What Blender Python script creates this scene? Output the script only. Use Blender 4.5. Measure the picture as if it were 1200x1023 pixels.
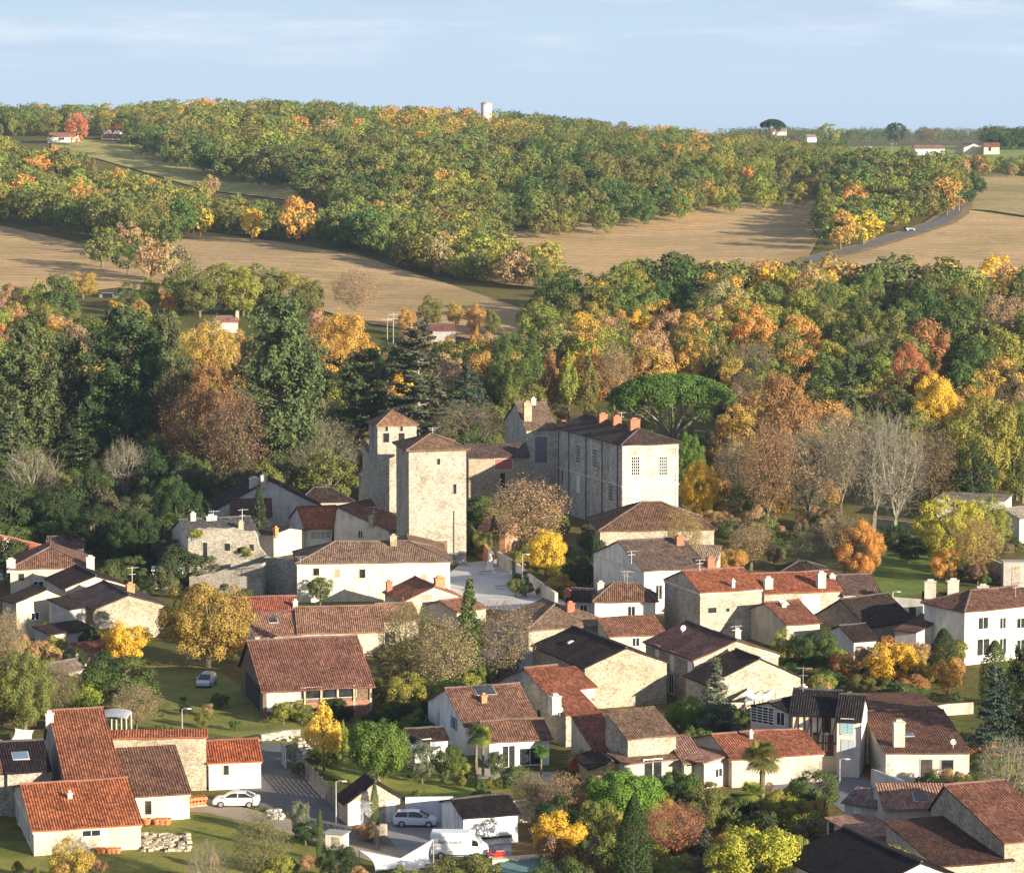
import bpy, bmesh, math, random
import numpy as np
from mathutils import Vector, Matrix
R = math.radians
rng = np.random.default_rng(7)
random.seed(7)
for o in list(bpy.data.objects): bpy.data.objects.remove(o)
S = bpy.context.scene
COL = S.collection

# ------------------------------------------------------------------ camera
F = 3400.0                 # focal length in photograph pixels (1200 wide)
CAMZ = 65.0
PITCH = math.atan((511.5-155)/F)
cd = bpy.data.cameras.new('camera'); cam = bpy.data.objects.new('camera', cd); COL.objects.link(cam)
cam.location = (0, 0, CAMZ); cam.rotation_euler = (R(90)-PITCH, 0, 0)
cd.sensor_width = 36; cd.lens = F/1200*36; cd.clip_start = 1; cd.clip_end = 30000
S.camera = cam
# ------------------------------------------------------------------ light
SUN_EL, SUN_AZ = R(13.8), R(131)      # azimuth of the sun, clockwise from +Y
S.view_settings.view_transform = 'Standard'; S.view_settings.look = 'None'
S.view_settings.gamma = 1; S.view_settings.exposure = 1.32
S.cycles.max_bounces = 5; S.cycles.diffuse_bounces = 3; S.cycles.glossy_bounces = 2
S.cycles.transmission_bounces = 3; S.cycles.transparent_max_bounces = 8; S.cycles.volume_bounces = 0
sd = bpy.data.lights.new('sun', 'SUN'); sun = bpy.data.objects.new('sun', sd); COL.objects.link(sun)
sd.energy = 5.0; sd.angle = R(0.55); sd.color = (1, 0.85, 0.63)
tosun = Vector((math.sin(SUN_AZ)*math.cos(SUN_EL), math.cos(SUN_AZ)*math.cos(SUN_EL), math.sin(SUN_EL)))
sun.rotation_euler = tosun.to_track_quat('Z', 'Y').to_euler()
sun.location = (300, -200, 200)
W = bpy.data.worlds.new('World'); S.world = W; W.use_nodes = True

class NT:
    """tiny helper to write node trees"""
    def __init__(s, tree):
        s.t = tree; s.n = tree.nodes; s.l = tree.links
    def new(s, kind, ins=None, **kw):
        nd = s.n.new(kind)
        for k, v in kw.items(): setattr(nd, k, v)
        if ins:
            for k, v in ins.items():
                sock = nd.inputs[k]
                if isinstance(v, bpy.types.NodeSocket): s.l.new(v, sock)
                else: sock.default_value = v
        return nd
    def math(s, op, a, b=0.0, clamp=False):
        nd = s.n.new('ShaderNodeMath'); nd.operation = op; nd.use_clamp = clamp
        for i, v in enumerate((a, b)):
            if isinstance(v, bpy.types.NodeSocket): s.l.new(v, nd.inputs[i])
            else: nd.inputs[i].default_value = v
        return nd.outputs[0]
    def mix(s, fac, a, b, bt='MIX'):
        nd = s.n.new('ShaderNodeMix'); nd.data_type = 'RGBA'; nd.blend_type = bt
        for sock, v in ((nd.inputs[0], fac), (nd.inputs[6], a), (nd.inputs[7], b)):
            if isinstance(v, bpy.types.NodeSocket): s.l.new(v, sock)
            elif isinstance(v, (int, float)): sock.default_value = v
            else: sock.default_value = (*v, 1) if len(v) == 3 else v
        return nd.outputs[2]
    def ramp(s, fac, stops, interp='LINEAR'):
        nd = s.n.new('ShaderNodeValToRGB'); s.l.new(fac, nd.inputs[0])
        e = nd.color_ramp; e.interpolation = interp
        while len(e.elements) < len(stops): e.elements.new(0.5)
        for el, (p, c) in zip(e.elements, stops):
            el.position = p; el.color = (*c, 1) if len(c) == 3 else c
        return nd.outputs[0]

w = NT(W.node_tree); bg = W.node_tree.nodes['Background']
sky = w.new('ShaderNodeTexSky', sky_type='NISHITA', sun_disc=False, sun_elevation=SUN_EL, sun_rotation=SUN_AZ,
            altitude=150, air_density=1.0, dust_density=0.6, ozone_density=1.6)
tc = w.new('ShaderNodeTexCoord')
mp = w.new('ShaderNodeMapping', {'Vector': tc.outputs['Generated'], 'Scale': (9, 9, 62)})
n1 = w.new('ShaderNodeTexNoise', {'Vector': mp.outputs[0], 'Scale': 1.3, 'Detail': 7, 'Roughness': 0.55, 'Distortion': 0.3})
cl = w.ramp(n1.outputs[0], [(0.46, (0, 0, 0)), (0.58, (1, 1, 1))])
sep = w.new('ShaderNodeSeparateXYZ', {'Vector': tc.outputs['Generated']})
up = w.math('MULTIPLY', w.math('SUBTRACT', sep.outputs[2], 0.012), 12, clamp=True)
n2 = w.new('ShaderNodeTexNoise', {'Vector': mp.outputs[0], 'Scale': 2.1, 'Detail': 5})
ccol = w.mix(w.ramp(n2.outputs[0], [(0.35, (0, 0, 0)), (0.65, (1, 1, 1))]), (4.3, 4.9, 6.7), (9.6, 9.6, 9.8))
low = w.math('SUBTRACT', 1.55, w.math('MULTIPLY', w.math('ABSOLUTE', sep.outputs[2]), 14.0), clamp=True)
veil = w.mix(w.math('ADD', 0.12, w.math('MULTIPLY', low, 0.80)), w.mix(1.0, sky.outputs[0], (0.60, 0.70, 0.92), 'MULTIPLY'), (4.85, 6.1, 7.6))
skyc = w.mix(w.math('MULTIPLY', w.math('MULTIPLY', cl, up), 0.85), veil, ccol)
w.l.new(skyc, bg.inputs[0]); bg.inputs[1].default_value = 0.05

# ------------------------------------------------------------------ pixel <-> place
cth, sth = math.cos(PITCH), math.sin(PITCH)
def proj(P):
    x, y, z = P[0], P[1], P[2]-CAMZ
    f = y*cth - z*sth; u = y*sth + z*cth
    return 600+F*x/f, 511.5-F*u/f
def ray(px, py):
    a = (px-600)/F; b = (511.5-py)/F
    return np.array([a, cth+b*sth, -sth+b*cth])
def at_z(px, py, z=0.0):
    d = ray(px, py); t = (z-CAMZ)/d[2]
    return np.array([d[0]*t, d[1]*t, z])
def at_Y(px, py, Y):
    d = ray(px, py); t = Y/d[1]
    return np.array([d[0]*t, Y, CAMZ+d[2]*t])

# ------------------------------------------------------------------ terrain
GP = [  # pixel of the ground, distance from the viewer
 (0,345,800),(370,345,800),(600,380,720),(0,265,1030),(150,305,900),(190,275,1000),(330,285,960),(420,300,900),
 (560,285,980),(700,270,1020),(850,248,1080),(980,243,1100),(620,325,880),(900,318,880),(930,315,885),
 (1110,262,1010),(1130,245,1060),(1200,252,1050),(1000,315,880),(1200,314,890),(1150,216,1200),(1200,220,1180),
 (960,178,1600),(1090,183,1500),(1200,181,1550),(1050,172,2000),(1200,172,2000),(110,168,1400),(190,180,1360),(300,225,1180),
 (200,205,1250),(-150,345,800),(-150,265,1030),(1350,314,890),(1350,250,1050),(1350,181,1550),(1350,220,1180)]
GX = [(-260,1600,68),(-160,1620,68),(-60,1500,65),(-110,1450,64),(0,1450,62.5),(90,1450,55),(140,1350,50),(150,1150,43),
 (-230,1250,50),(-330,1300,52),(-300,1600,68),(-500,1600,68),(0,1250,50),(-90,1180,45),(60,1100,40),
 (-900,2000,62),(0,2000,60),(900,2000,56),(-1500,4000,60),(0,4000,59),(1500,4000,58),(0,3000,56),(-900,3000,58),(900,3000,55)]
for xx in (-400,-200,-100,0,100,200,400):
    GX += [(xx,600,6),(xx,700,14.5),(xx,520,1.2),(xx,450,0)]
pts = [at_Y(*g) for g in GP]+[np.array(g, float) for g in GX]
TP = np.array(pts); TS = 500.0
def _U(r2): return 0.5*r2*np.log(np.maximum(r2, 1e-12))
_A = TP[:, :2]/TS
_n = len(TP); _K = _U(((_A[:, None]-_A[None])**2).sum(2))+np.eye(_n)*2e-3
_Pm = np.c_[np.ones(_n), _A]
_M = np.block([[_K, _Pm], [_Pm.T, np.zeros((3, 3))]])
_W = np.linalg.solve(_M, np.r_[TP[:, 2], 0, 0, 0])
def height(X, Y):
    X = np.atleast_1d(np.asarray(X, float)); Y = np.atleast_1d(np.asarray(Y, float))
    sh = X.shape; q = np.c_[np.clip(X.ravel(), -1500, 1500), np.clip(Y.ravel(), 300, 4200)]/TS
    z = _U(((q[:, None]-_A[None])**2).sum(2))@_W[:_n] + _W[_n]+q@_W[_n+1:]
    Yr = Y.ravel(); t = np.clip((Yr-490)/90, 0, 1); t = t*t*(3-2*t)
    f = np.clip((Yr-4000)/1500, 0, 1)
    z = z*(1-f)+57*f
    return (z*t).reshape(sh)
def h1(x, y): return float(height([x], [y])[0])
def ground_at(px, py):
    d = ray(px, py); Ys = np.concatenate([np.arange(200, 1700, 4.0), np.arange(1700, 5500, 25.0)]); t = Ys/d[1]
    X = d[0]*t; Z = CAMZ+d[2]*t; H = height(X, Ys); k = np.where(Z-H <= 0)[0]
    if len(k) == 0: return np.array([X[-1], Ys[-1], H[-1]])
    k = k[0]
    if k == 0: return np.array([X[0], Ys[0], H[0]])
    a = (Z-H)[k-1]; b = (Z-H)[k]; s = a/(a-b); y = Ys[k-1]+(Ys[k]-Ys[k-1])*s; tt = y/d[1]
    return np.array([d[0]*tt, y, h1(d[0]*tt, y)])

# ------------------------------------------------------------------ object helpers
def tag(o, label=None, cat=None, group=None, kind=None):
    if label: o['label'] = label
    if cat: o['category'] = cat
    if group: o['group'] = group
    if kind: o['kind'] = kind
    return o
def empty(name, loc, rz=0, **kw):
    o = bpy.data.objects.new(name, None); COL.objects.link(o); o.location = loc; o.rotation_euler = (0, 0, rz)
    o.empty_display_size = 0.5
    return tag(o, **kw)
def meshobj(name, me, parent=None, col=None, loc=None, **kw):
    o = bpy.data.objects.new(name, me); COL.objects.link(o)
    if parent is not None: o.parent = parent
    if col is not None: o.color = (*col, 1) if len(col) == 3 else col
    if loc is not None: o.location = loc
    return tag(o, **kw)
class MB:
    """mesh builder: verts, faces, uvs"""
    def __init__(s): s.v = []; s.f = []; s.uv = []; s.sm = False
    def face(s, pts, uv=None):
        k = len(s.v); s.v += [tuple(p) for p in pts]; s.f.append(tuple(range(k, k+len(pts))))
        s.uv += list(uv) if uv is not None else [(p[0]+p[1], p[2]) for p in pts]
        return s
    def box(s, c, size, rz=0.0, taper=1.0):
        x, y, z = [q/2 for q in size]; P = []
        cr, sr = math.cos(rz), math.sin(rz)
        for dz in (-1, 1):
            t = taper if dz > 0 else 1
            for dx, dy in ((-1, -1), (1, -1), (1, 1), (-1, 1)):
                X, Y = dx*x*t, dy*y*t
                P.append((c[0]+X*cr-Y*sr, c[1]+X*sr+Y*cr, c[2]+dz*z))
        for f in ((3, 2, 1, 0), (4, 5, 6, 7), (0, 1, 5, 4), (1, 2, 6, 5), (2, 3, 7, 6), (3, 0, 4, 7)):
            s.face([P[i] for i in f])
        return s
    def beam(s, a, b, wd=0.1, hd=None):
        a = Vector(a); b = Vector(b); d = (b-a); L = d.length
        if L < 1e-6: return s
        d.normalize(); upv = Vector((0, 0, 1)) if abs(d.z) < 0.95 else Vector((0, 1, 0))
        sx = d.cross(upv).normalized()*wd/2; sy = sx.cross(d).normalized()*(hd or wd)/2
        P = [p+q for p in (a, b) for q in (-sx-sy, sx-sy, sx+sy, -sx+sy)]
        for f in ((0, 1, 2, 3), (7, 6, 5, 4), (0, 4, 5, 1), (1, 5, 6, 2), (2, 6, 7, 3), (3, 7, 4, 0)): s.face([P[i] for i in f])
        return s
    def tube(s, pts, rad, n=6, cap=True):
        prev = None; rings = []
        for i, p in enumerate(pts):
            p = Vector(p); q = Vector(pts[min(i+1, len(pts)-1)]); r0 = Vector(pts[max(i-1, 0)]); d = (q-r0).normalized()
            a = d.cross(Vector((0.13, 0.21, 0.97) if abs(d.z) < 0.9 else (1, 0.1, 0))).normalized(); b = d.cross(a)
            r = rad[i] if hasattr(rad, '__len__') else rad
            rings.append([p+(a*math.cos(2*math.pi*k/n)+b*math.sin(2*math.pi*k/n))*r for k in range(n)])
        base = len(s.v)
        for rg in rings: s.v += [tuple(p) for p in rg]
        for i in range(len(rings)-1):
            for k in range(n):
                k2 = (k+1) % n
                s.f.append((base+i*n+k, base+i*n+k2, base+(i+1)*n+k2, base+(i+1)*n+k)); s.uv += [(0, 0)]*4
        if cap:
            s.f.append(tuple(base+(len(rings)-1)*n+k for k in range(n))); s.uv += [(0, 0)]*n
            s.f.append(tuple(base+n-1-k for k in range(n))); s.uv += [(0, 0)]*n
        return s
    def lathe(s, c, prof, n=16):
        base = len(s.v)
        for r, z in prof:
            s.v += [(c[0]+r*math.cos(2*math.pi*k/n), c[1]+r*math.sin(2*math.pi*k/n), c[2]+z) for k in range(n)]
        for i in range(len(prof)-1):
            for k in range(n):
                k2 = (k+1) % n; s.f.append((base+i*n+k, base+i*n+k2, base+(i+1)*n+k2, base+(i+1)*n+k)); s.uv += [(0, 0)]*4
        return s
    def build(s, name, mat, parent=None, col=None, smooth=False, loc=None, **kw):
        me = bpy.data.meshes.new(name); me.from_pydata(s.v, [], s.f)
        if len(s.uv) == sum(len(f) for f in s.f):
            ul = me.uv_layers.new(name='UVMap'); ul.data.foreach_set('uv', np.array(s.uv, 'f').ravel())
        me.materials.append(mat)
        if smooth: me.polygons.foreach_set('use_smooth', [True]*len(s.f))
        me.update()
        return meshobj(name, me, parent, col, loc, **kw)
def quads_mesh(name, V, mat, smooth=False, nv=4):
    """V: (n,nv,3) separate polygons"""
    n = len(V); me = bpy.data.meshes.new(name)
    me.vertices.add(n*nv); me.vertices.foreach_set('co', np.ascontiguousarray(V, 'f').ravel())
    me.loops.add(n*nv); me.loops.foreach_set('vertex_index', np.arange(n*nv, dtype='i'))
    me.polygons.add(n); me.polygons.foreach_set('loop_start', np.arange(0, n*nv, nv, dtype='i'))
    me.materials.append(mat); me.update(calc_edges=True)
    return me

# ------------------------------------------------------------------ materials
def mat(name):
    m = bpy.data.materials.new(name); m.use_nodes = True; t = NT(m.node_tree); return m, t, m.node_tree.nodes['Principled BSDF']
def oc(t): return t.new('ShaderNodeObjectInfo').outputs['Color']
def objco(t): return t.new('ShaderNodeTexCoord').outputs['Object']
def bump(t, h, dist, p, st=1.0):
    b = t.new('ShaderNodeBump', {'Height': h, 'Distance': dist, 'Strength': st}); t.l.new(b.outputs[0], p.inputs['Normal'])
M = {}
def mk_plaster():
    m, t, p = mat('plaster'); c = objco(t)
    n = t.new('ShaderNodeTexNoise', {'Vector': c, 'Scale': 0.55, 'Detail': 8, 'Roughness': 0.65})
    mp = t.new('ShaderNodeMapping', {'Vector': c, 'Scale': (0.9, 0.9, 0.2)})
    n2 = t.new('ShaderNodeTexNoise', {'Vector': mp.outputs[0], 'Scale': 1.0, 'Detail': 6})
    f = t.ramp(n.outputs[0], [(0.28, (0.60, 0.57, 0.52)), (0.42, (0.88, 0.86, 0.83)), (0.55, (1, 1, 1)), (0.75, (1.1, 1.07, 1.03))])
    g = t.ramp(n2.outputs[0], [(0.28, (0.72, 0.69, 0.64)), (0.48, (1, 1, 1))])
    col = t.mix(1.0, t.mix(1.0, oc(t), f, 'MULTIPLY'), g, 'MULTIPLY')
    t.l.new(col, p.inputs['Base Color']); p.inputs['Roughness'].default_value = 0.9
    n3 = t.new('ShaderNodeTexNoise', {'Vector': c, 'Scale': 9, 'Detail': 4}); bump(t, n3.outputs[0], 0.03, p)
    M['plaster'] = m
def mk_stone(name, sc, con, dist):
    m, t, p = mat(name); c = objco(t)
    mp = t.new('ShaderNodeMapping', {'Vector': c, 'Scale': (1, 1, 1.6)})
    nz = t.new('ShaderNodeTexNoise', {'Vector': mp.outputs[0], 'Scale': 2.0, 'Detail': 2})
    vv = t.new('ShaderNodeVectorMath', {0: mp.outputs[0], 1: nz.outputs[1]}, operation='ADD')
    v = t.new('ShaderNodeTexVoronoi', {'Vector': vv.outputs[0], 'Scale': sc}); 
    e = t.new('ShaderNodeTexVoronoi', {'Vector': vv.outputs[0], 'Scale': sc}, feature='DISTANCE_TO_EDGE')
    hsv = t.new('ShaderNodeSeparateColor', {0: v.outputs['Color']})
    val = t.ramp(hsv.outputs[0], [(0.1, (1-con*1.15,)*3), (0.5, (1, 0.98, 0.95)), (0.9, (1+con*0.7, 1+con*0.62, 1+con*0.5))])
    big = t.new('ShaderNodeTexNoise', {'Vector': c, 'Scale': 0.35, 'Detail': 9, 'Roughness': 0.7})
    st = t.ramp(big.outputs[0], [(0.34, (0.62, 0.60, 0.56)), (0.48, (0.93, 0.92, 0.90)), (0.55, (1, 1, 1)), (0.7, (1.15, 1.11, 1.05))])
    mort = t.ramp(e.outputs['Distance'], [(0.0, (0.62, 0.6, 0.58)), (0.07, (1, 1, 1))])
    col = t.mix(1.0, t.mix(1.0, oc(t), val, 'MULTIPLY'), st, 'MULTIPLY'); col = t.mix(1.0, col, mort, 'MULTIPLY')
    t.l.new(col, p.inputs['Base Color']); p.inputs['Roughness'].default_value = 0.92
    h = t.math('ADD', t.math('MINIMUM', e.outputs['Distance'], 0.12), t.math('MULTIPLY', hsv.outputs[1], 0.12))
    bump(t, h, dist, p); M[name] = m
def mk_roof():
    m, t, p = mat('canal_tile'); uv = t.new('ShaderNodeUVMap').outputs[0]
    sp = t.new('ShaderNodeSeparateXYZ', {0: uv})
    PU, PV = 0.26, 0.38
    br = t.new('ShaderNodeTexBrick', {'Vector': uv, 'Color1': (0, 0, 0, 1), 'Color2': (1, 1, 1, 1), 'Mortar': (0.5, 0.5, 0.5, 1), 'Scale': 1.0, 'Mortar Size': 0.0, 'Brick Width': PU, 'Row Height': PV, 'Bias': 0.0})
    br.offset = 0.0
    tile = t.new('ShaderNodeTexNoise', {'Vector': br.outputs[0], 'Scale': 1})
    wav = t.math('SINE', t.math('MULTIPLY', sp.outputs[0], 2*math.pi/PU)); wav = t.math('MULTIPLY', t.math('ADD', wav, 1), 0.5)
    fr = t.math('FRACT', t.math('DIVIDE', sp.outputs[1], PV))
    big = t.new('ShaderNodeTexNoise', {'Vector': objco(t), 'Scale': 0.45, 'Detail': 8, 'Roughness': 0.7})
    fine = t.new('ShaderNodeTexNoise', {'Vector': objco(t), 'Scale': 5, 'Detail': 4, 'Roughness': 0.7})
    bs = t.new('ShaderNodeSeparateColor', {0: br.outputs[0]})
    v1 = t.ramp(bs.outputs[0], [(0, (0.62, 0.6, 0.6)), (0.5, (1, 1, 1)), (1, (1.45, 1.4, 1.35))])
    v2 = t.ramp(big.outputs[0], [(0.3, (0.55, 0.53, 0.52)), (0.52, (1, 1, 1)), (0.72, (1.25, 1.2, 1.15))])
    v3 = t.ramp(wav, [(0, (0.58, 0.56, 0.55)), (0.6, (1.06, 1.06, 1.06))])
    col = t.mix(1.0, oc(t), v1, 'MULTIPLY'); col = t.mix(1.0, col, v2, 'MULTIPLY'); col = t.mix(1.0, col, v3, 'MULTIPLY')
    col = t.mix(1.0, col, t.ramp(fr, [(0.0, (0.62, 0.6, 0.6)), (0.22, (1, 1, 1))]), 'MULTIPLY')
    al = t.new('ShaderNodeObjectInfo').outputs['Alpha']       # alpha below 1: lichen amount
    li = t.ramp(fine.outputs[0], [(0.57, (0, 0, 0)), (0.66, (1, 1, 1))])
    lf = t.math('MULTIPLY', t.math('SUBTRACT', 1.0, al), li, clamp=True)
    col = t.mix(lf, col, (0.32, 0.29, 0.25))
    t.l.new(col, p.inputs['Base Color']); p.inputs['Roughness'].default_value = 0.85
    h = t.math('ADD', wav, t.math('MULTIPLY', fr, -0.5)); h = t.math('ADD', h, t.math('MULTIPLY', bs.outputs[0], 0.5))
    bump(t, h, 0.06, p); M['tile'] = m
def mk_plain(name, rough=0.8, var=0.15, sc=3.0, metal=0.0, bd=0.01):
    m, t, p = mat(name); n = t.new('ShaderNodeTexNoise', {'Vector': objco(t), 'Scale': sc, 'Detail': 6})
    f = t.ramp(n.outputs[0], [(0.25, (1-var*1.6,)*3), (0.7, (1+var,)*3)])
    t.l.new(t.mix(1.0, oc(t), f, 'MULTIPLY'), p.inputs['Base Color']); p.inputs['Roughness'].default_value = rough
    p.inputs['Metallic'].default_value = metal
    if bd: bump(t, n.outputs[0], bd, p)
    M[name] = m
def mk_leaf():
    for nm in ('foliage', 'forest_foliage'):
        m, t, p = mat(nm)
        if nm == 'foliage': base = oc(t)
        else: base = t.new('ShaderNodeAttribute', attribute_name='Col').outputs[0]
        isl = t.new('ShaderNodeNewGeometry').outputs['Random Per Island']
        n = t.new('ShaderNodeTexNoise', {'Vector': objco(t), 'Scale': 0.55 if nm == 'foliage' else 0.12, 'Detail': 3})
        hs = t.new('ShaderNodeHueSaturation', {'Hue': t.math('ADD', 0.47, t.math('MULTIPLY', n.outputs[0], 0.06)),
             'Saturation': t.math('ADD', 0.85, t.math('MULTIPLY', isl, 0.2)), 'Value': t.math('ADD', 0.78, t.math('MULTIPLY', isl, 0.55)), 'Color': base})
        p.inputs['Roughness'].default_value = 0.75; p.inputs['Specular IOR Level'].default_value = 0.25
        t.l.new(hs.outputs[0], p.inputs['Base Color'])
        tr = t.new('ShaderNodeBsdfTranslucent', {'Color': hs.outputs[0]})
        mx = t.new('ShaderNodeMixShader', {0: 0.32, 1: p.outputs[0], 2: tr.outputs[0]})
        t.l.new(mx.outputs[0], m.node_tree.nodes['Material Output'].inputs[0])
        M[nm] = m
def mk_ground():
    m, t, p = mat('ground'); c = objco(t)
    a = t.new('ShaderNodeTexNoise', {'Vector': c, 'Scale': 0.02, 'Detail': 8, 'Roughness': 0.65})
    b = t.new('ShaderNodeTexNoise', {'Vector': c, 'Scale': 0.6, 'Detail': 8, 'Roughness': 0.75})
    ca = t.ramp(a.outputs[0], [(0.35, (0.075, 0.095, 0.025)), (0.5, (0.12, 0.115, 0.04)), (0.66, (0.17, 0.125, 0.055))])
    cb = t.ramp(b.outputs[0], [(0.3, (0.5, 0.5, 0.5)), (0.7, (1.4, 1.35, 1.2))])
    t.l.new(t.mix(1.0, ca, cb, 'MULTIPLY'), p.inputs['Base Color']); p.inputs['Roughness'].default_value = 0.95
    bump(t, b.outputs[0], 0.3, p); M['ground'] = m
    m, t, p = mat('tilled_field'); c = objco(t)
    mp = t.new('ShaderNodeMapping', {'Vector': c, 'Rotation': (0, 0, R(28)), 'Scale': (0.014, 0.20, 0.05)})
    a = t.new('ShaderNodeTexNoise', {'Vector': mp.outputs[0], 'Scale': 1.0, 'Detail': 8, 'Roughness': 0.7})
    b = t.new('ShaderNodeTexNoise', {'Vector': c, 'Scale': 0.35, 'Detail': 9, 'Roughness': 0.8})
    ca = t.ramp(a.outputs[0], [(0.32, (0.66, 0.69, 0.66)), (0.45, (0.95, 0.95, 0.93)), (0.55, (1.02, 1, 1)), (0.68, (1.2, 1.16, 1.1))])
    cb = t.ramp(b.outputs[0], [(0.3, (0.7, 0.7, 0.7)), (0.7, (1.25, 1.25, 1.2))])
    mr = t.new('ShaderNodeMapping', {'Vector': c, 'Rotation': (0, 0, R(28))})
    wv = t.new('ShaderNodeTexWave', {'Vector': mr.outputs[0], 'Scale': 0.045, 'Distortion': 6.0, 'Detail': 3, 'Detail Scale': 0.4}, bands_direction='Y')
    pt = t.new('ShaderNodeTexNoise', {'Vector': c, 'Scale': 0.018, 'Detail': 6, 'Roughness': 0.6})
    cw = t.ramp(wv.outputs[0], [(0.0, (0.80, 0.79, 0.77)), (0.16, (1, 1, 1)), (1.0, (1.04, 1.03, 1.0))])
    cp = t.ramp(pt.outputs[0], [(0.36, (0.76, 0.80, 0.70)), (0.5, (1, 1, 1)), (0.66, (1.12, 1.06, 1.0))])
    cb = t.mix(1.0, t.mix(1.0, cb, cw, 'MULTIPLY'), cp, 'MULTIPLY')
    t.l.new(t.mix(1.0, t.mix(1.0, oc(t), ca, 'MULTIPLY'), cb, 'MULTIPLY'), p.inputs['Base Color']); p.inputs['Roughness'].default_value = 1.0
    bump(t, b.outputs[0], 0.5, p); M['field'] = m
    m, t, p = mat('lawn'); c = objco(t)
    a = t.new('ShaderNodeTexNoise', {'Vector': c, 'Scale': 0.18, 'Detail': 8, 'Roughness': 0.7})
    b = t.new('ShaderNodeTexNoise', {'Vector': c, 'Scale': 2.2, 'Detail': 9, 'Roughness': 0.85})
    ca = t.ramp(a.outputs[0], [(0.32, (0.55, 0.62, 0.6)), (0.5, (1, 1, 1)), (0.64, (1.35, 1.15, 1.2)), (0.75, (1.7, 1.25, 1.2))])
    cb = t.ramp(b.outputs[0], [(0.3, (0.6, 0.6, 0.6)), (0.7, (1.35, 1.35, 1.3))])
    t.l.new(t.mix(1.0, t.mix(1.0, oc(t), ca, 'MULTIPLY'), cb, 'MULTIPLY'), p.inputs['Base Color']); p.inputs['Roughness'].default_value = 1.0
    bump(t, b.outputs[0], 0.15, p); M['lawn'] = m
    m, t, p = mat('paving'); c = objco(t)
    a = t.new('ShaderNodeTexNoise', {'Vector': c, 'Scale': 0.4, 'Detail': 8, 'Roughness': 0.7})
    b = t.new('ShaderNodeTexNoise', {'Vector': c, 'Scale': 7.0, 'Detail': 6, 'Roughness': 0.8})
    ca = t.ramp(a.outputs[0], [(0.3, (0.72, 0.72, 0.72)), (0.5, (1, 1, 1)), (0.7, (1.18, 1.17, 1.15))])
    cb = t.ramp(b.outputs[0], [(0.3, (0.8, 0.8, 0.8)), (0.7, (1.2, 1.2, 1.2))])
    t.l.new(t.mix(1.0, t.mix(1.0, oc(t), ca, 'MULTIPLY'), cb, 'MULTIPLY'), p.inputs['Base Color']); p.inputs['Roughness'].default_value = 0.9
    bump(t, b.outputs[0], 0.02, p); M['paving'] = m
def mk_glass():
    m, t, p = mat('window_glass'); n = t.new('ShaderNodeTexNoise', {'Vector': objco(t), 'Scale': 1.5})
    t.l.new(t.ramp(n.outputs[0], [(0.3, (0.01, 0.012, 0.015)), (0.7, (0.04, 0.045, 0.05))]), p.inputs['Base Color'])
    p.inputs['Roughness'].default_value = 0.12; p.inputs['Specular IOR Level'].default_value = 0.6; M['glass'] = m
mk_plaster(); mk_stone('stone', 4.6, 0.32, 0.07); mk_stone('ashlar', 1.6, 0.16, 0.03); mk_roof(); mk_leaf(); mk_ground(); mk_glass()
mk_plain('paint', 0.5, 0.08, 1.2, 0, 0); mk_plain('wood', 0.85, 0.35, 2.5, 0, 0.02); mk_plain('metal', 0.4, 0.1, 2, 0.6, 0); mk_plain('bark', 0.95, 0.35, 4, 0, 0.05)
mk_plain('rubber', 0.9, 0.1, 3, 0, 0); mk_plain('cloth', 0.9, 0.08, 1, 0, 0.01); mk_plain('brick', 0.9, 0.35, 5, 0, 0.03)
for k_, v_ in (('tile', .12), ('plaster', .2), ('stone', .15), ('ashlar', .15), ('ground', .1), ('field', .1), ('lawn', .1), ('bark', .15), ('wood', .2), ('brick', .15), ('foliage', .12), ('forest_foliage', .12), ('paving', .25)):
    M[k_].node_tree.nodes['Principled BSDF'].inputs['Specular IOR Level'].default_value = v_
m, t, p = mat('car_paint'); t.l.new(oc(t), p.inputs['Base Color']); p.inputs['Roughness'].default_value = 0.3; p.inputs['Coat Weight'].default_value = 0.6; M['car'] = m
# ------------------------------------------------------------------ ground sheets
def terrain():
    ys = np.concatenate([np.linspace(-300, 400, 12), np.arange(420, 1700, 9.0), np.arange(1700, 4200, 60.0), np.linspace(4300, 16000, 14)])
    u = np.concatenate([np.linspace(-1, -0.34, 10)[:-1], np.linspace(-0.34, 0.34, 100), np.linspace(0.34, 1, 10)[1:]])
    XX = np.array([[uu*max(900, y*0.9+300) for uu in u] for y in ys]); YY = np.repeat(ys[:, None], len(u), 1)
    Z = height(XX, YY); V = np.stack([XX, YY, Z], -1); ny, nx = XX.shape
    me = bpy.data.meshes.new('ground'); idx = np.arange(ny*nx).reshape(ny, nx)
    Fc = np.stack([idx[:-1, :-1], idx[:-1, 1:], idx[1:, 1:], idx[1:, :-1]], -1).reshape(-1, 4)
    me.from_pydata(V.reshape(-1, 3).tolist(), [], Fc.tolist()); me.materials.append(M['ground'])
    me.polygons.foreach_set('use_smooth', [True]*len(Fc))
    meshobj('ground', me, kind='structure')
terrain()
def resample(pl, n):
    pl = np.array(pl, float); d = np.r_[0, np.cumsum(np.hypot(*np.diff(pl, axis=0).T))]
    s = np.linspace(0, d[-1], n); return np.c_[np.interp(s, d, pl[:, 0]), np.interp(s, d, pl[:, 1])]
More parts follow.
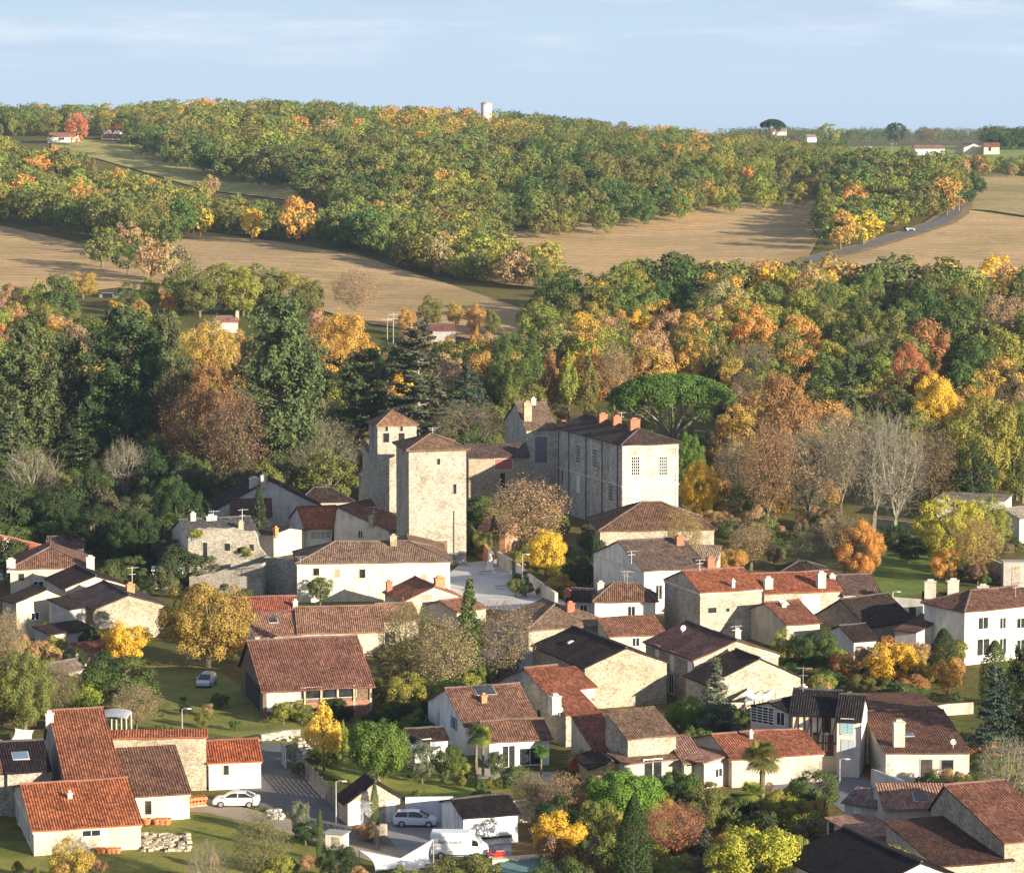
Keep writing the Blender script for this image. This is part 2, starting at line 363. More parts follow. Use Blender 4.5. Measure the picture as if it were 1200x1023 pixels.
def sheet(name, top, bot, matn, col, dz=0.25, nu=50, nv=14, **kw):
    """a patch of ground between two outlines (both left to right), draped over the terrain"""
    A = [ground_at(*p) for p in resample(top, nu)]; B = [ground_at(*p) for p in resample(bot, nu)]
    V = []
    for i in range(nv):
        s = i/(nv-1); P = np.array([a[:2]*(1-s)+b[:2]*s for a, b in zip(A, B)]); V.append(np.c_[P, height(P[:, 0], P[:, 1])+dz])
    V = np.array(V); idx = np.arange(nu*nv).reshape(nv, nu)
    Fc = np.stack([idx[:-1, :-1], idx[1:, :-1], idx[1:, 1:], idx[:-1, 1:]], -1).reshape(-1, 4)
    me = bpy.data.meshes.new(name); me.from_pydata(V.reshape(-1, 3).tolist(), [], Fc.tolist()); me.materials.append(M[matn])
    me.polygons.foreach_set('use_smooth', [True]*len(Fc))
    return meshobj(name, me, col=col, kind='structure')
SOIL = (0.43, 0.31, 0.175)
sheet('field', [(-60,262),(0,265),(80,283),(150,303),(200,335)], [(-60,352),(0,350),(70,346),(140,338),(190,345)], 'field', SOIL)
sheet('field', [(150,258),(250,274),(330,285),(420,300),(560,345),(640,372)], [(170,330),(230,330),(330,350),(420,378),(560,400),(640,400)], 'field', (0.43, 0.31, 0.18))
sheet('field', [(540,282),(700,258),(850,240),(905,234),(985,236)], [(560,330),(640,340),(760,336),(880,332),(940,312)], 'field', SOIL)
sheet('field', [(962,308),(1020,292),(1070,276),(1112,262),(1130,246),(1240,262)], [(920,335),(1000,333),(1060,330),(1110,328),(1160,326),(1240,330)], 'field', (0.45, 0.325, 0.19))
sheet('meadow', [(60,160),(110,166),(165,170),(215,192),(330,214)], [(60,178),(110,186),(180,206),(240,224),(360,238)], 'lawn', (0.30, 0.28, 0.11), 0.4)
sheet('meadow', [(930,174),(1000,173),(1100,172),(1250,172)], [(930,190),(1000,190),(1100,192),(1250,192)], 'lawn', (0.20, 0.26, 0.08), 0.4)
sheet('meadow', [(1125,196),(1160,203),(1250,215)], [(1125,246),(1160,248),(1250,262)], 'field', (0.34, 0.28, 0.15), 0.4)
def ribbon(name, pl, wd, matn, col, dz, n=60, pxl=True, up=None):
    P = resample([ground_at(*q)[:2] for q in pl] if pxl else pl, n); T = np.gradient(P, axis=0); T /= np.hypot(T[:, 0], T[:, 1])[:, None]
    N = np.c_[-T[:, 1], T[:, 0]]; rows = []
    for s in (-0.5, 0, 0.5):
        Q = P+N*wd*s; rows.append(np.c_[Q, height(Q[:, 0], Q[:, 1])+dz])
    V = np.array(rows); idx = np.arange(3*n).reshape(3, n)
    Fc = np.stack([idx[:-1, :-1], idx[:-1, 1:], idx[1:, 1:], idx[1:, :-1]], -1).reshape(-1, 4)
    me = bpy.data.meshes.new(name); me.from_pydata(V.reshape(-1, 3).tolist(), [], Fc[:, ::-1].tolist()); me.materials.append(M[matn])
    return meshobj(name, me, col=col, kind='structure')
RD = [(905,338),(925,317),(960,303),(1000,294),(1040,282),(1070,273),(1100,263),(1117,252),(1122,243),(1121,236)]
ribbon('road_verge', RD, 11, 'lawn', (0.22, 0.17, 0.09), 0.45)
ribbon('road', RD, 5.2, 'paving', (0.12, 0.125, 0.14), 0.6)
# village surfaces
sheet('church_square', [(540,660),(585,655),(600,672),(660,704)], [(470,722),(560,712),(600,716),(670,712)], 'paving', (0.44, 0.44, 0.46), 0.02)
sheet('lane', [(600,712),(640,700),(700,735)], [(500,790),(560,850),(620,860)], 'paving', (0.13, 0.13, 0.145), 0.012)
sheet('driveway', [(308,866),(345,872),(395,945),(440,960)], [(280,940),(330,950),(400,985),(470,1000)], 'paving', (0.13, 0.125, 0.125), 0.02)
sheet('gravel_verge', [(215,930),(250,937),(330,957),(420,985),(520,1004)], [(185,950),(240,952),(320,970),(400,998),(500,1030)], 'paving', (0.30, 0.25, 0.19), 0.03)
sheet('courtyard', [(440,950),(540,950),(600,990)], [(430,1000),(530,1004),(640,1040)], 'paving', (0.22, 0.22, 0.23), 0.014)
sheet('lawn', [(-30,985),(120,985),(230,950),(330,960),(400,1010)], [(-30,1060),(120,1060),(230,1060),(330,1060),(430,1060)], 'lawn', (0.19, 0.20, 0.055), 0.010)
sheet('lawn', [(170,780),(250,780),(320,835),(370,860)], [(150,850),(220,856),(300,868),(350,872)], 'lawn', (0.19, 0.20, 0.06), 0.03)
sheet('lawn', [(380,880),(440,905),(540,905),(600,905)], [(370,905),(430,925),(500,938),(620,935)], 'lawn', (0.20, 0.23, 0.055), 0.03)
sheet('lawn', [(1000,640),(1060,622),(1090,622)], [(1010,702),(1060,700),(1110,690)], 'lawn', (0.13, 0.18, 0.045), 0.04)
sheet('dirt_yard', [(600,955),(680,955),(760,950),(900,950)], [(600,1040),(680,1060),(760,1060),(900,1060)], 'lawn', (0.20, 0.14, 0.06), 0.03)
sheet('street', [(860,880),(930,880),(985,885),(1060,950)], [(850,905),(900,925),(960,930),(1000,960)], 'paving', (0.16, 0.16, 0.18), 0.03)
sheet('garden_path', [(560,900),(600,903),(650,905)], [(560,914),(600,918),(650,920)], 'paving', (0.35, 0.32, 0.27), 0.045)

# ------------------------------------------------------------------ houses
RB = {}   # built houses, for placing things on them
class House:
    ALL = []
    FE = ('efl','efr','ebl','ebr','bfl','bfr','bbl','bbr','rl','rr','rf','rb','rp')
    def __init__(s, typ, obs, h, d, rr=0.5, t0=0.36, z0=None, w0=None, dw=3.0, hw=0.5, tw=0.05, hy=None):
        s.typ = typ; s.rr = rr; House.ALL.append(s)
        if 'at' in obs:       # px of the centre, distance, width, yaw in degrees
            px, Y, wd, yw = obs['at']; P = at_Y(px, 300, Y); a = R(yw); s.err = 0
            s.ox, s.oy = P[0]-wd/2*math.cos(a), Y-wd/2*math.sin(a); s.z0 = h1(P[0], Y) if z0 is None else z0
            s.par = np.array([s.ox, s.oy, a, wd, d, h, t0]); s.ox, s.oy, s.a, s.w, s.d, s.h, s.t = s.par; return
        e = np.array(obs['efl'] if 'efl' in obs else obs['bfl'], float); zz = h if 'efl' in obs else 0
        base = 0.0 if z0 is None else z0
        P = at_z(*e, zz+base)
        if z0 is None and P[1] > 495:
            G = ground_at(e[0], e[1]+h*F/max(P[1], 1)); base = G[2]; P = at_z(*e, zz+base)
        s.z0 = base
        e2 = np.array(obs['efr'] if 'efr' in obs else obs['bfr'], float); Q = at_z(*e2, (h if 'efr' in obs else 0)+base)
        a = math.atan2(Q[1]-P[1], Q[0]-P[0]); wd = math.hypot(Q[0]-P[0], Q[1]-P[1])
        if w0: wd = w0
        x0 = np.array([P[0], P[1], a, wd, d, h, t0])
        def res(x):
            s.par = x; r = []
            for k, v in obs.items():
                q = proj(s.world(s.feat(k))); r += [(q[0]-v[0])/1.0, (q[1]-v[1])/1.0]
            r += [(x[4]-d)/dw, (x[5]-h)/hw, (x[6]-t0)/tw, (x[2]-a)/0.35]
            return np.array(r)
        x = x0.copy(); lam = 1e-2
        r = res(x); c = r@r
        for it in range(40):
            J = np.zeros((len(r), 7))
            for k in range(7):
                dx = x.copy(); hh = 1e-4; dx[k] += hh; J[:, k] = (res(dx)-r)/hh
            H = J.T@J; g = J.T@r
            st = np.linalg.solve(H+lam*np.diag(np.diag(H)+1e-9), -g); xn = x+st; rn = res(xn); cn = rn@rn
            if cn < c: x, r, c = xn, rn, cn; lam = max(lam/4, 1e-7)
            else: lam *= 5
        res(x); s.par = x; s.err = float(np.sqrt((r[:-4]**2).mean()))
        s.ox, s.oy, s.a, s.w, s.d, s.h, s.t = x
    def world(s, p):
        ox, oy, a = s.par[:3]; c, n = math.cos(a), math.sin(a)
        return (ox+p[0]*c-p[1]*n, oy+p[0]*n+p[1]*c, s.z0+p[2])
    def local(s, P):
        ox, oy, a = s.par[:3]; c, n = math.cos(a), math.sin(a); x, y = P[0]-ox, P[1]-oy
        return (x*c+y*n, -x*n+y*c, P[2]-s.z0)
    def feat(s, k):
        w, d, h, t = s.par[3:7]; r = s.rr
        if k[0] in 'be' and len(k) == 3:
            x = w if k[2] == 'r' else 0; y = d if k[1] == 'b' else 0
            return (x, y, 0 if k[0] == 'b' else s.rz(x, y, 0))
        T = s.typ
        if T == 'G': return {'rl': (0, r*d, h+r*d*t), 'rr': (w, r*d, h+r*d*t)}[k]
        if T == 'D': return {'rf': (r*w, 0, h+r*w*t), 'rb': (r*w, d, h+r*w*t)}[k]
        if T == 'Hx': return {'rl': (d/2, d/2, h+d/2*t), 'rr': (w-d/2, d/2, h+d/2*t)}[k]
        if T == 'Hl': return {'rl': (d/2, d/2, h+d/2*t), 'rr': (w, d/2, h+d/2*t)}[k]
        if T == 'Hr': return {'rl': (0, d/2, h+d/2*t), 'rr': (w-d/2, d/2, h+d/2*t)}[k]
        if T == 'Hy': return {'rf': (w/2, w/2, h+w/2*t), 'rb': (w/2, d-w/2, h+w/2*t)}[k]
        if T == 'Hf': return {'rf': (w/2, w/2, h+w/2*t), 'rb': (w/2, d, h+w/2*t)}[k]
        if T == 'P': return (w/2, d/2, h+min(w, d)/2*t)
        if T == 'S': return {'rl': (0, d, h+d*t), 'rr': (w, d, h+d*t)}[k]
        raise KeyError(k)
    def rz(s, x, y, ov=0):
        """roof height over local x, y"""
        w, d, h, t = s.par[3:7]; r = s.rr; T = s.typ
        if T == 'F': return h
        if T == 'G':
            tb = t*r/(1-r) if r < 1 else t
            return h+min(y*t, (d-y)*tb)
        if T == 'D':
            tb = t*r/(1-r) if r < 1 else t
            return h+min(x*t, (w-x)*tb)
        if T in ('Hx', 'Hl', 'Hr'):
            v = [y*t, (d-y)*t]
            if T != 'Hr': v.append(x*t)
            if T != 'Hl': v.append((w-x)*t)
            return h+min(v)
        if T in ('Hy', 'Hf'):
            v = [x*t, (w-x)*t, y*t]
            if T == 'Hy': v.append((d-y)*t)
            return h+min(v)
        if T == 'P': 
            k = min(w, d); return h+min(x*t*k/w, (w-x)*t*k/w, y*t*k/d, (d-y)*t*k/d)
        if T == 'S': return h+y*t
        return h
    def planes(s, ov):
        """roof polygons with overhang ov"""
        w, d, h, t = s.par[3:7]; r = s.rr; T = s.typ; g = ov*0.6
        if T == 'G':
            tb = t*r/(1-r); zr = h+r*d*t
            return [[(-g, -ov, h-ov*t), (w+g, -ov, h-ov*t), (w+g, r*d, zr), (-g, r*d, zr)], [(w+g, d+ov, h-ov*tb), (-g, d+ov, h-ov*tb), (-g, r*d, zr), (w+g, r*d, zr)]]
        if T == 'D':
            tb = t*r/(1-r); zr = h+r*w*t
            return [[(-ov, d+g, h-ov*t), (-ov, -g, h-ov*t), (r*w, -g, zr), (r*w, d+g, zr)], [(w+ov, -g, h-ov*tb), (w+ov, d+g, h-ov*tb), (r*w, d+g, zr), (r*w, -g, zr)]]
        if T == 'S':
            return [[(-g, -ov, h-ov*t), (w+g, -ov, h-ov*t), (w+g, d+g, h+(d+g)*t), (-g, d+g, h+(d+g)*t)]]
        if T == 'F': return [[(-g, -g, h), (w+g, -g, h), (w+g, d+g, h), (-g, d+g, h)]]
        z = h-ov*t; x0, y0, x1, y1 = -ov, -ov, w+ov, d+ov
        if T == 'P':
            c = (w/2, d/2, h+min(w, d)/2*t); q = [(x0, y0, z), (x1, y0, z), (x1, y1, z), (x0, y1, z)]
            return [[q[i], q[(i+1) % 4], c] for i in range(4)]
        if T in ('Hx', 'Hl', 'Hr'):
            zr = h+d/2*t; L = (d/2 if T != 'Hr' else -g, d/2, zr); Rr = (w-d/2 if T != 'Hl' else w+g, d/2, zr)
            xl = x0 if T != 'Hr' else -g; xr = x1 if T != 'Hl' else w+g
            o = [[(xl, y0, z), (xr, y0, z), Rr, L], [(xr, y1, z), (xl, y1, z), L, Rr]]
            if T != 'Hr': o.append([(xl, y1, z), (xl, y0, z), L])
            if T != 'Hl': o.append([(xr, y0, z), (xr, y1, z), Rr])
            return o
        zr = h+w/2*t; Ff = (w/2, w/2, zr); B = (w/2, d-w/2 if T == 'Hy' else d+g, zr); yb = y1 if T == 'Hy' else d+g
        o = [[(x0, yb, z), (x0, y0, z), Ff, B], [(x1, y0, z), (x1, yb, z), B, Ff], [(x0, y0, z), (x1, y0, z), Ff]]
        if T == 'Hy': o.append([(x1, y1, z), (x0, y1, z), B])
        return o
    def hit_roof(s, px, py):
        best = None; d = ray(px, py)
        for k in range(2600):
            tt = 150+k*0.25; P = (d[0]*tt, d[1]*tt, CAMZ+d[2]*tt); q = s.local(P)
            if -1.0 <= q[0] <= s.w+1.0 and -1.0 <= q[1] <= s.d+1.0:
                if q[2] <= s.rz(min(max(q[0], 0), s.w), min(max(q[1], 0), s.d)): return q
                best = q
        return best or (s.w/2, s.d/2, s.h)
    def hit_wall(s, face, px, py):
        d = ray(px, py); c, n = math.cos(s.a), math.sin(s.a)
        if face in 'fb': nv = (-n, c); off = 0 if face == 'f' else s.d
        else: nv = (c, n); off = 0 if face == 'l' else s.w
        tt = (off+s.ox*nv[0]+s.oy*nv[1])/(d[0]*nv[0]+d[1]*nv[1])
        return s.local((d[0]*tt, d[1]*tt, CAMZ+d[2]*tt))

def slab(planes, th, capc=None):
    b = MB()
    for P in planes:
        v = [Vector(p) for p in P]; n = (v[1]-v[0]).cross(v[2]-v[0]).normalized()
        if n.z < 0: v.reverse(); n = -n
        e = Vector((0, 0, 1)).cross(n); e = Vector((1, 0, 0)) if e.length < 1e-4 else e.normalized(); sl = n.cross(e)
        ref = min(q.dot(sl) for q in v)
        b.face(v, [(q.dot(e), q.dot(sl)-ref) for q in v])
        lo = [q-Vector((0, 0, th)) for q in v]; b.face(lo[::-1], [(0, 0)]*len(v))
        for i in range(len(v)):
            j = (i+1) % len(v); b.face([v[j], v[i], lo[i], lo[j]], [(0.1, 0.3)]*4)
    return b
def caps(planes, r=0.13):
    """rounded ridge and hip tiles along the shared edges"""
    b = MB(); seen = {}
    for P in planes:
        for i in range(len(P)):
            a, c = P[i], P[(i+1) % len(P)]; k = tuple(sorted([tuple(round(q, 3) for q in a), tuple(round(q, 3) for q in c)]))
            seen[k] = seen.get(k, 0)+1
    for k, c in seen.items():
        if c > 1 and (Vector(k[0])-Vector(k[1])).length > 0.5:
            a, e = Vector(k[0]), Vector(k[1]); n = max(2, int((a-e).length/1.2))
            for i in range(n):
                p0 = a.lerp(e, i/n); p1 = a.lerp(e, (i+1)/n); lift = Vector((0, 0, random.uniform(0.0, 0.03)))
                b.tube([p0+lift, p1+lift], [r, r*1.08], 7)
    return b if b.f else None
from mathutils import noise as mnoise
def sag(me, seed, cuts=6):
    """old roofs are never straight: let the tiles dip and rise a little"""
    b_ = bmesh.new(); b_.from_mesh(me)
    if cuts: bmesh.ops.remove_doubles(b_, verts=b_.verts, dist=0.002); bmesh.ops.subdivide_edges(b_, edges=[e for e in b_.edges if e.calc_length() > 1.5], cuts=cuts, use_grid_fill=True)
    for v in b_.verts:
        q = v.co; v.co.z += 0.11*mnoise.noise(Vector((q.x*0.28+seed, q.y*0.28, 3.1)))+0.035*mnoise.noise(Vector((q.x*1.1+seed, q.y*1.1, 7.7)))
    b_.to_mesh(me); b_.free()
LIME = (0.60, 0.52, 0.42)
def add_window(H, parent, face, px, py, w, h, style='w', col=None):
    q = H.hit_wall(face, px, py); z = q[2]-h/2
    if face in 'fb': u = min(max(q[0], w/2+0.1), max(H.w-w/2-0.1, w/2+0.1))
    else: u = min(max(q[1], w/2+0.1), max(H.d-w/2-0.1, w/2+0.1))
    if style in 'dg': z = max(z, 0.02)
    z = max(z, 0.02)
    if face == 'f': org, ux, nn = (u, 0), (1, 0), (0, -1)
    elif face == 'b': org, ux, nn = (u, H.d), (-1, 0), (0, 1)
    elif face == 'l': org, ux, nn = (0, u), (0, -1), (-1, 0)
    else: org, ux, nn = (H.w, u), (0, 1), (1, 0)
    def L(a, b, c): return (org[0]+ux[0]*a+nn[0]*b, org[1]+ux[1]*a+nn[1]*b, z+c)
    def bx(mb, a0, a1, b0, b1, c0, c1):
        P = [L(a, b, c) for c in (c0, c1) for a, b in ((a0, b0), (a0, b1), (a1, b1), (a1, b0))]
        for f in ((3, 2, 1, 0), (4, 5, 6, 7), (0, 1, 5, 4), (1, 2, 6, 5), (2, 3, 7, 6), (3, 0, 4, 7)): mb.face([P[i] for i in f])
    fr = MB(); t = 0.09; name = {'d': 'door', 'g': 'garage_door', 's': 'window', 'o': 'opening', 'w': 'window', 'h': 'window', 'm': 'window', 'a': 'window'}[style]
    fc = {'w': (0.75, 0.75, 0.75), 's': (0.6, 0.55, 0.48), 'o': (0.42, 0.37, 0.3), 'd': (0.5, 0.47, 0.42), 'g': (0.5, 0.47, 0.42), 'h': (0.7, 0.68, 0.62), 'm': (0.7, 0.68, 0.62), 'a': (0.5, 0.47, 0.42)}[style]
    dpt = 0.06
    bx(fr, -w/2-t, -w/2, 0.0, dpt, -t, h+t); bx(fr, w/2, w/2+t, 0.0, dpt, -t, h+t)
    bx(fr, -w/2, w/2, 0.0, dpt, h, h+t); bx(fr, -w/2, w/2, 0.0, dpt+(0.05 if style in 'wshm' else 0), -t, 0)
    if style in 'wh' and w > 0.7: bx(fr, -0.03, 0.03, 0.012, 0.045, 0, h)
    if style == 'm':
        for k in range(1, 4): bx(fr, -w/2+w*k/4-0.035, -w/2+w*k/4+0.035, 0.012, 0.045, 0, h)
        for k in range(1, 6): bx(fr, -w/2, w/2, 0.012, 0.04, h*k/6-0.035, h*k/6+0.035)
    f = fr.build(name, M['paint'], parent, fc)
    pn = MB()
    if style in 'dgs':
        bx(pn, -w/2, w/2, 0.006, 0.03, 0, h); pc = col or ((0.62, 0.60, 0.55) if style == 's' else (0.25, 0.17, 0.1))
        if style == 's':
            sh = MB(); bx(sh, -w/2+0.02, -0.02, 0.03, 0.05, 0.03, h-0.03); bx(sh, 0.02, w/2-0.02, 0.03, 0.05, 0.03, h-0.03)
            sh.build('shutter', M['paint'], f, pc); pn.build('panel', M['paint'], f, tuple(c*0.7 for c in pc))
        else: pn.build('panel', M['wood'], f, pc)
    else:
        bx(pn, -w/2, w/2, 0.004, 0.01, 0, h); pn.build('pane', M['glass'], f)
        if style == 'h':
            for sg in (-1, 1):
                sh = MB(); a0, a1 = sorted((sg*(w/2+t+0.02), sg*(w+0.05))); bx(sh, a0, a1, 0.02, 0.05, -0.02, h+0.02)
                sh.build('shutter', M['paint'], f, col or (0.7, 0.7, 0.7))
    return f
def house(name, label, cat, typ, obs, h=3.5, d=8.0, wall=('plaster', (0.72, 0.66, 0.55)), roof=(0.16, 0.09, 0.07), lich=0.25, ov=0.35,
          chim=(), win=(), rr=0.5, t0=0.36, z0=None, key=None, th=0.14, cap=True, group=None, leftwall=None, dw=3.0, hw=0.5, tw=0.05, **kw):
    H = House(typ, obs, h, d, rr, t0, z0, None, dw, hw, tw)
    if H.err > 3 or H.d < 2 or H.h < 1.4: print('FIT %-18s err %.1f px  w %.1f d %.1f h %.1f t %.2f yaw %.0f Y %.0f' % (key or label[:18], H.err, H.w, H.d, H.h, H.t, math.degrees(H.a), H.oy))
    root = empty(name, (H.ox, H.oy, H.z0), H.a, label=label, cat=cat, group=group)
    w_, d_ = H.w, H.d; b = MB(); eps = 0.06; e = 0.0
    def topz(x, y): return H.rz(x, y)-eps
    def side(p, q):
        # wall from p to q (counter-clockwise seen from outside), following the roof line
        n = 24; L = math.hypot(q[0]-p[0], q[1]-p[1]); ks = [0]
        zs = [topz(p[0]+(q[0]-p[0])*i/n, p[1]+(q[1]-p[1])*i/n) for i in range(n+1)]
        for i in range(1, n):
            if abs(zs[i+1]-2*zs[i]+zs[i-1]) > 1e-3: ks.append(i)
        if len(ks) > 1 or abs(zs[n]-zs[0]) > 0.01 or abs(zs[n//2]-zs[0]) > 0.01: ks = list(range(n+1))
        else: ks.append(n)
        if ks[-1] != n: ks.append(n)
        top = [(p[0]+(q[0]-p[0])*i/n, p[1]+(q[1]-p[1])*i/n, zs[i]) for i in ks]
        b.face([(p[0], p[1], -0.8), (q[0], q[1], -0.8)]+top[::-1])
    side((e, e), (w_, e)); side((w_, e), (w_, d_)); side((w_, d_), (e, d_)); side((e, d_), (e, e))
    b.build('wall', M[wall[0]], root, wall[1])
    pl = H.planes(ov)
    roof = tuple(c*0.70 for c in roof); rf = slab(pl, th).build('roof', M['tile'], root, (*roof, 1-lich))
    rf.location.z = 0.02
    if w_*d_ > 12: sag(rf.data, H.ox)
    if cap and typ != 'F':
        c = caps(pl)
        if c: sag(c.build('ridge_tile', M['tile'], rf, (*[min(1, q*0.9+0.12) for q in roof], 0.5)).data, H.ox, 0)
    # pale cornice under the eaves
    for ch in chim:
        px, py, ww, hh, kind = ch[:5]; ww *= 0.85; hh *= 0.85; q = H.hit_roof(px, py); x, y, z = q
        z = H.rz(min(max(x, 0), w_), min(max(y, 0), d_))
        cm = {'w': ('plaster', (0.60, 0.54, 0.47)), 'r': ('brick', (0.42, 0.16, 0.10)), 's': ('stone', (0.46, 0.40, 0.30)), 'o': ('brick', (0.6, 0.24, 0.12))}[kind[0]]
        cb = MB(); dd = ch[5] if len(ch) > 5 else ww*0.8
        cb.box((x, y, z+hh/2-0.35), (ww, dd, hh+0.7)); cb.box((x, y, z+hh-0.08), (ww+0.14, dd+0.14, 0.12))
        cb.box((x, y, z+hh+0.14), (ww*0.6, dd*0.6, 0.22), taper=0.8)
        cb.build('chimney', M[cm[0]], rf, cm[1])
    for wi in win: add_window(H, root, *wi)
    H.root = root; H.rf = rf
    if key: RB[key] = H
    return H
CREAM = (0.56, 0.50, 0.41); WHITE = (0.72, 0.69, 0.64); GREY = (0.42, 0.40, 0.37); BEIGE = (0.50, 0.44, 0.36)
ST = (0.43, 0.385, 0.31); STG = (0.40, 0.38, 0.34); STW = (0.49, 0.44, 0.37)
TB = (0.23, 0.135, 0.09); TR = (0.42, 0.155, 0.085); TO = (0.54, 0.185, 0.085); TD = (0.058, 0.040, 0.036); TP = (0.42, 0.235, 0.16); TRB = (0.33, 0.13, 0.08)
P = 'plaster'; SN = 'stone'; AS = 'ashlar'
# ---- church
house('church_tower', 'massive square stone church tower with low tiled roof beside the paved square', 'church tower', 'P',
      dict(efl=(479,525.5), efr=(548,524.6), bfr=(543.7,662.5), ebl=(463,517), rp=(507,508.5)), h=17.5, d=9, wall=(SN, (0.42, 0.395, 0.345)), roof=(0.30, 0.19, 0.12), lich=0.35, ov=0.5, t0=0.4,
      win=[('f',533,573,0.5,1.5,'o'),('f',514,541,0.5,0.9,'o'),('f',516,645,2.2,3.0,'d',(0.2,0.12,0.08))], key='tower', th=0.2)
house('bell_tower', 'slender stone bell tower with arched openings and pyramid roof behind the big church tower', 'bell tower', 'P',
      dict(efl=(442.5,497), efr=(488,497.5), ebl=(432,494), rp=(460,480.6)), h=19.2, d=6, z0=0.2, wall=(SN, (0.42, 0.395, 0.345)), roof=(0.36, 0.21, 0.13), lich=0.15, ov=0.3, t0=0.6,
      win=[('f',453,502,0.45,0.9,'o'),('f',470.5,502,0.45,0.9,'o'),('f',452.5,513,1.0,1.5,'o'),('f',470.5,513,1.0,1.5,'o'),('l',437,512,0.6,3.5,'o'),('l',436,534,0.5,2.0,'o')], key='belfry')
house('church_nave', 'stone church nave with steep tiled roof squeezed between the two towers', 'church', 'S',
      dict(efl=(444,551), efr=(470,549)), h=11.2, d=5, z0=0, t0=0.85, wall=(SN, (0.50, 0.45, 0.37)), roof=(0.36, 0.22, 0.14), lich=0.2, ov=0.25, tw=0.01, dw=0.3, hw=0.1, win=[('f',452,580,0.9,3.4,'o')], key='nave')
# ---- manor
house('manor_house', 'large pale stone manor wing with tall windows and three red chimneys', 'manor', 'Hf',
      dict(efl=(728.5,518.8), efr=(795,518), ebl=(653,501), rf=(750,502.6)), h=14.5, d=26, wall=(AS, (0.50, 0.485, 0.45)), roof=(0.10, 0.068, 0.062), lich=0.25, ov=0.45, dw=6, t0=0.42, key='manor',
      chim=[(706,494,1.7,1.5,'r',1.0),(722.5,497,1.7,1.5,'r',1.0),(743,503,2.0,1.9,'r',1.2)],
      win=[('f',744.5,546,1.35,3.0,'m'),('f',777,546,1.35,3.0,'m'),('f',746,583,1.2,2.2,'s',(0.7,0.65,0.55)),('l',678,532,2.0,3.0,'m'),('l',697,537,2.0,3.0,'m'),('l',716,576,1.9,3.0,'m'),('l',678,567,1.5,3.0,'s',(0.8,0.78,0.74)),('l',660,560,1.6,2.6,'w')])
house('manor_wing', 'taller manor side wing in shade with lichen covered roof above the blind archway', 'manor', 'G',
      dict(efl=(617,505), efr=(653,500), rl=(604,472), rr=(640,471)), h=13.6, d=16, wall=(AS, (0.52, 0.49, 0.44)), roof=(0.27, 0.19, 0.13), lich=0.6, ov=0.3, key='wing', dw=4, t0=0.4,
      chim=[(618,492,1.6,3.6,'s'),(625,474,1.0,1.2,'w'),(660,482,1.5,1.4,'r',0.9)], win=[('f',634,527,2.2,4.6,'s',(0.16,0.17,0.2))])
house('manor_outbuilding', 'long dark roofed building linking the church tower to the manor', 'building', 'S',
      dict(efl=(546,546), efr=(620,524), ebl=(549,520)), h=10, d=9, wall=(SN, (0.40, 0.33, 0.26)), roof=(0.13,0.09,0.08), lich=0.5, ov=0.3, t0=0.45, dw=1.5,
      win=[('f',590,544,3.0,1.8,'s',(0.34,0.09,0.07)),('f',589,563,0.9,2.6,'o')], key='link')
house('gatehouse', 'cream stone outbuilding with broad hipped brown roof in front of the manor', 'house', 'Hx',
      dict(efl=(703.7,620), efr=(836,620.6), rl=(752,588), rr=(775,588), ebl=(690,605)), h=4.6, d=13, wall=(SN, STW), roof=TB, lich=0.15, ov=0.4, key='gate', t0=0.38,
      win=[('f',728,640,1.0,1.5,'o'),('f',770,640,1.0,1.5,'w')])
house('house', 'white house with dark mottled roof standing just below the manor gatehouse', 'house', 'G',
      dict(efl=(753.7,666.4), efr=(832,665), rl=(725.8,632), rr=(797,632)), h=6.0, d=9, wall=(P, WHITE), roof=(0.20,0.145,0.12), lich=0.5, key='c8', chim=[(796,638,1.3,1.3,'r'),(832,664,1.2,1.4,'r')],
      win=[('f',772,694,0.9,1.9,'h',(0.8,0.8,0.8)),('f',800,694,0.9,1.9,'w'),('l',740,690,0.9,1.2,'w'),('f',790,716,1.0,1.9,'w')])
house('shed', 'small stone lean-to with pale roof beside the white house under the manor', 'shed', 'S', dict(efl=(812,660), efr=(838,661)), h=5.2, d=4, wall=(SN, STG), roof=(0.40,0.30,0.22), lich=0.5, t0=0.5, dw=0.3)
house('house', 'low white house with brown hipped roof, a white chimney and a roof aerial', 'house', 'Hx',
      dict(efl=(699,706), efr=(765.7,704), rl=(718,680), rr=(747,680)), h=4.6, d=9, wall=(P, WHITE), roof=TB, lich=0.1, key='c9', chim=[(704,694,1.0,1.5,'w')], win=[('l',690,712,0.8,1.2,'w'),('f',740,716,0.9,1.2,'w')])
house('annex', 'dark roofed annex left of the brown hipped house above the garden wall', 'annex', 'G', dict(efl=(664,703), efr=(700,703), rl=(672,690), rr=(706,690)), h=3.6, d=6, wall=(P, CREAM), roof=TD, chim=[(665,699,1.0,1.0,'r')], win=[('f',684,714,0.9,1.2,'w')])
house('annex', 'lean-to with reddish brown roof below the brown hipped house', 'annex', 'S', dict(efl=(714,745), efr=(781,741), rl=(701,723), rr=(766,722)), h=3.0, d=6, wall=(P, CREAM), roof=(0.35,0.17,0.11), lich=0.25, t0=0.3, win=[('f',745,752,0.9,1.0,'w')])
house('house', 'low stone house with pointed brown hipped roof above the dark barn', 'house', 'Hf',
      dict(efl=(620,735), efr=(719,732.5), rf=(650,707)), h=3.4, d=10, rr=0.5, wall=(SN, STW), roof=(0.34,0.23,0.16), lich=0.3, t0=0.3, key='c11', dw=1.5, chim=[(668,716,1.1,1.2,'r')])
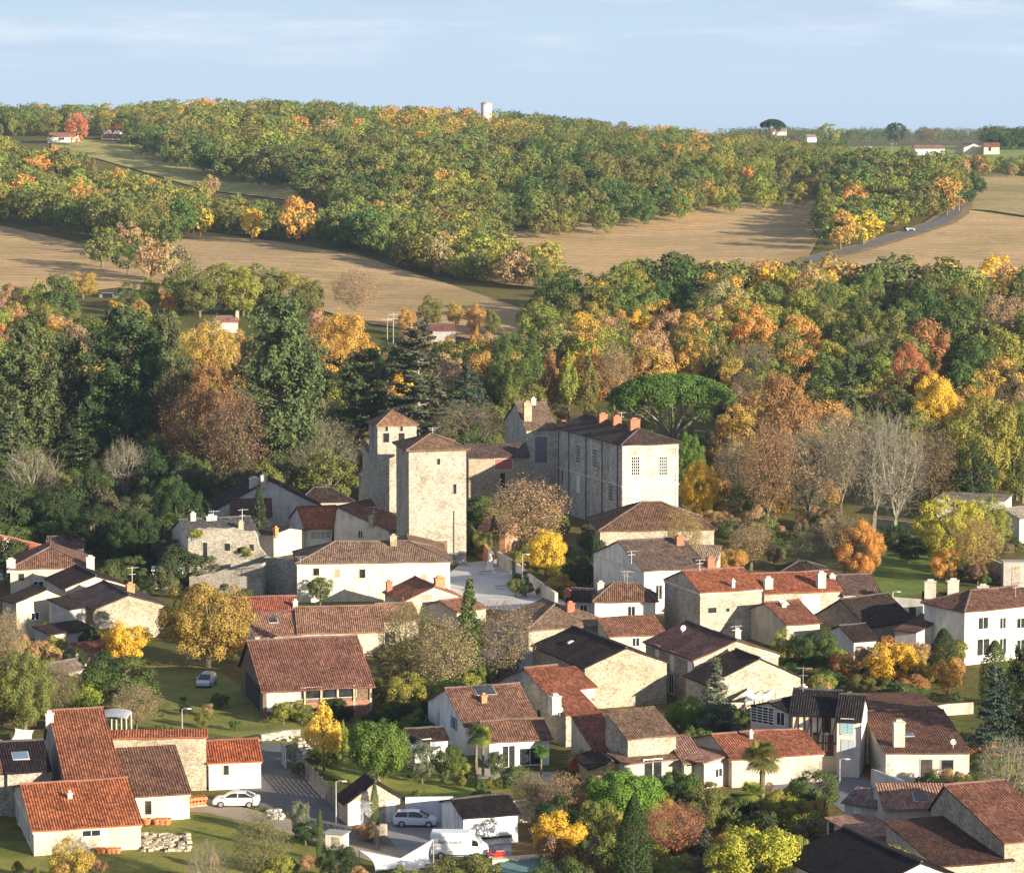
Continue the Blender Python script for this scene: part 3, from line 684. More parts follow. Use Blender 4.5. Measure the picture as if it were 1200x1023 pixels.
house('stone_barn', 'big rubble stone barn, its sunlit gable to us and its roof slope black with shade', 'barn', 'D',
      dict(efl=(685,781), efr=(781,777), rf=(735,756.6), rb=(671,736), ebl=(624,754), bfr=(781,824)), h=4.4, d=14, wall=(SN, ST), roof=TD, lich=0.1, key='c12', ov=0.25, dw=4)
house('house', 'stone house with red brown roof, white chimney and satellite dish', 'house', 'G',
      dict(efl=(659.7,837), efr=(703,831), rl=(619,781), rr=(648,781)), h=3.6, d=19, wall=(SN, STG), roof=TRB, lich=0.12, key='c13', t0=0.42, chim=[(650,829,1.3,1.5,'w',0.9)], dw=5, win=[('l',632,838,0.8,1.2,'o')])
house('annex', 'small lean-to against the big stone barn wall', 'annex', 'S', dict(efl=(672,806), efr=(697,803)), h=4.6, d=4, wall=(P, CREAM), roof=TRB, dw=0.3)
house('annex', 'lower red brown roof running down from the stone house', 'annex', 'S', dict(efl=(698,878), efr=(734,878), rl=(669,837), rr=(706,833)), h=2.6, d=9, wall=(P, CREAM), roof=TRB, lich=0.2, t0=0.3)
house('house', 'narrow stone house with weathered brown roof behind the garden pines', 'house', 'S',
      dict(efl=(735.6,863), efr=(793,860), rl=(710,832), rr=(765,829.4)), h=4.8, d=8, wall=(SN, STW), roof=(0.26,0.17,0.12), lich=0.35, t0=0.35, key='c15')
house('veranda', 'low cream veranda building under a shallow tiled roof', 'veranda', 'S', dict(efl=(737,891.6), efr=(802,888.6), rl=(708,881), rr=(792,879)), h=2.7, d=4, wall=(P, CREAM), roof=(0.36,0.23,0.16), lich=0.4, t0=0.2, win=[('f',765,903,1.9,2.3,'w')], key='ver')
house('wooden_shed', 'pale plank garden shed with shallow gable', 'shed', 'D', dict(efl=(693,900), efr=(742,897.6), rf=(716.3,891)), h=2.0, d=6, wall=('wood', (0.50,0.33,0.20)), roof=TD, t0=0.28, dw=1)
house('house', 'white house with blue shutters and wide brown roof with a skylight', 'house', 'G',
      dict(efl=(544,850), efr=(632,842), rl=(524,805), rr=(606,802)), h=3.3, d=12, wall=(P, (0.78,0.78,0.78)), roof=(0.29,0.16,0.11), lich=0.2, key='c17', chim=[(567,824,0.7,0.9,'o')],
      win=[('l',532,847,1.1,1.3,'h',(0.15,0.25,0.45)),('l',514,843,0.8,1.6,'s',(0.4,0.5,0.6))])
house('annex', 'single storey white front wing with french windows and brown roof', 'annex', 'G',
      dict(efl=(576,866), efr=(641,863), rl=(563,846), rr=(637,840)), h=3.0, d=9, wall=(P, (0.80,0.80,0.80)), roof=(0.29,0.16,0.11), lich=0.2, key='c17b', ov=0.5,
      win=[('f',596,888,1.3,2.2,'w'),('f',621,886,2.2,1.7,'w')])
house('porch', 'open right hand lean-to of the white house', 'porch', 'D', dict(efl=(641,866), efr=(664,886), rf=(641,864)), h=2.6, d=8, wall=(P, (0.6,0.58,0.55)), roof=(0.29,0.16,0.11), t0=0.3, win=[('f',655,896,1.8,1.9,'o')], dw=0.4) if False else None
house('annex', 'small white annex with dark roof left of the white house', 'annex', 'G', dict(efl=(482,866), efr=(526,866), rl=(476,854), rr=(516,851)), h=2.4, d=5, wall=(P, (0.76,0.76,0.76)), roof=TD, win=[('f',499,873,1.0,1.2,'h',(0.2,0.25,0.35))])
house('house', 'long grey rendered house with pale shutters and a stone gable', 'house', 'D',
      dict(efl=(812.8,769), efr=(915,768), rf=(862,748), ebl=(760,751), rb=(801,730), bfl=(813,826)), h=5.6, d=15, wall=(SN, ST), roof=(0.16,0.09,0.085), lich=0.12, key='c18', dw=4,
      chim=[(864,748,0.8,1.2,'w')], win=[('l',770.6,765,1.0,1.7,'s',(0.8,0.78,0.72)),('l',788,775,1.1,2.3,'s',(0.8,0.78,0.72)),('l',809,782,1.1,2.0,'s',(0.8,0.78,0.72)),('l',787,801,1.2,2.3,'w'),('l',808,810,1.0,1.9,'w')])
house('stone_barn', 'lower stone gable barn built against the front of the grey house', 'barn', 'D',
      dict(efl=(830,800), efr=(938,793), rf=(891,770), rb=(863,762)), h=3.9, d=7, rr=0.55, wall=(SN, STW), roof=TD, lich=0.1, key='c19', dw=1.5)
house('house', 'tall stone house with red roof and a grey rendered gable', 'house', 'G',
      dict(efl=(821,692), efr=(893,690), rl=(800,667), rr=(871.4,666.5), ebl=(777.6,678.6), bfr=(891,748)), h=6.4, d=9, wall=(SN, STW), roof=TR, lich=0.1, key='c20', ov=0.25,
      chim=[(859,688,0.5,1.0,'w')], win=[('f',834.5,715,1.2,0.7,'o'),('f',852.7,714.5,0.5,0.5,'o'),('f',865,731,0.8,1.0,'s',(0.6,0.55,0.5))])
house('house', 'long stone house with red roof and two tall wall chimneys', 'house', 'G',
      dict(efl=(896,694.6), efr=(985,690), rl=(880.8,671), rr=(969,670)), h=4.6, d=9, wall=(SN, STW), roof=(0.40,0.14,0.08), lich=0.2, key='c21', chim=[(900,689,1.3,1.5,'w'),(962,688,1.3,2.2,'w')], win=[('f',950,708,2.4,2.4,'s',(0.75,0.73,0.7))])
house('house', 'small house with plain red brown roof in front of the long stone house', 'house', 'G',
      dict(efl=(922,730), efr=(960.6,729), rl=(896,706), rr=(935,702.5)), h=3.4, d=9, wall=(P, CREAM), roof=(0.30,0.13,0.09), lich=0.05, key='c22', chim=[(918,711,0.7,0.4,'w')], dw=4)
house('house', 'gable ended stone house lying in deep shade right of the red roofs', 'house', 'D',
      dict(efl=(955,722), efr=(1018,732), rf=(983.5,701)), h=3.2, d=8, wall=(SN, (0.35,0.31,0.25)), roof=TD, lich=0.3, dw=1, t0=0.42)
house('outbuilding', 'low dark roofed outbuilding with pale gable below the shaded stone house', 'outbuilding', 'G',
      dict(efl=(1000,750), efr=(1030,748), rl=(985,733), rr=(1012,730)), h=2.6, d=6, wall=(P, (0.6,0.58,0.55)), roof=TD, lich=0.1)
house('house', 'white walled house with dark mottled roof beside the walled lawn', 'house', 'G',
      dict(efl=(984.6,696), efr=(1036,695), rl=(981,673), rr=(1016,673)), h=4.0, d=8, wall=(P, WHITE), roof=(0.19,0.12,0.10), lich=0.35, key='c24', chim=[(975,682,0.9,1.0,'w')])
house('house', 'house with dark hipped roof partly hidden behind the red roofed row', 'house', 'Hx',
      dict(efl=(915,672), efr=(968,672), rl=(935,656), rr=(945,657)), h=4.5, d=9, wall=(P, CREAM), roof=TD, lich=0.3, t0=0.35, dw=1)
house('house', 'large white two storey house with purple brown roof at the right edge', 'house', 'Hl',
      dict(efl=(1132,712), efr=(1215,711), rl=(1136,691.4)), h=6.8, d=9, wall=(P, (0.74,0.69,0.60)), roof=(0.22,0.12,0.09), lich=0.1, key='c26',
      win=[('f',1152,730,1.5,1.4,'h',(0.8,0.8,0.8)),('f',1175,730,0.9,1.3,'h',(0.8,0.8,0.8)),('f',1196,730,1.2,1.2,'h',(0.8,0.8,0.8)),('f',1152,758,1.9,2.0,'w'),('f',1175,757,1.0,1.9,'w'),('f',1196,756,1.2,1.4,'w')])
house('house', 'low dark roofed house carrying three stout white chimneys in a row', 'house', 'G',
      dict(efl=(1078,707), efr=(1160,703), rl=(1086,697), rr=(1160,694)), h=4.2, d=7, wall=(P, (0.6,0.58,0.54)), roof=TD, lich=0.1, chim=[(1090,700,1.7,2.4,'w'),(1117,697,1.7,2.2,'w'),(1152,694,1.7,1.6,'w')])
house('house', 'white house with dark roof and a tall thin chimney left of the two storey house', 'house', 'D',
      dict(efl=(1073,743), efr=(1134,722), rf=(1106,724), ebl=(1049,735)), h=3.8, d=9, wall=(P, (0.66,0.64,0.6)), roof=(0.17,0.09,0.075), lich=0.05, key='c27', chim=[(1106,728,0.9,2.2,'s')], dw=3, t0=0.3)
house('villa', 'pale villa half hidden by the gold tree at the edge of the park', 'villa', 'D',
      dict(efl=(1160,600), efr=(1197,607), rf=(1172,596)), h=4.6, d=12, wall=(P, (0.62,0.58,0.5)), roof=(0.5,0.45,0.38), lich=0.1, t0=0.3, win=[('f',1178,612,1.0,1.3,'w')])
house('villa', 'flat roofed white villa wing behind the gold tree', 'villa', 'F', dict(efl=(1098,583), efr=(1178,586)), h=4.0, d=8, wall=(P, (0.6,0.57,0.5)), roof=(0.3,0.27,0.24), cap=False)
# ---- ruin group
house('house', 'old house behind the ruined wall with a dark mono pitch roof and pale side', 'house', 'G',
      dict(efl=(219,627), efr=(305,627), ebl=(201.6,619), rl=(212,607), rr=(290,607)), h=6.0, d=8, wall=(P, (0.66,0.62,0.55)), roof=(0.13,0.13,0.14), lich=0.2, key='b1', dw=2, chim=[(226,610,0.9,1.2,'w'),(247,608,1.8,0.5,'w'),(282,622,0.9,1.5,'s')],
      win=[('l',206,650,0.9,1.7,'h',(0.7,0.7,0.68)),('l',212,653,0.9,1.7,'w')])
house('house', 'tall gabled white house lying wholly in shade at the wood edge', 'house', 'D',
      dict(at=(313,470,17.5,12)), h=4.0, d=12, wall=(P, (0.62,0.60,0.56)), roof=TD, key='b3', chim=[(298,570,1.8,1.6,'w'),(309,567,1.2,1.6,'w')], t0=0.52, dw=1, tw=0.1)
house('house', 'dark brown roofed low house below the white gable and beside the dark fir', 'house', 'G',
      dict(efl=(267,606), efr=(322,604), rl=(275,586), rr=(313,584)), h=4.2, d=8, wall=(P, (0.5,0.47,0.42)), roof=(0.15,0.085,0.075), lich=0.05)
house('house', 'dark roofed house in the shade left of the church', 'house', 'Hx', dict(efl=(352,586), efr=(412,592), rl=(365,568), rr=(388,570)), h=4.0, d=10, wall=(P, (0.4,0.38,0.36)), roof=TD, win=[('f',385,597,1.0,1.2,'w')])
house('house', 'house with bright orange roof and a band of dark windows under the eave', 'house', 'G',
      dict(efl=(356.6,619), efr=(404,618), rl=(350,593), rr=(391,593)), h=3.6, d=9, wall=(P, WHITE), roof=TO, lich=0.05, key='b5', win=[('f',375.5,627,3.0,0.9,'m')])
house('annex', 'cream annex with black roof and orange chimney left of the orange roof', 'annex', 'D',
      dict(efl=(320,629), efr=(357,617.5), rf=(340,620), ebl=(303,621)), h=3.6, d=6, wall=(P, CREAM), roof=TD, key='b5b', chim=[(323,625,0.8,1.0,'o')], t0=0.3)
house('house', 'white gabled house with small square window and a rake of roof aerials', 'house', 'D',
      dict(efl=(392,616), efr=(456,622), rf=(394,594)), h=4.0, d=10, rr=0.05, wall=(P, (0.66,0.62,0.55)), roof=(0.30,0.16,0.11), key='b6', chim=[(436,613,1.0,1.2,'s')], win=[('f',422.6,626,0.8,1.1,'w')], dw=1, t0=6.6, tw=0.4)
house('house', 'long cream two storey house with ribbed brown hipped roof in front of the church', 'house', 'Hx',
      dict(efl=(349,657), efr=(526,661.5), rl=(393.5,634), rr=(479,634.4), ebl=(343,643), bfl=(350,706)), h=5.6, d=11, wall=(P, (0.72,0.66,0.54)), roof=(0.30,0.205,0.15), lich=0.35, key='b7', chim=[(461,639,1.1,1.6,'s')],
      win=[('f',370.6,670,0.8,1.0,'o'),('f',395.5,671.6,0.8,1.2,'s',(0.45,0.3,0.22)),('f',424.7,672,0.8,1.2,'o'),('f',437,694,1.1,3.0,'s',(0.6,0.56,0.48)),('f',497,677,0.8,1.0,'s',(0.6,0.3,0.22)),('f',482,684,0.7,1.0,'o')])
house('house', 'small white gabled house tucked between the long cream house and the church tower', 'house', 'D',
      dict(at=(483,409,8.6,4)), h=5.9, d=7, rr=0.42, wall=(P, WHITE), roof=(0.34,0.21,0.15), t0=0.36)
house('house', 'little gabled house with two brick chimneys in front of the long cream house', 'house', 'D',
      dict(efl=(477,699), efr=(545,706), rf=(506,684), ebl=(447,691), rb=(489,678)), h=3.2, d=8, wall=(P, CREAM), roof=(0.40,0.17,0.10), key='b8', chim=[(456,692,0.9,1.4,'r'),(515,688,1.6,1.5,'o')], t0=0.35, win=[('f',500,700,1.6,0.8,'s',(0.35,0.25,0.18))])
house('annex', 'lower front gable of the little gabled house facing the square', 'annex', 'D', dict(efl=(498,708), efr=(537,716), rf=(512,704)), h=2.4, d=5, wall=(P, CREAM), roof=(0.40,0.2,0.12), dw=0.5, t0=0.3)
house('barn', 'low barn with short bright red roof behind the round gold tree', 'barn', 'G', dict(efl=(278,717), efr=(348,716.6), rl=(272,699), rr=(346.5,699)), h=3.4, d=8, wall=(P, CREAM), roof=(0.46,0.15,0.10), lich=0.25, chim=[(346,712,0.7,0.9,'w')])
house('barn', 'barn with ribbed pinkish roof and roof light left of the long pink roof', 'barn', 'S', dict(efl=(302,744), efr=(350,743), rl=(288,717), rr=(346,716.6)), h=3.0, d=9, wall=(P, WHITE), roof=TP, lich=0.4, key='b9', t0=0.3)
house('barn', 'long barn with ribbed pink tiled roof between the square and the big brown barn', 'barn', 'G', dict(efl=(350,743.5), efr=(448,736), rl=(347,711), rr=(445,709.5)), h=3.2, d=18, wall=(P, CREAM), roof=TP, lich=0.35, key='b9b', t0=0.3, dw=5)
house('barn', 'right hand end of the pink barn, its stone front in shade behind bare trees', 'barn', 'G', dict(efl=(448,735), efr=(490,716), rl=(443,709.5), rr=(482,703)), h=3.2, d=12, wall=(SN, ST), roof=TP, lich=0.35, t0=0.3, win=[('f',450,756,1.4,1.6,'w')])
house('barn', 'large open sided barn with mottled red brown roof and brick infill', 'barn', 'G',
      dict(efl=(311,805), efr=(434,804), rl=(288,748), rr=(418,748)), h=3.4, d=20, rr=0.62, wall=('wood', (0.17,0.12,0.085)), roof=(0.27,0.13,0.095), lich=0.4, key='b10', ov=0.5, dw=4, t0=0.45,
      win=[('f',332,820,3.6,2.3,'g',(0.55,0.5,0.42)),('f',385,811,6.2,1.2,'o')])
house('lean_to', 'little tiled roof on posts at the foot of the hedge below the square', 'lean-to', 'D', dict(efl=(181,640), efr=(181.5,650)), h=3, d=3) if False else None
# ---- left cluster
house('house', 'house with orange hipped roof at the far left edge', 'house', 'Hr', dict(efl=(-40,650), efr=(24.4,649), ebr=(46,638.5), rr=(-3,625)), h=3.8, d=9, wall=(P, WHITE), roof=(0.62,0.22,0.10), lich=0.05, key='a1', chim=[(7,645,0.9,1.8,'w')])
house('house', 'wide cream house with brown hip end facing us in the left cluster', 'house', 'Hf', dict(efl=(12,665.5), efr=(106,663.5), rf=(58.6,641)), h=4.6, d=11, wall=(P, CREAM), roof=(0.30,0.17,0.12), lich=0.1, key='a2', dw=1, chim=[(13,665,1.4,1.3,'w'),(106,664,1.3,1.6,'w')], win=[('f',25,676,0.8,0.9,'o'),('f',45,685,1.4,0.9,'w')])
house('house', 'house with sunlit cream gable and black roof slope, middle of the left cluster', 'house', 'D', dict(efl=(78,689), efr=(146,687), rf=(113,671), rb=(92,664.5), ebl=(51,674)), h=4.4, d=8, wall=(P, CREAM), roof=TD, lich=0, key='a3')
house('house', 'house with rubble stone gable and broken dark roof above the gold tree', 'house', 'D', dict(efl=(108.5,711), efr=(194.5,711), rf=(151.5,696), rb=(119,682), ebl=(82,696)), h=4.2, d=9, wall=(SN, ST), roof=(0.10,0.075,0.08), lich=0.1, key='a4', chim=[(152.5,694,1.2,1.3,'o')])
house('house', 'grey rendered house with small white window at the left edge', 'house', 'D', dict(efl=(18.6,706), efr=(76,698), rf=(55.7,690.5), ebl=(3,701)), h=5.0, d=6, rr=0.62, wall=(P, (0.52,0.47,0.38)), roof=TD, key='a5', win=[('f',41,722,1.1,0.9,'w')], t0=0.35)
house('annex', 'small box-shaped wing with pale front set between the grey house and the stone gable', 'annex', 'S', dict(efl=(82,713), efr=(100,710)), h=4.6, d=4, wall=(P, (0.5,0.48,0.45)), roof=TD, t0=0.2, dw=0.3)
house('lean_to', 'dark lean-to roof below the grey house', 'lean-to', 'S', dict(efl=(58,741), efr=(108,736), rl=(40,735)), h=2.6, d=4, wall=(P, (0.45,0.43,0.4)), roof=TD, t0=0.25, dw=1)
house('shed', 'small shed roofed in pink tiles below the left cluster', 'shed', 'G', dict(efl=(62,789), efr=(100,783), rl=(52,780), rr=(86,770)), h=2.2, d=7, wall=(SN, STW), roof=(0.34,0.25,0.24), lich=0.4)
house('lean_to', 'rusty red lean-to in front of the stone gable', 'lean-to', 'S', dict(efl=(88,760), efr=(122,755), rl=(85,754)), h=2.4, d=3, wall=('wood', (0.3,0.24,0.18)), roof=TRB, t0=0.25, dw=0.5)
house('barn', 'low tiled barn in shade by the wood behind the left cluster', 'barn', 'G', dict(efl=(53,641), efr=(99,640), rl=(58,629), rr=(98,628.5)), h=2.8, d=8, wall=(P, (0.55,0.57,0.6)), roof=(0.22,0.13,0.12), lich=0.4)
# ---- bottom left farm
house('house', 'low cream house with bright orange tiled roof on the lawn at lower left', 'house', 'G',
      dict(efl=(40.4,969.5), efr=(165.4,965.5), rl=(23.5,918), rr=(149,912.7), bfl=(41,1001), bfr=(164,996.5)), h=2.7, d=14, wall=(P, CREAM), roof=TO, lich=0.03, key='d1', dw=6, tw=0.1, t0=0.4, chim=[(82,936,0.5,0.6,'w')],
      win=[('f',107,974,1.6,0.8,'w'),('l',22.5,966,1.5,1.8,'w'),('l',34.5,976,1.5,1.8,'w')])
house('house', 'tall farmhouse with long steep red brown roof behind the orange one', 'house', 'G',
      dict(efl=(77.4,912), efr=(144,911), rl=(61,832), rr=(116,830), bfl=(77,965)), h=4.6, d=20, rr=0.75, wall=(SN, (0.50,0.46,0.40)), roof=(0.42,0.165,0.09), lich=0.12, key='d2', dw=6, tw=0.1, t0=0.5, chim=[(58,846,0.9,1.0,'w')],
      win=[('l',57,883,0.8,1.1,'o'),('l',66,903,0.8,1.1,'o')])
house('barn', 'stone barn wall with narrow orange roof strip', 'barn', 'S', dict(efl=(128,864), efr=(244,861), rl=(126.7,857), rr=(243.5,853.6), bfr=(237,926)), h=5.4, d=4, wall=(SN, ST), roof=TR, lich=0.1, t0=0.25, key='d3')
house('outbuilding', 'cream outbuilding with mottled brown roof beside the stone barn wall', 'outbuilding', 'S', dict(efl=(156,931), efr=(224,928.5), rl=(136,876), rr=(205,874.5), bfr=(219,959)), h=2.5, d=12, wall=(P, CREAM), roof=(0.24,0.13,0.09), lich=0.45, key='d4', tw=0.1, t0=0.35,
      win=[('f',173.6,946,0.6,1.3,'o'),('f',206,948,1.6,2.0,'s',(0.75,0.7,0.62))])
house('garage', 'white walled garage with red tiled roof beside the driveway', 'garage', 'G', dict(efl=(243.5,891.5), efr=(308,890), rl=(243.5,868), rr=(297,866), bfl=(243,924), bfr=(307.5,925)), h=3.0, d=7, wall=(P, WHITE), roof=(0.50,0.15,0.07), lich=0.03, key='d5', win=[('f',265,901,0.5,1.1,'o')])
house('outbuilding', 'outbuilding with black roof and blue skylight at the left edge', 'outbuilding', 'G', dict(efl=(8,903), efr=(59,901), rl=(0,869), rr=(48,867)), h=4.4, d=10, wall=(SN, STG), roof=(0.035,0.026,0.03), lich=0.05, key='d6', tw=0.1)
house('outbuilding', 'end of a brown roofed outbuilding cut by the left edge', 'outbuilding', 'G', dict(efl=(-40,905), efr=(8,903), rl=(-48,870), rr=(0,869)), h=4.4, d=10, wall=(SN, STG), roof=(0.28,0.13,0.10), lich=0.2, tw=0.1)
# ---- centre front
house('garage', 'small gabled garage with white door behind the slatted fence', 'garage', 'D', dict(efl=(409.4,938), efr=(475,936), rf=(433,914), ebl=(396,931), bfl=(409,967)), h=2.6, d=6, wall=(SN, STW), roof=TD, lich=0.05, key='d9', win=[('f',422,956,2.3,2.1,'g',(0.8,0.8,0.8)),('f',458,953,0.9,2.0,'s',(0.75,0.75,0.75))], t0=0.36, tw=0.1)
house('garage', 'white garage with dark flat-looking roof behind the white van', 'garage', 'G', dict(efl=(543,955), efr=(606,952), rl=(528,934), rr=(594.7,933), bfl=(545.5,992)), h=3.0, d=8, wall=(P, (0.74,0.76,0.80)), roof=(0.03,0.025,0.028), lich=0.05, key='d11', win=[('l',535,962,1.0,1.9,'d',(0.6,0.62,0.66)),('f',580,981,3.2,0.2,'o')])
# ---- right front
house('house', 'long cream single storey house with red tiled roof behind the palms', 'house', 'G', dict(efl=(858.5,886), efr=(964,882.7), rl=(835,860), rr=(939.5,854.6)), h=3.0, d=9, wall=(P, CREAM), roof=(0.44,0.17,0.10), lich=0.3, key='e1', chim=[(880,866,0.4,0.8,'w')])
house('annex', 'low annex with faded tile roof and small barred window left of the long red roof', 'annex', 'D', dict(efl=(825,893), efr=(858,886), rf=(857,884)), h=2.8, d=7, rr=0.9, wall=(P, CREAM), roof=(0.45,0.25,0.20), lich=0.4, t0=0.12, dw=0.6, win=[('f',842,905,0.9,0.8,'w')])
house('annex', 'low annex roofed in faded tiles joining the veranda', 'annex', 'S', dict(efl=(802,893), efr=(826,892)), h=2.6, d=7, wall=(P, CREAM), roof=(0.40,0.23,0.18), lich=0.4, t0=0.18, dw=0.6)
house('house', 'small house of pale render with a glazed upper bay beside the timber framed house', 'house', 'D', dict(efl=(881,826), efr=(925,834), rf=(900,822)), h=6.0, d=9, wall=(P, (0.60,0.54,0.44)), roof=(0.035,0.033,0.038), lich=0.05, t0=0.3, dw=1, win=[('f',891,837,3.0,1.7,'m'),('f',915,842,1.0,1.3,'h',(0.4,0.42,0.45))], chim=[(941,820,0.7,1.6,'w')])
house('timber_framed_house', 'half timbered house with dark diagonal beams and dark roof', 'house', 'G', dict(efl=(926,834), efr=(983,838), rl=(933,808), rr=(984,808)), h=6.0, d=9, wall=(P, (0.62,0.56,0.46)), roof=(0.035,0.032,0.036), lich=0.05, key='e3', t0=0.4, win=[('f',968,849,0.8,1.6,'o'),('f',957,868,0.8,1.8,'o'),('f',965,870,0.6,1.6,'o'),('f',972,873,0.9,2.2,'d',(0.12,0.05,0.05))])
house('house', 'tall narrow white fronted house with blue awning shutters at the street corner', 'house', 'G', dict(efl=(983,838), efr=(1007,847), rl=(984,809), rr=(1013,818)), h=6.0, d=7, dw=1.5, tw=.15, wall=(P, (0.62,0.60,0.56)), roof=(0.035,0.032,0.036), lich=0.05, t0=0.4, win=[('f',993,851,1.2,1.5,'s',(0.25,0.42,0.5)),('f',994,876,1.2,1.6,'s',(0.4,0.45,0.5))])
house('house', 'stone house with big dark brown roof and a broad pale chimney stack', 'house', 'G', dict(efl=(1037,880), efr=(1138,881), rl=(1012,827), rr=(1102,838)), h=3.6, d=13, t0=0.6, wall=(P, (0.60,0.57,0.52)), roof=(0.21,0.11,0.075), lich=0.1, key='e4', tw=0.1, chim=[(1053,874,1.3,2.9,'w',1.0)], dw=6,
      win=[('f',1085.5,900,1.2,1.8,'d',(0.06,0.05,0.05)),('f',1110,896,1.2,1.0,'o'),('l',1011,893,0.8,1.6,'d',(0.1,0.08,0.07)),('l',1017,877,0.8,1.1,'s',(0.5,0.52,0.55))])
house('house', 'house with chequered pink tiled roof and roof light in the lower right block', 'house', 'S', dict(efl=(1030,948), efr=(1122,944), rl=(1036,920), rr=(1101,917)), h=4.6, d=8, wall=(P, CREAM), roof=(0.44,0.25,0.19), lich=0.4, key='e5', t0=0.3)
house('house', 'lilac tiled lean-to house with stove pipe left of the chequered roof', 'house', 'S', dict(efl=(991,937), efr=(1029,946), rl=(1005,922)), h=3.6, d=7, wall=(P, (0.6,0.58,0.56)), roof=(0.30,0.22,0.22), lich=0.4, t0=0.3, win=[('f',1005,951,0.8,0.7,'s',(0.7,0.72,0.75))], chim=[(1027,936,0.5,1.4,'w')])
house('house', 'small house with pale pink tiled roof in front of the lilac one', 'house', 'S', dict(efl=(1012,978), efr=(1051,976.5), rl=(964,958), rr=(1021,954)), h=3.4, d=7, wall=(P, CREAM), roof=(0.46,0.28,0.22), lich=0.35, t0=0.3, key='e6', win=[('l',975,972,0.9,1.2,'o')])
house('barn', 'barn with huge dark weathered roof behind the black one at lower right', 'barn', 'S', dict(efl=(1101,1013), efr=(1184,1007), rl=(1037,961), rr=(1122,956.6)), h=3.6, d=13, wall=(SN, STW), roof=(0.13,0.07,0.055), lich=0.25, key='e8', tw=0.1, t0=0.3)
house('barn', 'barn with pitch black roof at the bottom edge', 'barn', 'D', dict(efl=(1000,1046), efr=(1130,1030), rf=(1091,1010.6), rb=(988,969.5), ebl=(921,1003)), h=4.2, d=14, rr=0.55, wall=(P, (0.7,0.68,0.64)), roof=(0.02,0.016,0.018), lich=0.02, dw=5, t0=0.33)
house('stone_house', 'tall stone house with brown roof at the right edge, its shaded gable running downhill', 'house', 'G', dict(efl=(1183,984), efr=(1240,980), rl=(1102,918), rr=(1180,916)), h=5.2, d=20, rr=0.8, wall=(SN, ST), roof=(0.30,0.14,0.10), lich=0.12, key='e9', tw=0.1, t0=0.42, dw=6)
# ---- far buildings
def zpix(py, Y, dh): return CAMZ-Y*(py-155)/F-dh     # height of the base so that a point dh above it shows on row py
FW = (0.80, 0.78, 0.74)
house('farmhouse', 'white farmhouse with pinkish roof on the far left hill', 'farmhouse', 'G', dict(at=(74,1400,13.5,-6)), h=3.6, d=9, z0=zpix(160,1400,3.6), wall=(P, FW), roof=(0.5,0.25,0.18), lich=0, win=[('f',72,163,3.0,1.2,'w')], ov=0.5)
house('farmhouse', 'farmhouse with orange red roof on the far left hill behind the red tree', 'farmhouse', 'G', dict(at=(134,1450,9,4)), h=4, d=10, z0=zpix(152,1450,4), wall=(P, FW), roof=(0.55,0.16,0.10), lich=0, win=[('f',132,154,1.2,1.4,'w')])
house('farmhouse', 'brown roofed farm building below the orange red roof on the far hill', 'farmhouse', 'G', dict(at=(136,1420,13,3)), h=3, d=10, z0=zpix(162,1420,3), wall=(P, (0.7,0.66,0.6)), roof=(0.34,0.16,0.12), lich=0)
house('shed', 'dark shed in the meadow on the far left hill', 'shed', 'G', dict(at=(150,1395,10,-4)), h=2.6, d=7, z0=zpix(170,1395,2.6), wall=(P, (0.45,0.43,0.4)), roof=(0.13,0.10,0.10), lich=0.3)
house('warehouse', 'long white warehouse with low brown roof on the right skyline fields', 'warehouse', 'G', dict(at=(1088,1500,15,2)), h=3.8, d=12, z0=zpix(174,1500,3.8), wall=(P, (0.85,0.85,0.82)), roof=(0.4,0.27,0.2), lich=0, ov=0.5, t0=0.25)
house('farmhouse', 'farmhouse with terracotta roof and pale walls on the right skyline fields', 'farmhouse', 'G', dict(at=(1160,1520,8,-8)), h=3.2, d=10, z0=zpix(172,1520,3.2), wall=(P, (0.8,0.7,0.5)), roof=(0.42,0.17,0.12), lich=0, win=[('f',1160,175,1.4,2,'o')])
house('barn', 'pale roofed farm barn left of the terracotta farmhouse on the skyline fields', 'barn', 'D', dict(at=(1139,1530,11,14)), h=2.8, d=12, z0=zpix(173,1530,2.8), wall=(P, (0.7,0.6,0.5)), roof=(0.55,0.42,0.33), lich=0)
house('hut', 'tiny white hut on the green skyline field', 'hut', 'G', dict(at=(1016,1650,4,5)), h=1.8, d=4, wall=(P, (0.85,0.85,0.85)), roof=(0.6,0.6,0.6), lich=0)
house('house', 'white house near the big pine on the right skyline', 'house', 'G', dict(at=(950,1620,5,5)), h=2, d=8, z0=zpix(161,1620,2), wall=(P, (0.85,0.85,0.85)), roof=(0.5,0.4,0.35), lich=0)
house('house', 'white walled house under the flat topped pine on the skyline', 'house', 'G', dict(at=(912,1600,8,-5)), h=1.6, d=8, z0=zpix(154,1600,1.6), wall=(P, (0.6,0.6,0.6)), roof=(0.5,0.4,0.35), lich=0)
house('cottage', 'cottage with pinkish roof among the trees below the striped field', 'cottage', 'G', dict(at=(266,700,5,10)), h=2.0, d=6, z0=zpix(376,700,2.0), wall=(P, (0.55,0.48,0.42)), roof=(0.42,0.22,0.18), lich=0.2, chim=[(278,372,1.0,1.6,'s')])
house('cottage', 'cottage with plum coloured roof half hidden above the cedars', 'cottage', 'G', dict(at=(519,690,6,10)), h=2.0, d=7, z0=zpix(386,690,2.0), wall=(P, (0.3,0.3,0.3)), roof=(0.28,0.13,0.12), lich=0.1)
house('hangar', 'blue grey farm hangar at the left edge of the park', 'hangar', 'G', dict(at=(-8,660,8,0)), h=4, d=9, z0=zpix(402,660,4), wall=(P, (0.4,0.45,0.5)), roof=(0.36,0.42,0.5), lich=0, cap=False, win=[('f',0,412,2.4,2.6,'o')])
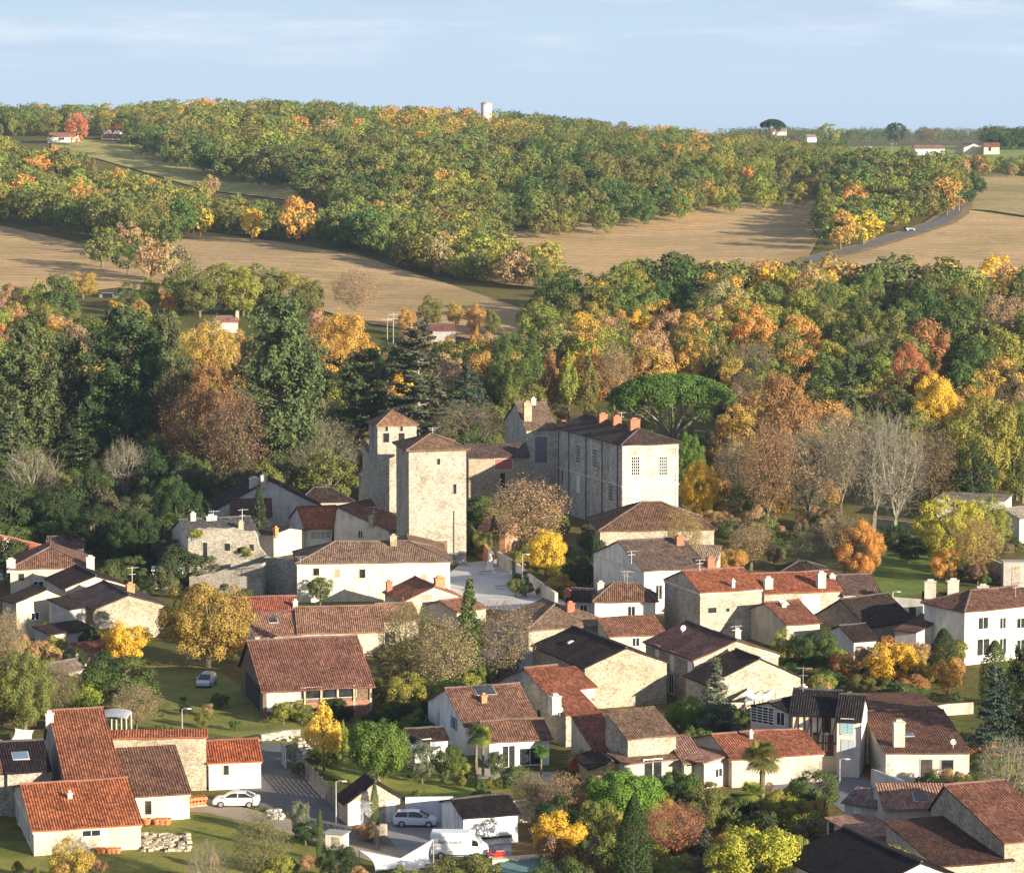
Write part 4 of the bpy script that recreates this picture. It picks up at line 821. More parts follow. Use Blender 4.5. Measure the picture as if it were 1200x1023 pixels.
house('shelter', 'dark field shelter with pale posts below the left field', 'shelter', 'S', dict(at=(126,790,5,-10)), h=2.6, d=5, z0=zpix(343,790,2.6), wall=('wood', (0.3,0.26,0.22)), roof=(0.10,0.11,0.12), lich=0, t0=0.1, win=[('f',126,347,3.0,1.6,'o')])
# ------------------------------------------------------------------ vegetation
def unit(a): return a/np.maximum(np.linalg.norm(a, axis=-1, keepdims=True), 1e-9)
def leafquads(P, N, size, g, spread=0.75, asp=0.75):
    n = len(P); nn = unit(N+g.normal(0, spread, (n, 3))); a = unit(np.cross(nn, g.normal(0, 1, (n, 3)))); b = np.cross(nn, a)
    s = size*g.uniform(0.55, 1.35, (n, 1))
    V = np.stack([P-a*s*0.5-b*s*asp*0.2, P+b*s*-asp*0.5+a*s*0.12, P+a*s*0.5+b*s*asp*0.15, P+b*s*asp*0.5-a*s*0.1], 1)
    V[:, 1] += nn*s*0.12; V[:, 3] -= nn*s*0.1
    return V
def lobed(n, g, H, Rr, z0, nl, lr, top=1.0, bottom=0.55, flat=1.0, jag=0.25):
    """points on the outside of a crown made of many overlapping leafy masses"""
    cz = (H+z0)/2; hz = (H-z0)/2
    u = unit(g.normal(0, 1, (nl, 3))); u[:, 2] *= np.where(u[:, 2] < 0, bottom, top)
    k = g.uniform(0.35, 1.0, (nl, 1))**0.5
    L = u*k*np.array([Rr-lr*0.75, Rr-lr*0.75, hz-lr*0.75*flat]); L[:, 2] += cz
    lrad = lr*g.uniform(0.6, 1.25, nl)
    i = g.choice(nl, n*2, p=(lrad**2)/(lrad**2).sum()); d = unit(g.normal(0, 1, (n*2, 3))+np.array([0, 0, 0.25]))
    out = unit(L[i]-np.array([0, 0, cz-hz*0.4])); d = unit(d+out*0.45)
    P = L[i]+d*lrad[i][:, None]*g.uniform(1-jag, 1.12, (n*2, 1))*np.array([1, 1, flat])
    # drop what lies deep inside another mass
    dist = np.linalg.norm(P[:, None]-L[None], axis=2)/lrad[None]; dist[np.arange(n*2), i] = 9
    ok = dist.min(1) > 0.62
    P, d = P[ok][:n], d[ok][:n]
    return P, d, L
def trunk_mesh(name, g, H, z0, L, r0=0.3, limbs=7, pale=False):
    b = MB(); zt = z0+(H-z0)*0.45
    pts = [(0, 0, -0.5), (g.normal(0, .1), g.normal(0, .1), z0*0.6), (g.normal(0, .2), g.normal(0, .2), zt)]
    b.tube(pts, [r0*1.2, r0, r0*0.45], 7)
    idx = g.choice(len(L), min(limbs, len(L)), replace=False)
    for k in idx:
        s = g.uniform(0.45, 0.95); p0 = Vector(pts[1]).lerp(Vector(pts[2]), s); p2 = Vector(L[k]); p1 = p0.lerp(p2, 0.5)+Vector((0, 0, 0.3))
        b.tube([p0, p1, p2], [r0*0.42, r0*0.28, r0*0.1], 5)
    me = bpy.data.meshes.new(name); me.from_pydata(b.v, [], b.f); me.materials.append(M['bark']); return me
def segs_mesh(name, A, B, ra, rb, matn='bark', n=3):
    A, B = np.array(A), np.array(B); d = unit(B-A); ref = np.tile([0.31, 0.22, 0.92], (len(A), 1)); ref[np.abs(d[:, 2]) > 0.9] = [1, 0, 0.1]
    u = unit(np.cross(d, ref)); v = np.cross(d, u); ra = np.array(ra)[:, None]; rb = np.array(rb)[:, None]; Q = []
    for k in range(n):
        a0, a1 = 2*math.pi*k/n, 2*math.pi*(k+1)/n
        o0 = u*math.cos(a0)+v*math.sin(a0); o1 = u*math.cos(a1)+v*math.sin(a1)
        Q.append(np.stack([A+o0*ra, A+o1*ra, B+o1*rb, B+o0*rb], 1))
    return quads_mesh(name, np.concatenate(Q), M[matn])
def skeleton(g, H, Rr, nt=1500, z0=0.16, tw=0.0155):
    """limbs dividing again and again towards points spread through the crown"""
    u = unit(g.normal(0, 1, (nt, 3))); k = g.uniform(0.25, 1.0, (nt, 1))**0.45; zc = H*(0.5+z0*0.55); hz = H-zc
    lob = 1+0.13*np.sin(5*np.arctan2(u[:, 1], u[:, 0])+u[:, 2]*4)[:, None]
    T0 = u*k*np.array([Rr, Rr, hz])*lob; T0[:, 2] = T0[:, 2]*np.where(T0[:, 2] < 0, 0.92, 1)+zc
    A, B, ra, rb = [], [], [], []
    def seg(p, q, r1, r2, bend):
        m = (p+q)/2+g.normal(0, 1, 3)*bend*np.linalg.norm(q-p)
        A.extend([p, m]); B.extend([m, q]); ra.extend([r1, (r1+r2)/2]); rb.extend([(r1+r2)/2, r2])
    rad = lambda n: tw*0.8*(n**0.42)
    def rec(p, T, d):
        n = len(T)
        if n <= 2 or d > 9:
            for q in T:
                seg(p, q, tw*1.1, tw*0.7, 0.08)
                for _ in range(2): e = q+unit(q-p+g.normal(0, 0.6, 3)*np.linalg.norm(q-p))*g.uniform(0.3, 0.7)*Rr/5; A.append(q); B.append(e); ra.append(tw*0.7); rb.append(tw*0.4)
            return
        kk = 5 if d == 0 else (3 if n > 12 else 2)
        sd = T[g.choice(n, kk, replace=False)]; a = np.argmin(((T[:, None]-sd[None])**2).sum(2), 1)
        for c in range(kk):
            S_ = T[a == c]
            if len(S_) == 0: continue
            m = S_.mean(0); f = 0.5 if d > 0 else 0.42; q = p+(m-p)*f; q[2] -= 0.03*np.linalg.norm(m-p)
            seg(p, q, rad(len(S_))*1.15, rad(len(S_)), 0.05); rec(q, S_, d+1)
    base = np.array([g.normal(0, .15), g.normal(0, .15), H*z0]); seg(np.array([0, 0, -0.4]), base, rad(nt)*1.5, rad(nt)*1.15, 0.02); rec(base, T0, 0)
    return np.array(A), np.array(B), np.array(ra), np.array(rb), T0
def finish(name, me_l, me_t, H, Rr): return dict(crown=me_l, trunk=me_t, H=H, R=Rr)
PROTO = {}
def proto(kind, v):
    key = (kind, v)
    if key in PROTO: return PROTO[key]
    g = np.random.default_rng(sum(map(ord, kind))*31+v*101+5)
    if kind in ('far', 'oak', 'grand', 'garden', 'near', 'bush', 'birch', 'ballpine', 'hedge'):
        H, Rr, z0, nl, lr, n, sz, tr = {'garden': (11, 6, 0.5, 120, 1.0, 24000, 0.22, 0.4), 'far': (12, 5.2, 0.4, 40, 1.35, 1300, 0.64, 0.3), 'oak': (12, 5.0, 0.3, 60, 1.2, 6500, 0.33, 0.35), 'grand': (20, 8, 1.0, 110, 1.6, 17000, 0.35, 0.5), 'near': (8, 3.6, 0.35, 50, 0.85, 9000, 0.20, 0.22),
            'bush': (3, 1.8, 0.05, 22, 0.6, 3200, 0.15, 0.08), 'birch': (10, 2.7, 1.2, 46, 0.75, 4200, 0.24, 0.16), 'ballpine': (6.5, 3.7, 1.1, 130, 0.75, 19000, 0.18, 0.25), 'hedge': (2, 1.2, 0.0, 30, 0.4, 2600, 0.13, 0.05)}[kind]
        P, N, L = lobed(n, g, H, Rr, z0, nl, lr, bottom=0.7 if kind in ('birch',) else 0.95, jag=0.35)
        if kind == 'birch':
            f = 1-0.62*np.clip((P[:, 2]-z0)/(H-z0), 0, 1)**1.5; P[:, :2] *= f[:, None]; P[:, 2] += g.normal(0, 0.25, len(P)); L[:, :2] *= 0.6
        if kind != 'far':
            ex = g.choice(len(P), len(P)//9); P2 = P[ex]*g.uniform(1.0, 1.07, (len(ex), 1)); P = np.r_[P, P2]; N = np.r_[N, N[ex]]
        me = quads_mesh(kind+'_crown', leafquads(P, N, sz, g, 0.27), M['foliage'])
        return PROTO.setdefault(key, finish(kind, me, trunk_mesh(kind+'_trunk', g, H, z0, L, tr, 8), H, Rr))
    if kind in ('bare', 'sparse', 'sparser'):
        H, Rr = 14, 5.4
        A, B, ra, rb, tips = skeleton(g, H, Rr)
        tm = segs_mesh(kind+'_trunk', A, B, ra, rb)
        k = {'bare': 160, 'sparse': 5200, 'sparser': 2000}[kind]; T = tips[g.choice(len(tips), k)]+g.normal(0, 0.3, (k, 3))
        me = quads_mesh(kind+'_crown', leafquads(T, unit(T-np.array([0, 0, H*0.4])), 0.22 if kind != 'bare' else 0.16, g, 0.9), M['foliage'])
        return PROTO.setdefault(key, finish(kind, me, tm, H, Rr))
    if kind in ('cedar', 'fir', 'bigpine'):
        H, Rr = (22, 6.5) if kind != 'fir' else (9, 2.2)
        A, B, ra, rb = [], [], [], []; zz = np.arange(0.12 if kind != 'bigpine' else 0.2, 0.985, 0.034 if kind != 'fir' else 0.045); PP = []; NN = []
        for i in range(12): A.append((0, 0, H*i/12)); B.append((0, 0, H*(i+1)/12)); ra.append(0.38*(1-i/12.5)*H/22+0.02); rb.append(0.38*(1-(i+1)/12.5)*H/22+0.02)
        for z in zz:
            prof = (1-z)**0.62 if kind == 'cedar' else ((1-z)**0.9 if kind == 'fir' else math.sin(math.pi*min(1, (1.04-z)*0.9))**0.6)
            nb = 7 if kind != 'fir' else 9
            for k in range(nb):
                if g.random() < 0.12: continue
                a = g.uniform(0, 6.283); L = Rr*prof*g.uniform(0.6, 1.1)+0.2; zb = H*(z+g.uniform(-0.012, 0.012)); dr = g.uniform(-0.10, 0.16)
                if kind == 'bigpine': dr = g.uniform(0.05, 0.45)
                e = np.array([math.cos(a)*L, math.sin(a)*L, zb+L*dr]); s0 = np.array([0, 0, zb-0.02*H])
                A.append(s0); B.append(e); ra.append(0.07*H/22+0.01); rb.append(0.02)
                m = int(26*L+8) if kind != 'fir' else int(34*L+6); t = g.uniform(0.18, 1.0, m)**0.75; wdt = (0.34*L)*(1.1-t)*1.3+0.25
                side = g.normal(0, 0.42, m)*wdt; px = np.array([-math.sin(a), math.cos(a), 0])
                th = 0.10 if kind == 'cedar' else (0.12 if kind == 'fir' else 0.38)
                P = s0+(e-s0)*t[:, None]+px*side[:, None]+np.c_[np.zeros(m), np.zeros(m), g.normal(0, th*max(1, H/22), m)-0.10*np.abs(side)]
                PP.append(P); NN.append(np.tile([math.cos(a)*0.5, math.sin(a)*0.5, 0.8], (m, 1)))
        P = np.concatenate(PP); N = np.concatenate(NN)
        me = quads_mesh(kind+'_crown', leafquads(P, N, 0.50 if kind != 'fir' else 0.24, g, 0.45, 0.5), M['foliage'])
        return PROTO.setdefault(key, finish(kind, me, segs_mesh(kind+'_trunk', A, B, ra, rb, n=5), H, Rr))
    if kind in ('cypress',):
        H, Rr = 8, 0.9; n = 7000; z = g.uniform(0.0, 1, n)**0.9; r = Rr*np.minimum(1, (z*9)**0.5)*np.clip((1.0-z)*2.2, 0, 1)**0.6; a = g.uniform(0, 6.283, n); rr_ = r*g.uniform(0.8, 1.1, n)+0.03*np.sin(a*5+z*20)
        P = np.c_[np.cos(a)*rr_, np.sin(a)*rr_, z*H]; N = np.c_[np.cos(a), np.sin(a), 0.3+0*a]
        me = quads_mesh('cypress_crown', leafquads(P, N, 0.16, g, 0.4, 0.45), M['foliage'])
        return PROTO.setdefault(key, finish(kind, me, segs_mesh('cypress_trunk', [(0, 0, -.3)], [(0, 0, 6)], [0.14], [0.03], n=6), H, Rr))
    if kind == 'umbrella':
        H, Rr = 13, 10; P, N, L = [], [], []
        nl = 135; a = g.uniform(0, 6.283, nl); r = np.sqrt(g.uniform(0, 1, nl))*(1+0.06*np.sin(3*a+1)); zc = 8.3+3.9*np.sqrt(np.clip(1-(r*0.97)**2, 0, 1))-0.3; L = np.c_[np.cos(a)*r*9.1, np.sin(a)*r*9.1, zc]
        n = 32000; i = g.integers(0, nl, n); d = unit(g.normal(0, 1, (n, 3))+np.array([0, 0, 0.5])); P = L[i]+d*np.array([1.2, 1.2, 0.85])*g.uniform(0.7, 1.08, (n, 1))
        me = quads_mesh('umbrella_crown', leafquads(P, d, 0.24, g, 0.5), M['foliage'])
        b = MB(); b.tube([(0, 0, -1), (0.1, 0, 2.5), (0, 0, 4.6)], [0.62, 0.5, 0.5], 9)
        for k in range(9):
            a = 2*math.pi*k/9+g.uniform(-.2, .2); q = g.uniform(3, 8.2); e = Vector((math.cos(a)*q, math.sin(a)*q, 9.3-q*0.06)); m_ = Vector((math.cos(a)*q*0.5, math.sin(a)*q*0.5, 6.9))
            b.tube([(0, 0, 4.2), m_, e], [0.27, 0.2, 0.08], 6)
            for _ in range(2): b.tube([m_.lerp(e, 0.4), e+Vector((g.normal(0, 1.4), g.normal(0, 1.4), 0.7))], [0.12, 0.04], 4)
        tm = bpy.data.meshes.new('umbrella_trunk'); tm.from_pydata(b.v, [], b.f); tm.materials.append(M['bark'])
        return PROTO.setdefault(key, finish(kind, me, tm, H, Rr))
    if kind in ('palm', 'yucca'):
        H, Rr = (6.0, 1.7) if kind == 'palm' else (2.6, 1.3); Q = []; th = H-1.3 if kind == 'palm' else 0.5
        for k in range(46 if kind == 'palm' else 34):
            a = g.uniform(0, 6.283); el = g.uniform(-0.75, 1.25) if kind == 'palm' else g.uniform(0.1, 1.3); d = np.array([math.cos(a)*math.cos(el), math.sin(a)*math.cos(el), math.sin(el)]); s = unit(np.cross(d, [0, 0, 1])); u = np.cross(s, d)
            if kind == 'palm':
                c = np.array([0, 0, th])+d*0.75
                for j in range(15):
                    b_ = (j-7)/7*1.9; dd = d*math.cos(b_)+s*math.sin(b_); nn = unit(np.cross(dd, u)); e = c+dd*0.85+np.array([0, 0, -0.12*(1+abs(b_))]); m_ = c+dd*0.45
                    Q.append([c, m_+nn*0.05, e, m_-nn*0.05])
                Q.append([np.array([0, 0, th])-s*0.02, np.array([0, 0, th])+s*0.02, c+s*0.02, c-s*0.02])
            else:
                c = np.array([0, 0, th]); m_ = c+d*0.8*g.uniform(.8, 1.1); e = c+d*1.5+np.array([0, 0, -0.35]); Q.append([c, m_+s*0.16, e, m_-s*0.16])
        me = quads_mesh(kind+'_crown', np.array(Q), M['foliage'])
        n = 8; A = [(0, 0, th*i/n) for i in range(n)]; B = [(0, 0, th*(i+1)/n) for i in range(n)]
        return PROTO.setdefault(key, finish(kind, me, segs_mesh(kind+'_trunk', A, B, [0.17+0.03*(i % 2) for i in range(n)], [0.2-0.03*(i % 2) for i in range(n)], n=8), H, Rr))
CL = dict(dg=(0.038, 0.062, 0.022), g=(0.075, 0.110, 0.030), bg=(0.105, 0.165, 0.028), og=(0.140, 0.155, 0.040), yg=(0.215, 0.225, 0.042), y=(0.52, 0.36, 0.03), go=(0.36, 0.235, 0.055),
          o=(0.42, 0.235, 0.05), ru=(0.27, 0.145, 0.055), rd=(0.38, 0.14, 0.06), ta=(0.34, 0.23, 0.11), gr=(0.13, 0.155, 0.10), bl=(0.06, 0.088, 0.065), br=(0.20, 0.145, 0.08), ce=(0.095, 0.125, 0.050), pk=(0.33, 0.215, 0.12), bb=(0.09, 0.09, 0.045))
BARK = dict(d=(0.10, 0.075, 0.05), p=(0.22, 0.20, 0.155), m=(0.17, 0.145, 0.10))
NAME = dict(grand='broadleaf_tree', far='broadleaf_tree', oak='broadleaf_tree', near='garden_tree', garden='garden_tree', bush='shrub', birch='birch_tree', ballpine='pine_tree', hedge='hedge', bare='bare_tree', sparse='autumn_tree', sparser='autumn_tree',
            cedar='cedar_tree', fir='fir_tree', bigpine='conifer_tree', cypress='cypress_tree', umbrella='umbrella_pine', palm='palm_tree', yucca='yucca_plant')
CATG = dict(bush='shrub', hedge='hedge', yucca='plant')
_tn = 0
def tree_at(kind, x, y, z, H, Rr, col, label, bark='m', group=None, v=None, parts=True):
    global _tn; _tn += 1
    if kind == 'oak' and H > 15: kind = 'grand'
    if kind == 'near' and H > 8.5: kind = 'garden'
    nv = {'grand': 3, 'garden': 3, 'far': 8, 'oak': 5, 'near': 4, 'bush': 3, 'bare': 3, 'sparse': 3, 'sparser': 3, 'birch': 2, 'cedar': 3, 'bigpine': 2, 'ballpine': 2}.get(kind, 1)
    p = proto(kind, (_tn if v is None else v) % nv)
    c = np.array(CL[col] if isinstance(col, str) else col)*1.22; c = c*np.array([1+0.09*math.sin(_tn*1.7), 1+0.07*math.sin(_tn*2.9+1), 1.0])
    root = empty(NAME[kind], (x, y, z), (_tn*2.39996) % 6.283, label=label, cat=CATG.get(kind, 'tree'), group=group)
    root.scale = (Rr/p['R'], Rr/p['R'], H/p['H'])
    meshobj('crown' if kind not in ('bush', 'hedge', 'yucca') else 'foliage', p['crown'], root, tuple(c))
    meshobj('trunk' if kind not in ('bush', 'hedge', 'yucca') else 'stem', p['trunk'], root, BARK[bark])
    return root
def T(kind, px, top, base, wpx, col, label, bark='m', Y=None, **kw):
    if Y is None: G = ground_at(px, base)
    else:
        G = at_Y(px, base, Y); G[2] = h1(G[0], Y)
    zt = at_Y(px, top, G[1])[2]; H = max(zt-G[2], 0.5); sc = F/G[1]
    return tree_at(kind, G[0], G[1], G[2], H, wpx/2/sc, col, label, bark, **kw)
# ---- park and village trees, one by one: kind, px, top, base, width, colour, label
for a in [
 ('oak',14,332,382,32,'pk','pinkish brown tree with pale trunk at the left edge below the ploughed field','p'),
 ('oak',67,322,386,58,'g','dense dark green round tree standing below the left ploughed field'),
 ('oak',97,315,350,40,'go','orange and gold tree behind the dense dark green round tree'),
 ('oak',50,358,392,42,'og','olive green tree at the foot of the dense dark green round tree'),
 ('oak',87,357,386,20,'yg','small yellow green tree on the right foot of the dense dark round tree'),
 ('oak',150,330,370,34,'g','green tree right of the dark field shelter'),('oak',176,325,366,30,'yg','yellow green tree right of the field shelter'),
 ('oak',197,338,370,24,'go','pale gold tree between two green ones below the field'),('oak',216,309,368,60,'og','tall olive tree at the corner between the two ploughed fields'),
 ('oak',262,305,366,74,'yg','broad yellow green tree left of the pink roofed cottage'),('oak',305,308,364,68,'og','broad olive tree on the lower edge of the striped field'),
 ('oak',342,318,364,58,'yg','green gold tree at the right end of the olive row below the field'),('oak',136,350,378,24,'o','small orange tree below the field shelter'),
 ('oak',163,350,378,26,'go','small orange gold tree above the big dark cedar'),
 ('sparse',415,314,374,56,'pk','thin pinkish tree standing alone at the edge of the striped field','m'),
 ('oak',504,345,388,38,'og','olive gold tree left of the plum roofed cottage'),('oak',477,361,394,24,'o','small bright orange tree left of the plum roofed cottage'),
 ('oak',533,351,384,24,'go','gold topped tree behind the plum roofed cottage'),('oak',556,355,390,28,'go','orange gold tree right of the plum roofed cottage'),
 ('oak',577,361,395,22,'og','olive tree at the right end of the striped field'),('birch',559,384,424,26,'o','narrow orange tree behind the long green park tree'),
 ('oak',400,362,475,88,'o','great orange tree between the two tallest dark conifers'),
 ('oak',375,358,420,40,'pk','rust pink tree top left of the great orange tree'),
 ('oak',247,375,480,80,'go','great gold tree left of the dark central conifer'),
 ('oak',250,420,545,70,'ru','rust red beech under the great gold tree'),
 ('sparse',228,450,575,80,'ru','thin rust brown beech right of the two yellow leaved saplings','d'),
 ('sparse',278,460,590,80,'br','brown half bare beech below the rust red beech','d'),
 ('sparse',200,430,560,50,'br','brown tree between the dark cedar and the rust red beech','d'),
 ('birch',182,445,525,28,'y','bright yellow leaved tree against the dark cedar, upper one'),('near',176,494,545,30,'y','bright yellow leaved tree against the dark cedar, lower one'),
 ('bigpine',38,382,560,95,'ce','broad olive dark conifer at the left edge'),('bigpine',80,395,555,70,(0.075,0.095,0.04),'olive conifer between the left edge conifer and the dark cedar'),
 ('bigpine',150,362,560,112,(0.06,0.09,0.035),'huge dark cedar left of the yellow leaved trees'),('bigpine',195,370,540,60,'ce','conifer on the right flank of the huge dark cedar'),
 ('bigpine',330,350,585,112,'ce','tallest dark conifer in the middle of the park'),('cedar',365,400,560,60,'ce','dark conifer on the right flank of the tallest one'),
 ('bigpine',428,410,535,80,'ce','dark cedar directly left of the bell tower'),('cedar',490,375,545,150,(0.075,0.10,0.055),'wide spreading cedar with pale bare trunk behind the church','p'),
 ('cedar',548,425,530,80,'bl','drooping blue green cedar right of the wide spreading cedar'),('cedar',15,470,590,80,'ce','dark conifer low at the left edge'),
 ('cedar',95,470,585,80,'dg','dark cedar behind the two pale bare trees'),
 ('bare',40,524,608,78,'gr','pale leafless tree at the left edge against dark conifers','p'),('bare',148,514,595,58,'ta','pale leafless tree right of the yellow leaved trees','p'),
 ('sparser',375,488,585,105,'gr','wide greyish leafless tree left of the church','m'),('bare',548,468,550,95,'gr','wide grey leafless tree behind the church tower','m'),
 ('oak',604,385,500,72,'g','tall rounded green tree left of the umbrella pine beyond the manor'),
 ('oak',642,410,490,32,'ru','slim rust coloured tree behind the manor chimneys'),('birch',667,410,495,34,'yg','yellow green birch behind the manor ridge, left one'),
 ('birch',690,414,495,34,'og','olive birch behind the manor ridge, right one'),('birch',697,402,470,26,'o','slim orange tree rising behind the birches'),
 ('sparse',720,402,480,44,'ta','pale brown bare tree left of the umbrella pine','m'),('oak',765,389,470,54,'pk','round pinkish tan tree right above the umbrella pine'),
 ('oak',712,366,425,62,'ta','round brown gold tree in shade above the birches'),('oak',656,319,372,64,'g','round dark green tree at the right end of the striped field'),
 ('oak',628,344,384,40,'g','smaller green tree at the corner of the striped field'),('oak',680,349,388,42,'yg','yellow olive tree below the round dark green tree'),
 ('oak',745,360,410,48,'og','olive tree left of the red topped tree'),('birch',784,352,400,32,'rd','red orange pointed tree in the middle of the wood'),
 ('oak',803,376,425,48,'o','orange tree below the red orange pointed tree'),('birch',829,366,415,34,'y','brilliant yellow tree right of the orange tree'),
 ('oak',862,341,415,54,'go','tall tan gold tree right of the brilliant yellow tree'),('sparser',880,400,470,66,'ta','misty bare tan tree right above the umbrella pine','m'),
 ('oak',837,410,470,44,'g','dark green tree behind the umbrella pine'),('sparser',875,432,520,56,'br','dark leafless tree right of the umbrella pine','d'),
 ('umbrella',787,435,553,158,(0.085,0.135,0.028),'huge flat topped umbrella pine behind the manor','p'),
 ('near',806,508,575,48,'bg','glossy green tree beside the right wall of the manor'),('near',818,536,613,48,'y','vivid yellow maple beside the manor'),('near',840,545,600,36,'go','gold shrub like tree right of the vivid yellow maple'),
 ('sparser',868,510,598,70,'ta','brown leafless tree right of the yellow maple','p'),('oak',922,430,570,84,'ru','big rust coloured oak in the right part of the park'),
 ('sparse',900,490,625,70,'ru','rust and gold half bare tree under the big rust oak','m'),('oak',905,545,619,56,'go','gold leaved tree behind the stone gatehouse'),
 ('sparser',946,494,622,92,'ta','large bare tree with pale forked trunk and tan twigs','p'),('sparser',985,474,610,55,'ta','slim bare tree behind the large forked one','p'),
 ('bare',1024,476,622,74,'ta','tall leafless tree with white trunk on the lawn, left of the pair','p'),('bare',1050,484,634,76,'ta','tall leafless tree with white trunk on the lawn, right of the pair','p'),
 ('cedar',996,418,520,50,'ce','dark conifer between bare trees on the right'),('bare',1015,392,455,50,'ta','pale bare poplar left in the row behind the park','p'),('bare',1042,390,455,40,'ta','pale bare poplar right in the row behind the park','p'),
 ('oak',965,408,450,26,'yg','small yellow green tree left of the dark conifer'),('oak',1065,398,490,50,'rd','red brown tree right of the bare poplars'),
 ('oak',1090,375,450,66,'ru','rust brown oak above the yellow and gold tree'),('oak',1093,430,530,60,'y','yellow and gold tree in front of the rust brown oak'),
 ('oak',1175,342,440,92,'pk','broad pinkish rust tree at the right edge'),('oak',1130,418,500,56,'g','green tree between the rust oak and the right edge'),
 ('oak',1152,452,592,88,'yg','great yellow green tree above the villa'),('oak',1198,465,590,60,'og','great olive tree cut by the right edge'),
 ('sparse',1090,500,600,62,'br','dark brown half bare tree left of the villa','d'),
 ('sparse',990,603,676,60,'br','half bare brown part of a round tree on the lawn','m'),('near',1008,610,678,60,'o','round orange tree on the lawn behind the red roofed row'),
 ('near',1112,578,668,88,(0.36,0.29,0.045),'broad gold green tree in front of the villa'),('near',1152,580,655,70,'yg','olive green tree leaning on the villa'),
 ('sparse',1144,606,682,58,'go','round half bare brown tree above the white chimneys','m'),('near',1108,640,682,42,'o','low orange tree above the white chimneys'),
 ('sparser',950,616,672,56,'og','small pale stemmed tree left of the round orange tree','p'),('sparse',880,612,668,60,'ta','tan half bare tree right of the gatehouse','m'),('near',856,640,675,44,'go','gold leaved tree behind the red roofs'),
 ('sparse',800,592,672,50,'go','thin yellow tree in front of the gatehouse roof','m'),
 ('near',955,733,790,58,'g','dark green tree below the small red brown roof'),('near',922,735,785,44,'yg','yellow green shrubby tree below the small red brown roof'),
 ('near',988,760,802,36,'ru','dark red shrub left of the yellow tree'),('near',962,784,815,48,'g','green laurel right of the stone gable'),
 ('fir',838,770,868,62,'gr','slim grey green cedar in front of the grey rendered house','m'),('near',805,812,862,46,'bg','bright green laurel left of the slim cedar'),
 ('near',1045,747,808,62,'y','yellow leaved tree in the walled garden'),('near',1072,756,806,34,'go','half bare gold tree right of the yellow leaved tree'),('near',1110,767,815,42,'o','small round orange tree like a ball'),
 ('cypress',1105,736,800,32,'dg','dark cone shaped cypress before the white two storey house'),('cypress',1165,750,826,34,'g','green conifer before the right windows of the two storey house'),
 ('cedar',1165,775,905,84,'bl','big dark blue green conifer at the right edge'),('bigpine',1195,760,900,60,'dg','dark conifer cut by the right edge'),
 ('bare',1178,862,955,74,'ta','leafless willow like tree at the right edge','p'),('near',1140,905,945,50,'yg','low yellow green shrub under the leafless willow like tree'),
 ('near',1052,884,916,58,'g','dark rose bush against the broad chimney house'),('near',1025,855,880,26,'g','small bush behind the dark roofed street house'),
 ('near',1010,790,815,40,'og','olive shrub behind the street house roof'),('near',1060,800,830,60,'g','green shrubs by the pale garden wall'),
 ('near',245,678,782,124,(0.30,0.21,0.05),'big round gold and olive tree left of the pink barn'),('near',150,722,785,62,'y','gold tree under the rubble stone gable'),
 ('near',138,765,832,104,'g','dark green tree mass below the gold tree'),('sparse',160,802,856,62,'ta','bare tan shrubs beside the farm lawn','m'),
 ('near',28,760,858,84,'og','olive yellow tree at the left edge above the farm'),('sparse',72,775,845,50,'og','half bare olive tree behind the farm','m'),('sparse',10,715,790,44,'ta','leafless shrubby tree by the grey house','m'),
 ('near',375,672,710,34,'g','neat round bush against the long cream house'),('fir',304,570,648,34,'dg','single dark fir in front of the shaded white gable'),
 ('sparse',478,703,815,78,'og','half bare olive tree below the square, left of three','m'),('sparse',520,722,820,84,'ta','half bare brown tree below the square, middle one','m'),
 ('sparser',590,702,808,80,'ta','half bare brown tree below the square, right one','m'),('fir',550,678,812,56,'g','dark pine growing between the bare trees below the square','m'),
 ('near',478,785,836,64,'yg','yellow green shrub mass below the half bare trees'),('near',528,790,836,54,'yg','second yellow green shrub mass behind the blue shuttered house'),('near',440,790,830,40,'og','olive shrub at the corner of the open barn'),
 ('sparse',618,560,655,98,'ta','round leafless lime tree beside the church square','m'),('near',640,614,678,54,'y','bright gold tree beside the leafless lime'),
 ('near',655,672,700,44,'go','low gold shrubs in the garden below the gold tree'),('near',567,618,655,30,'og','olive bush at the foot of the church tower'),('cypress',579,604,655,11,'dg','thin dark cypress by the white statue'),
 ('near',560,588,606,34,'yg','yellow green shrub behind the church'),('near',620,535,580,50,'dg','dark evergreen in front of the manor wing'),('near',603,643,668,22,'yg','small yellow green bush on the garden wall'),
 ('birch',380,820,905,60,(0.50,0.40,0.05),'yellow birch beside the driveway fence'),('birch',402,845,900,26,'yg','small yellow green sapling right of the yellow birch'),
 ('ballpine',445,843,925,80,'bg','bright green ball shaped pine on the lawn'),('near',352,933,984,28,'gr','small grey olive tree in a bed by the drive'),
 ('cypress',375,948,1008,9,'g','pencil thin cypress by the lawn edge'),('cypress',439,916,968,10,'g','pencil thin cypress in front of the gabled garage'),
 ('near',495,864,918,42,'gr','silvery shrub right of the ball shaped pine'),('near',524,868,918,46,'g','rounded evergreen shrub below the blue shuttered house'),('near',540,885,915,24,'yg','yellow tinged shrub beside the rounded evergreen'),
 ('palm',558,846,914,34,'g','palm with twin trunk on the lawn, left one'),('palm',566,850,910,34,'yg','palm with twin trunk on the lawn, right one'),('near',582,878,913,26,'g','small round clipped tree before the french windows'),
 ('palm',634,872,910,24,'bg','little palm by the white wall'),('yucca',680,862,902,50,'yg','banana plant with large yellow green leaves'),('bush',678,886,908,32,'rd','dark red shrub under the banana plant'),
 ('sparse',660,905,970,60,'pk','bare pinkish shrub below the porch','m'),('sparse',620,905,960,50,'ta','bare shrub hanging over the stone garden wall','m'),('bush',605,895,925,40,'g','green shrubs along the terrace edge'),
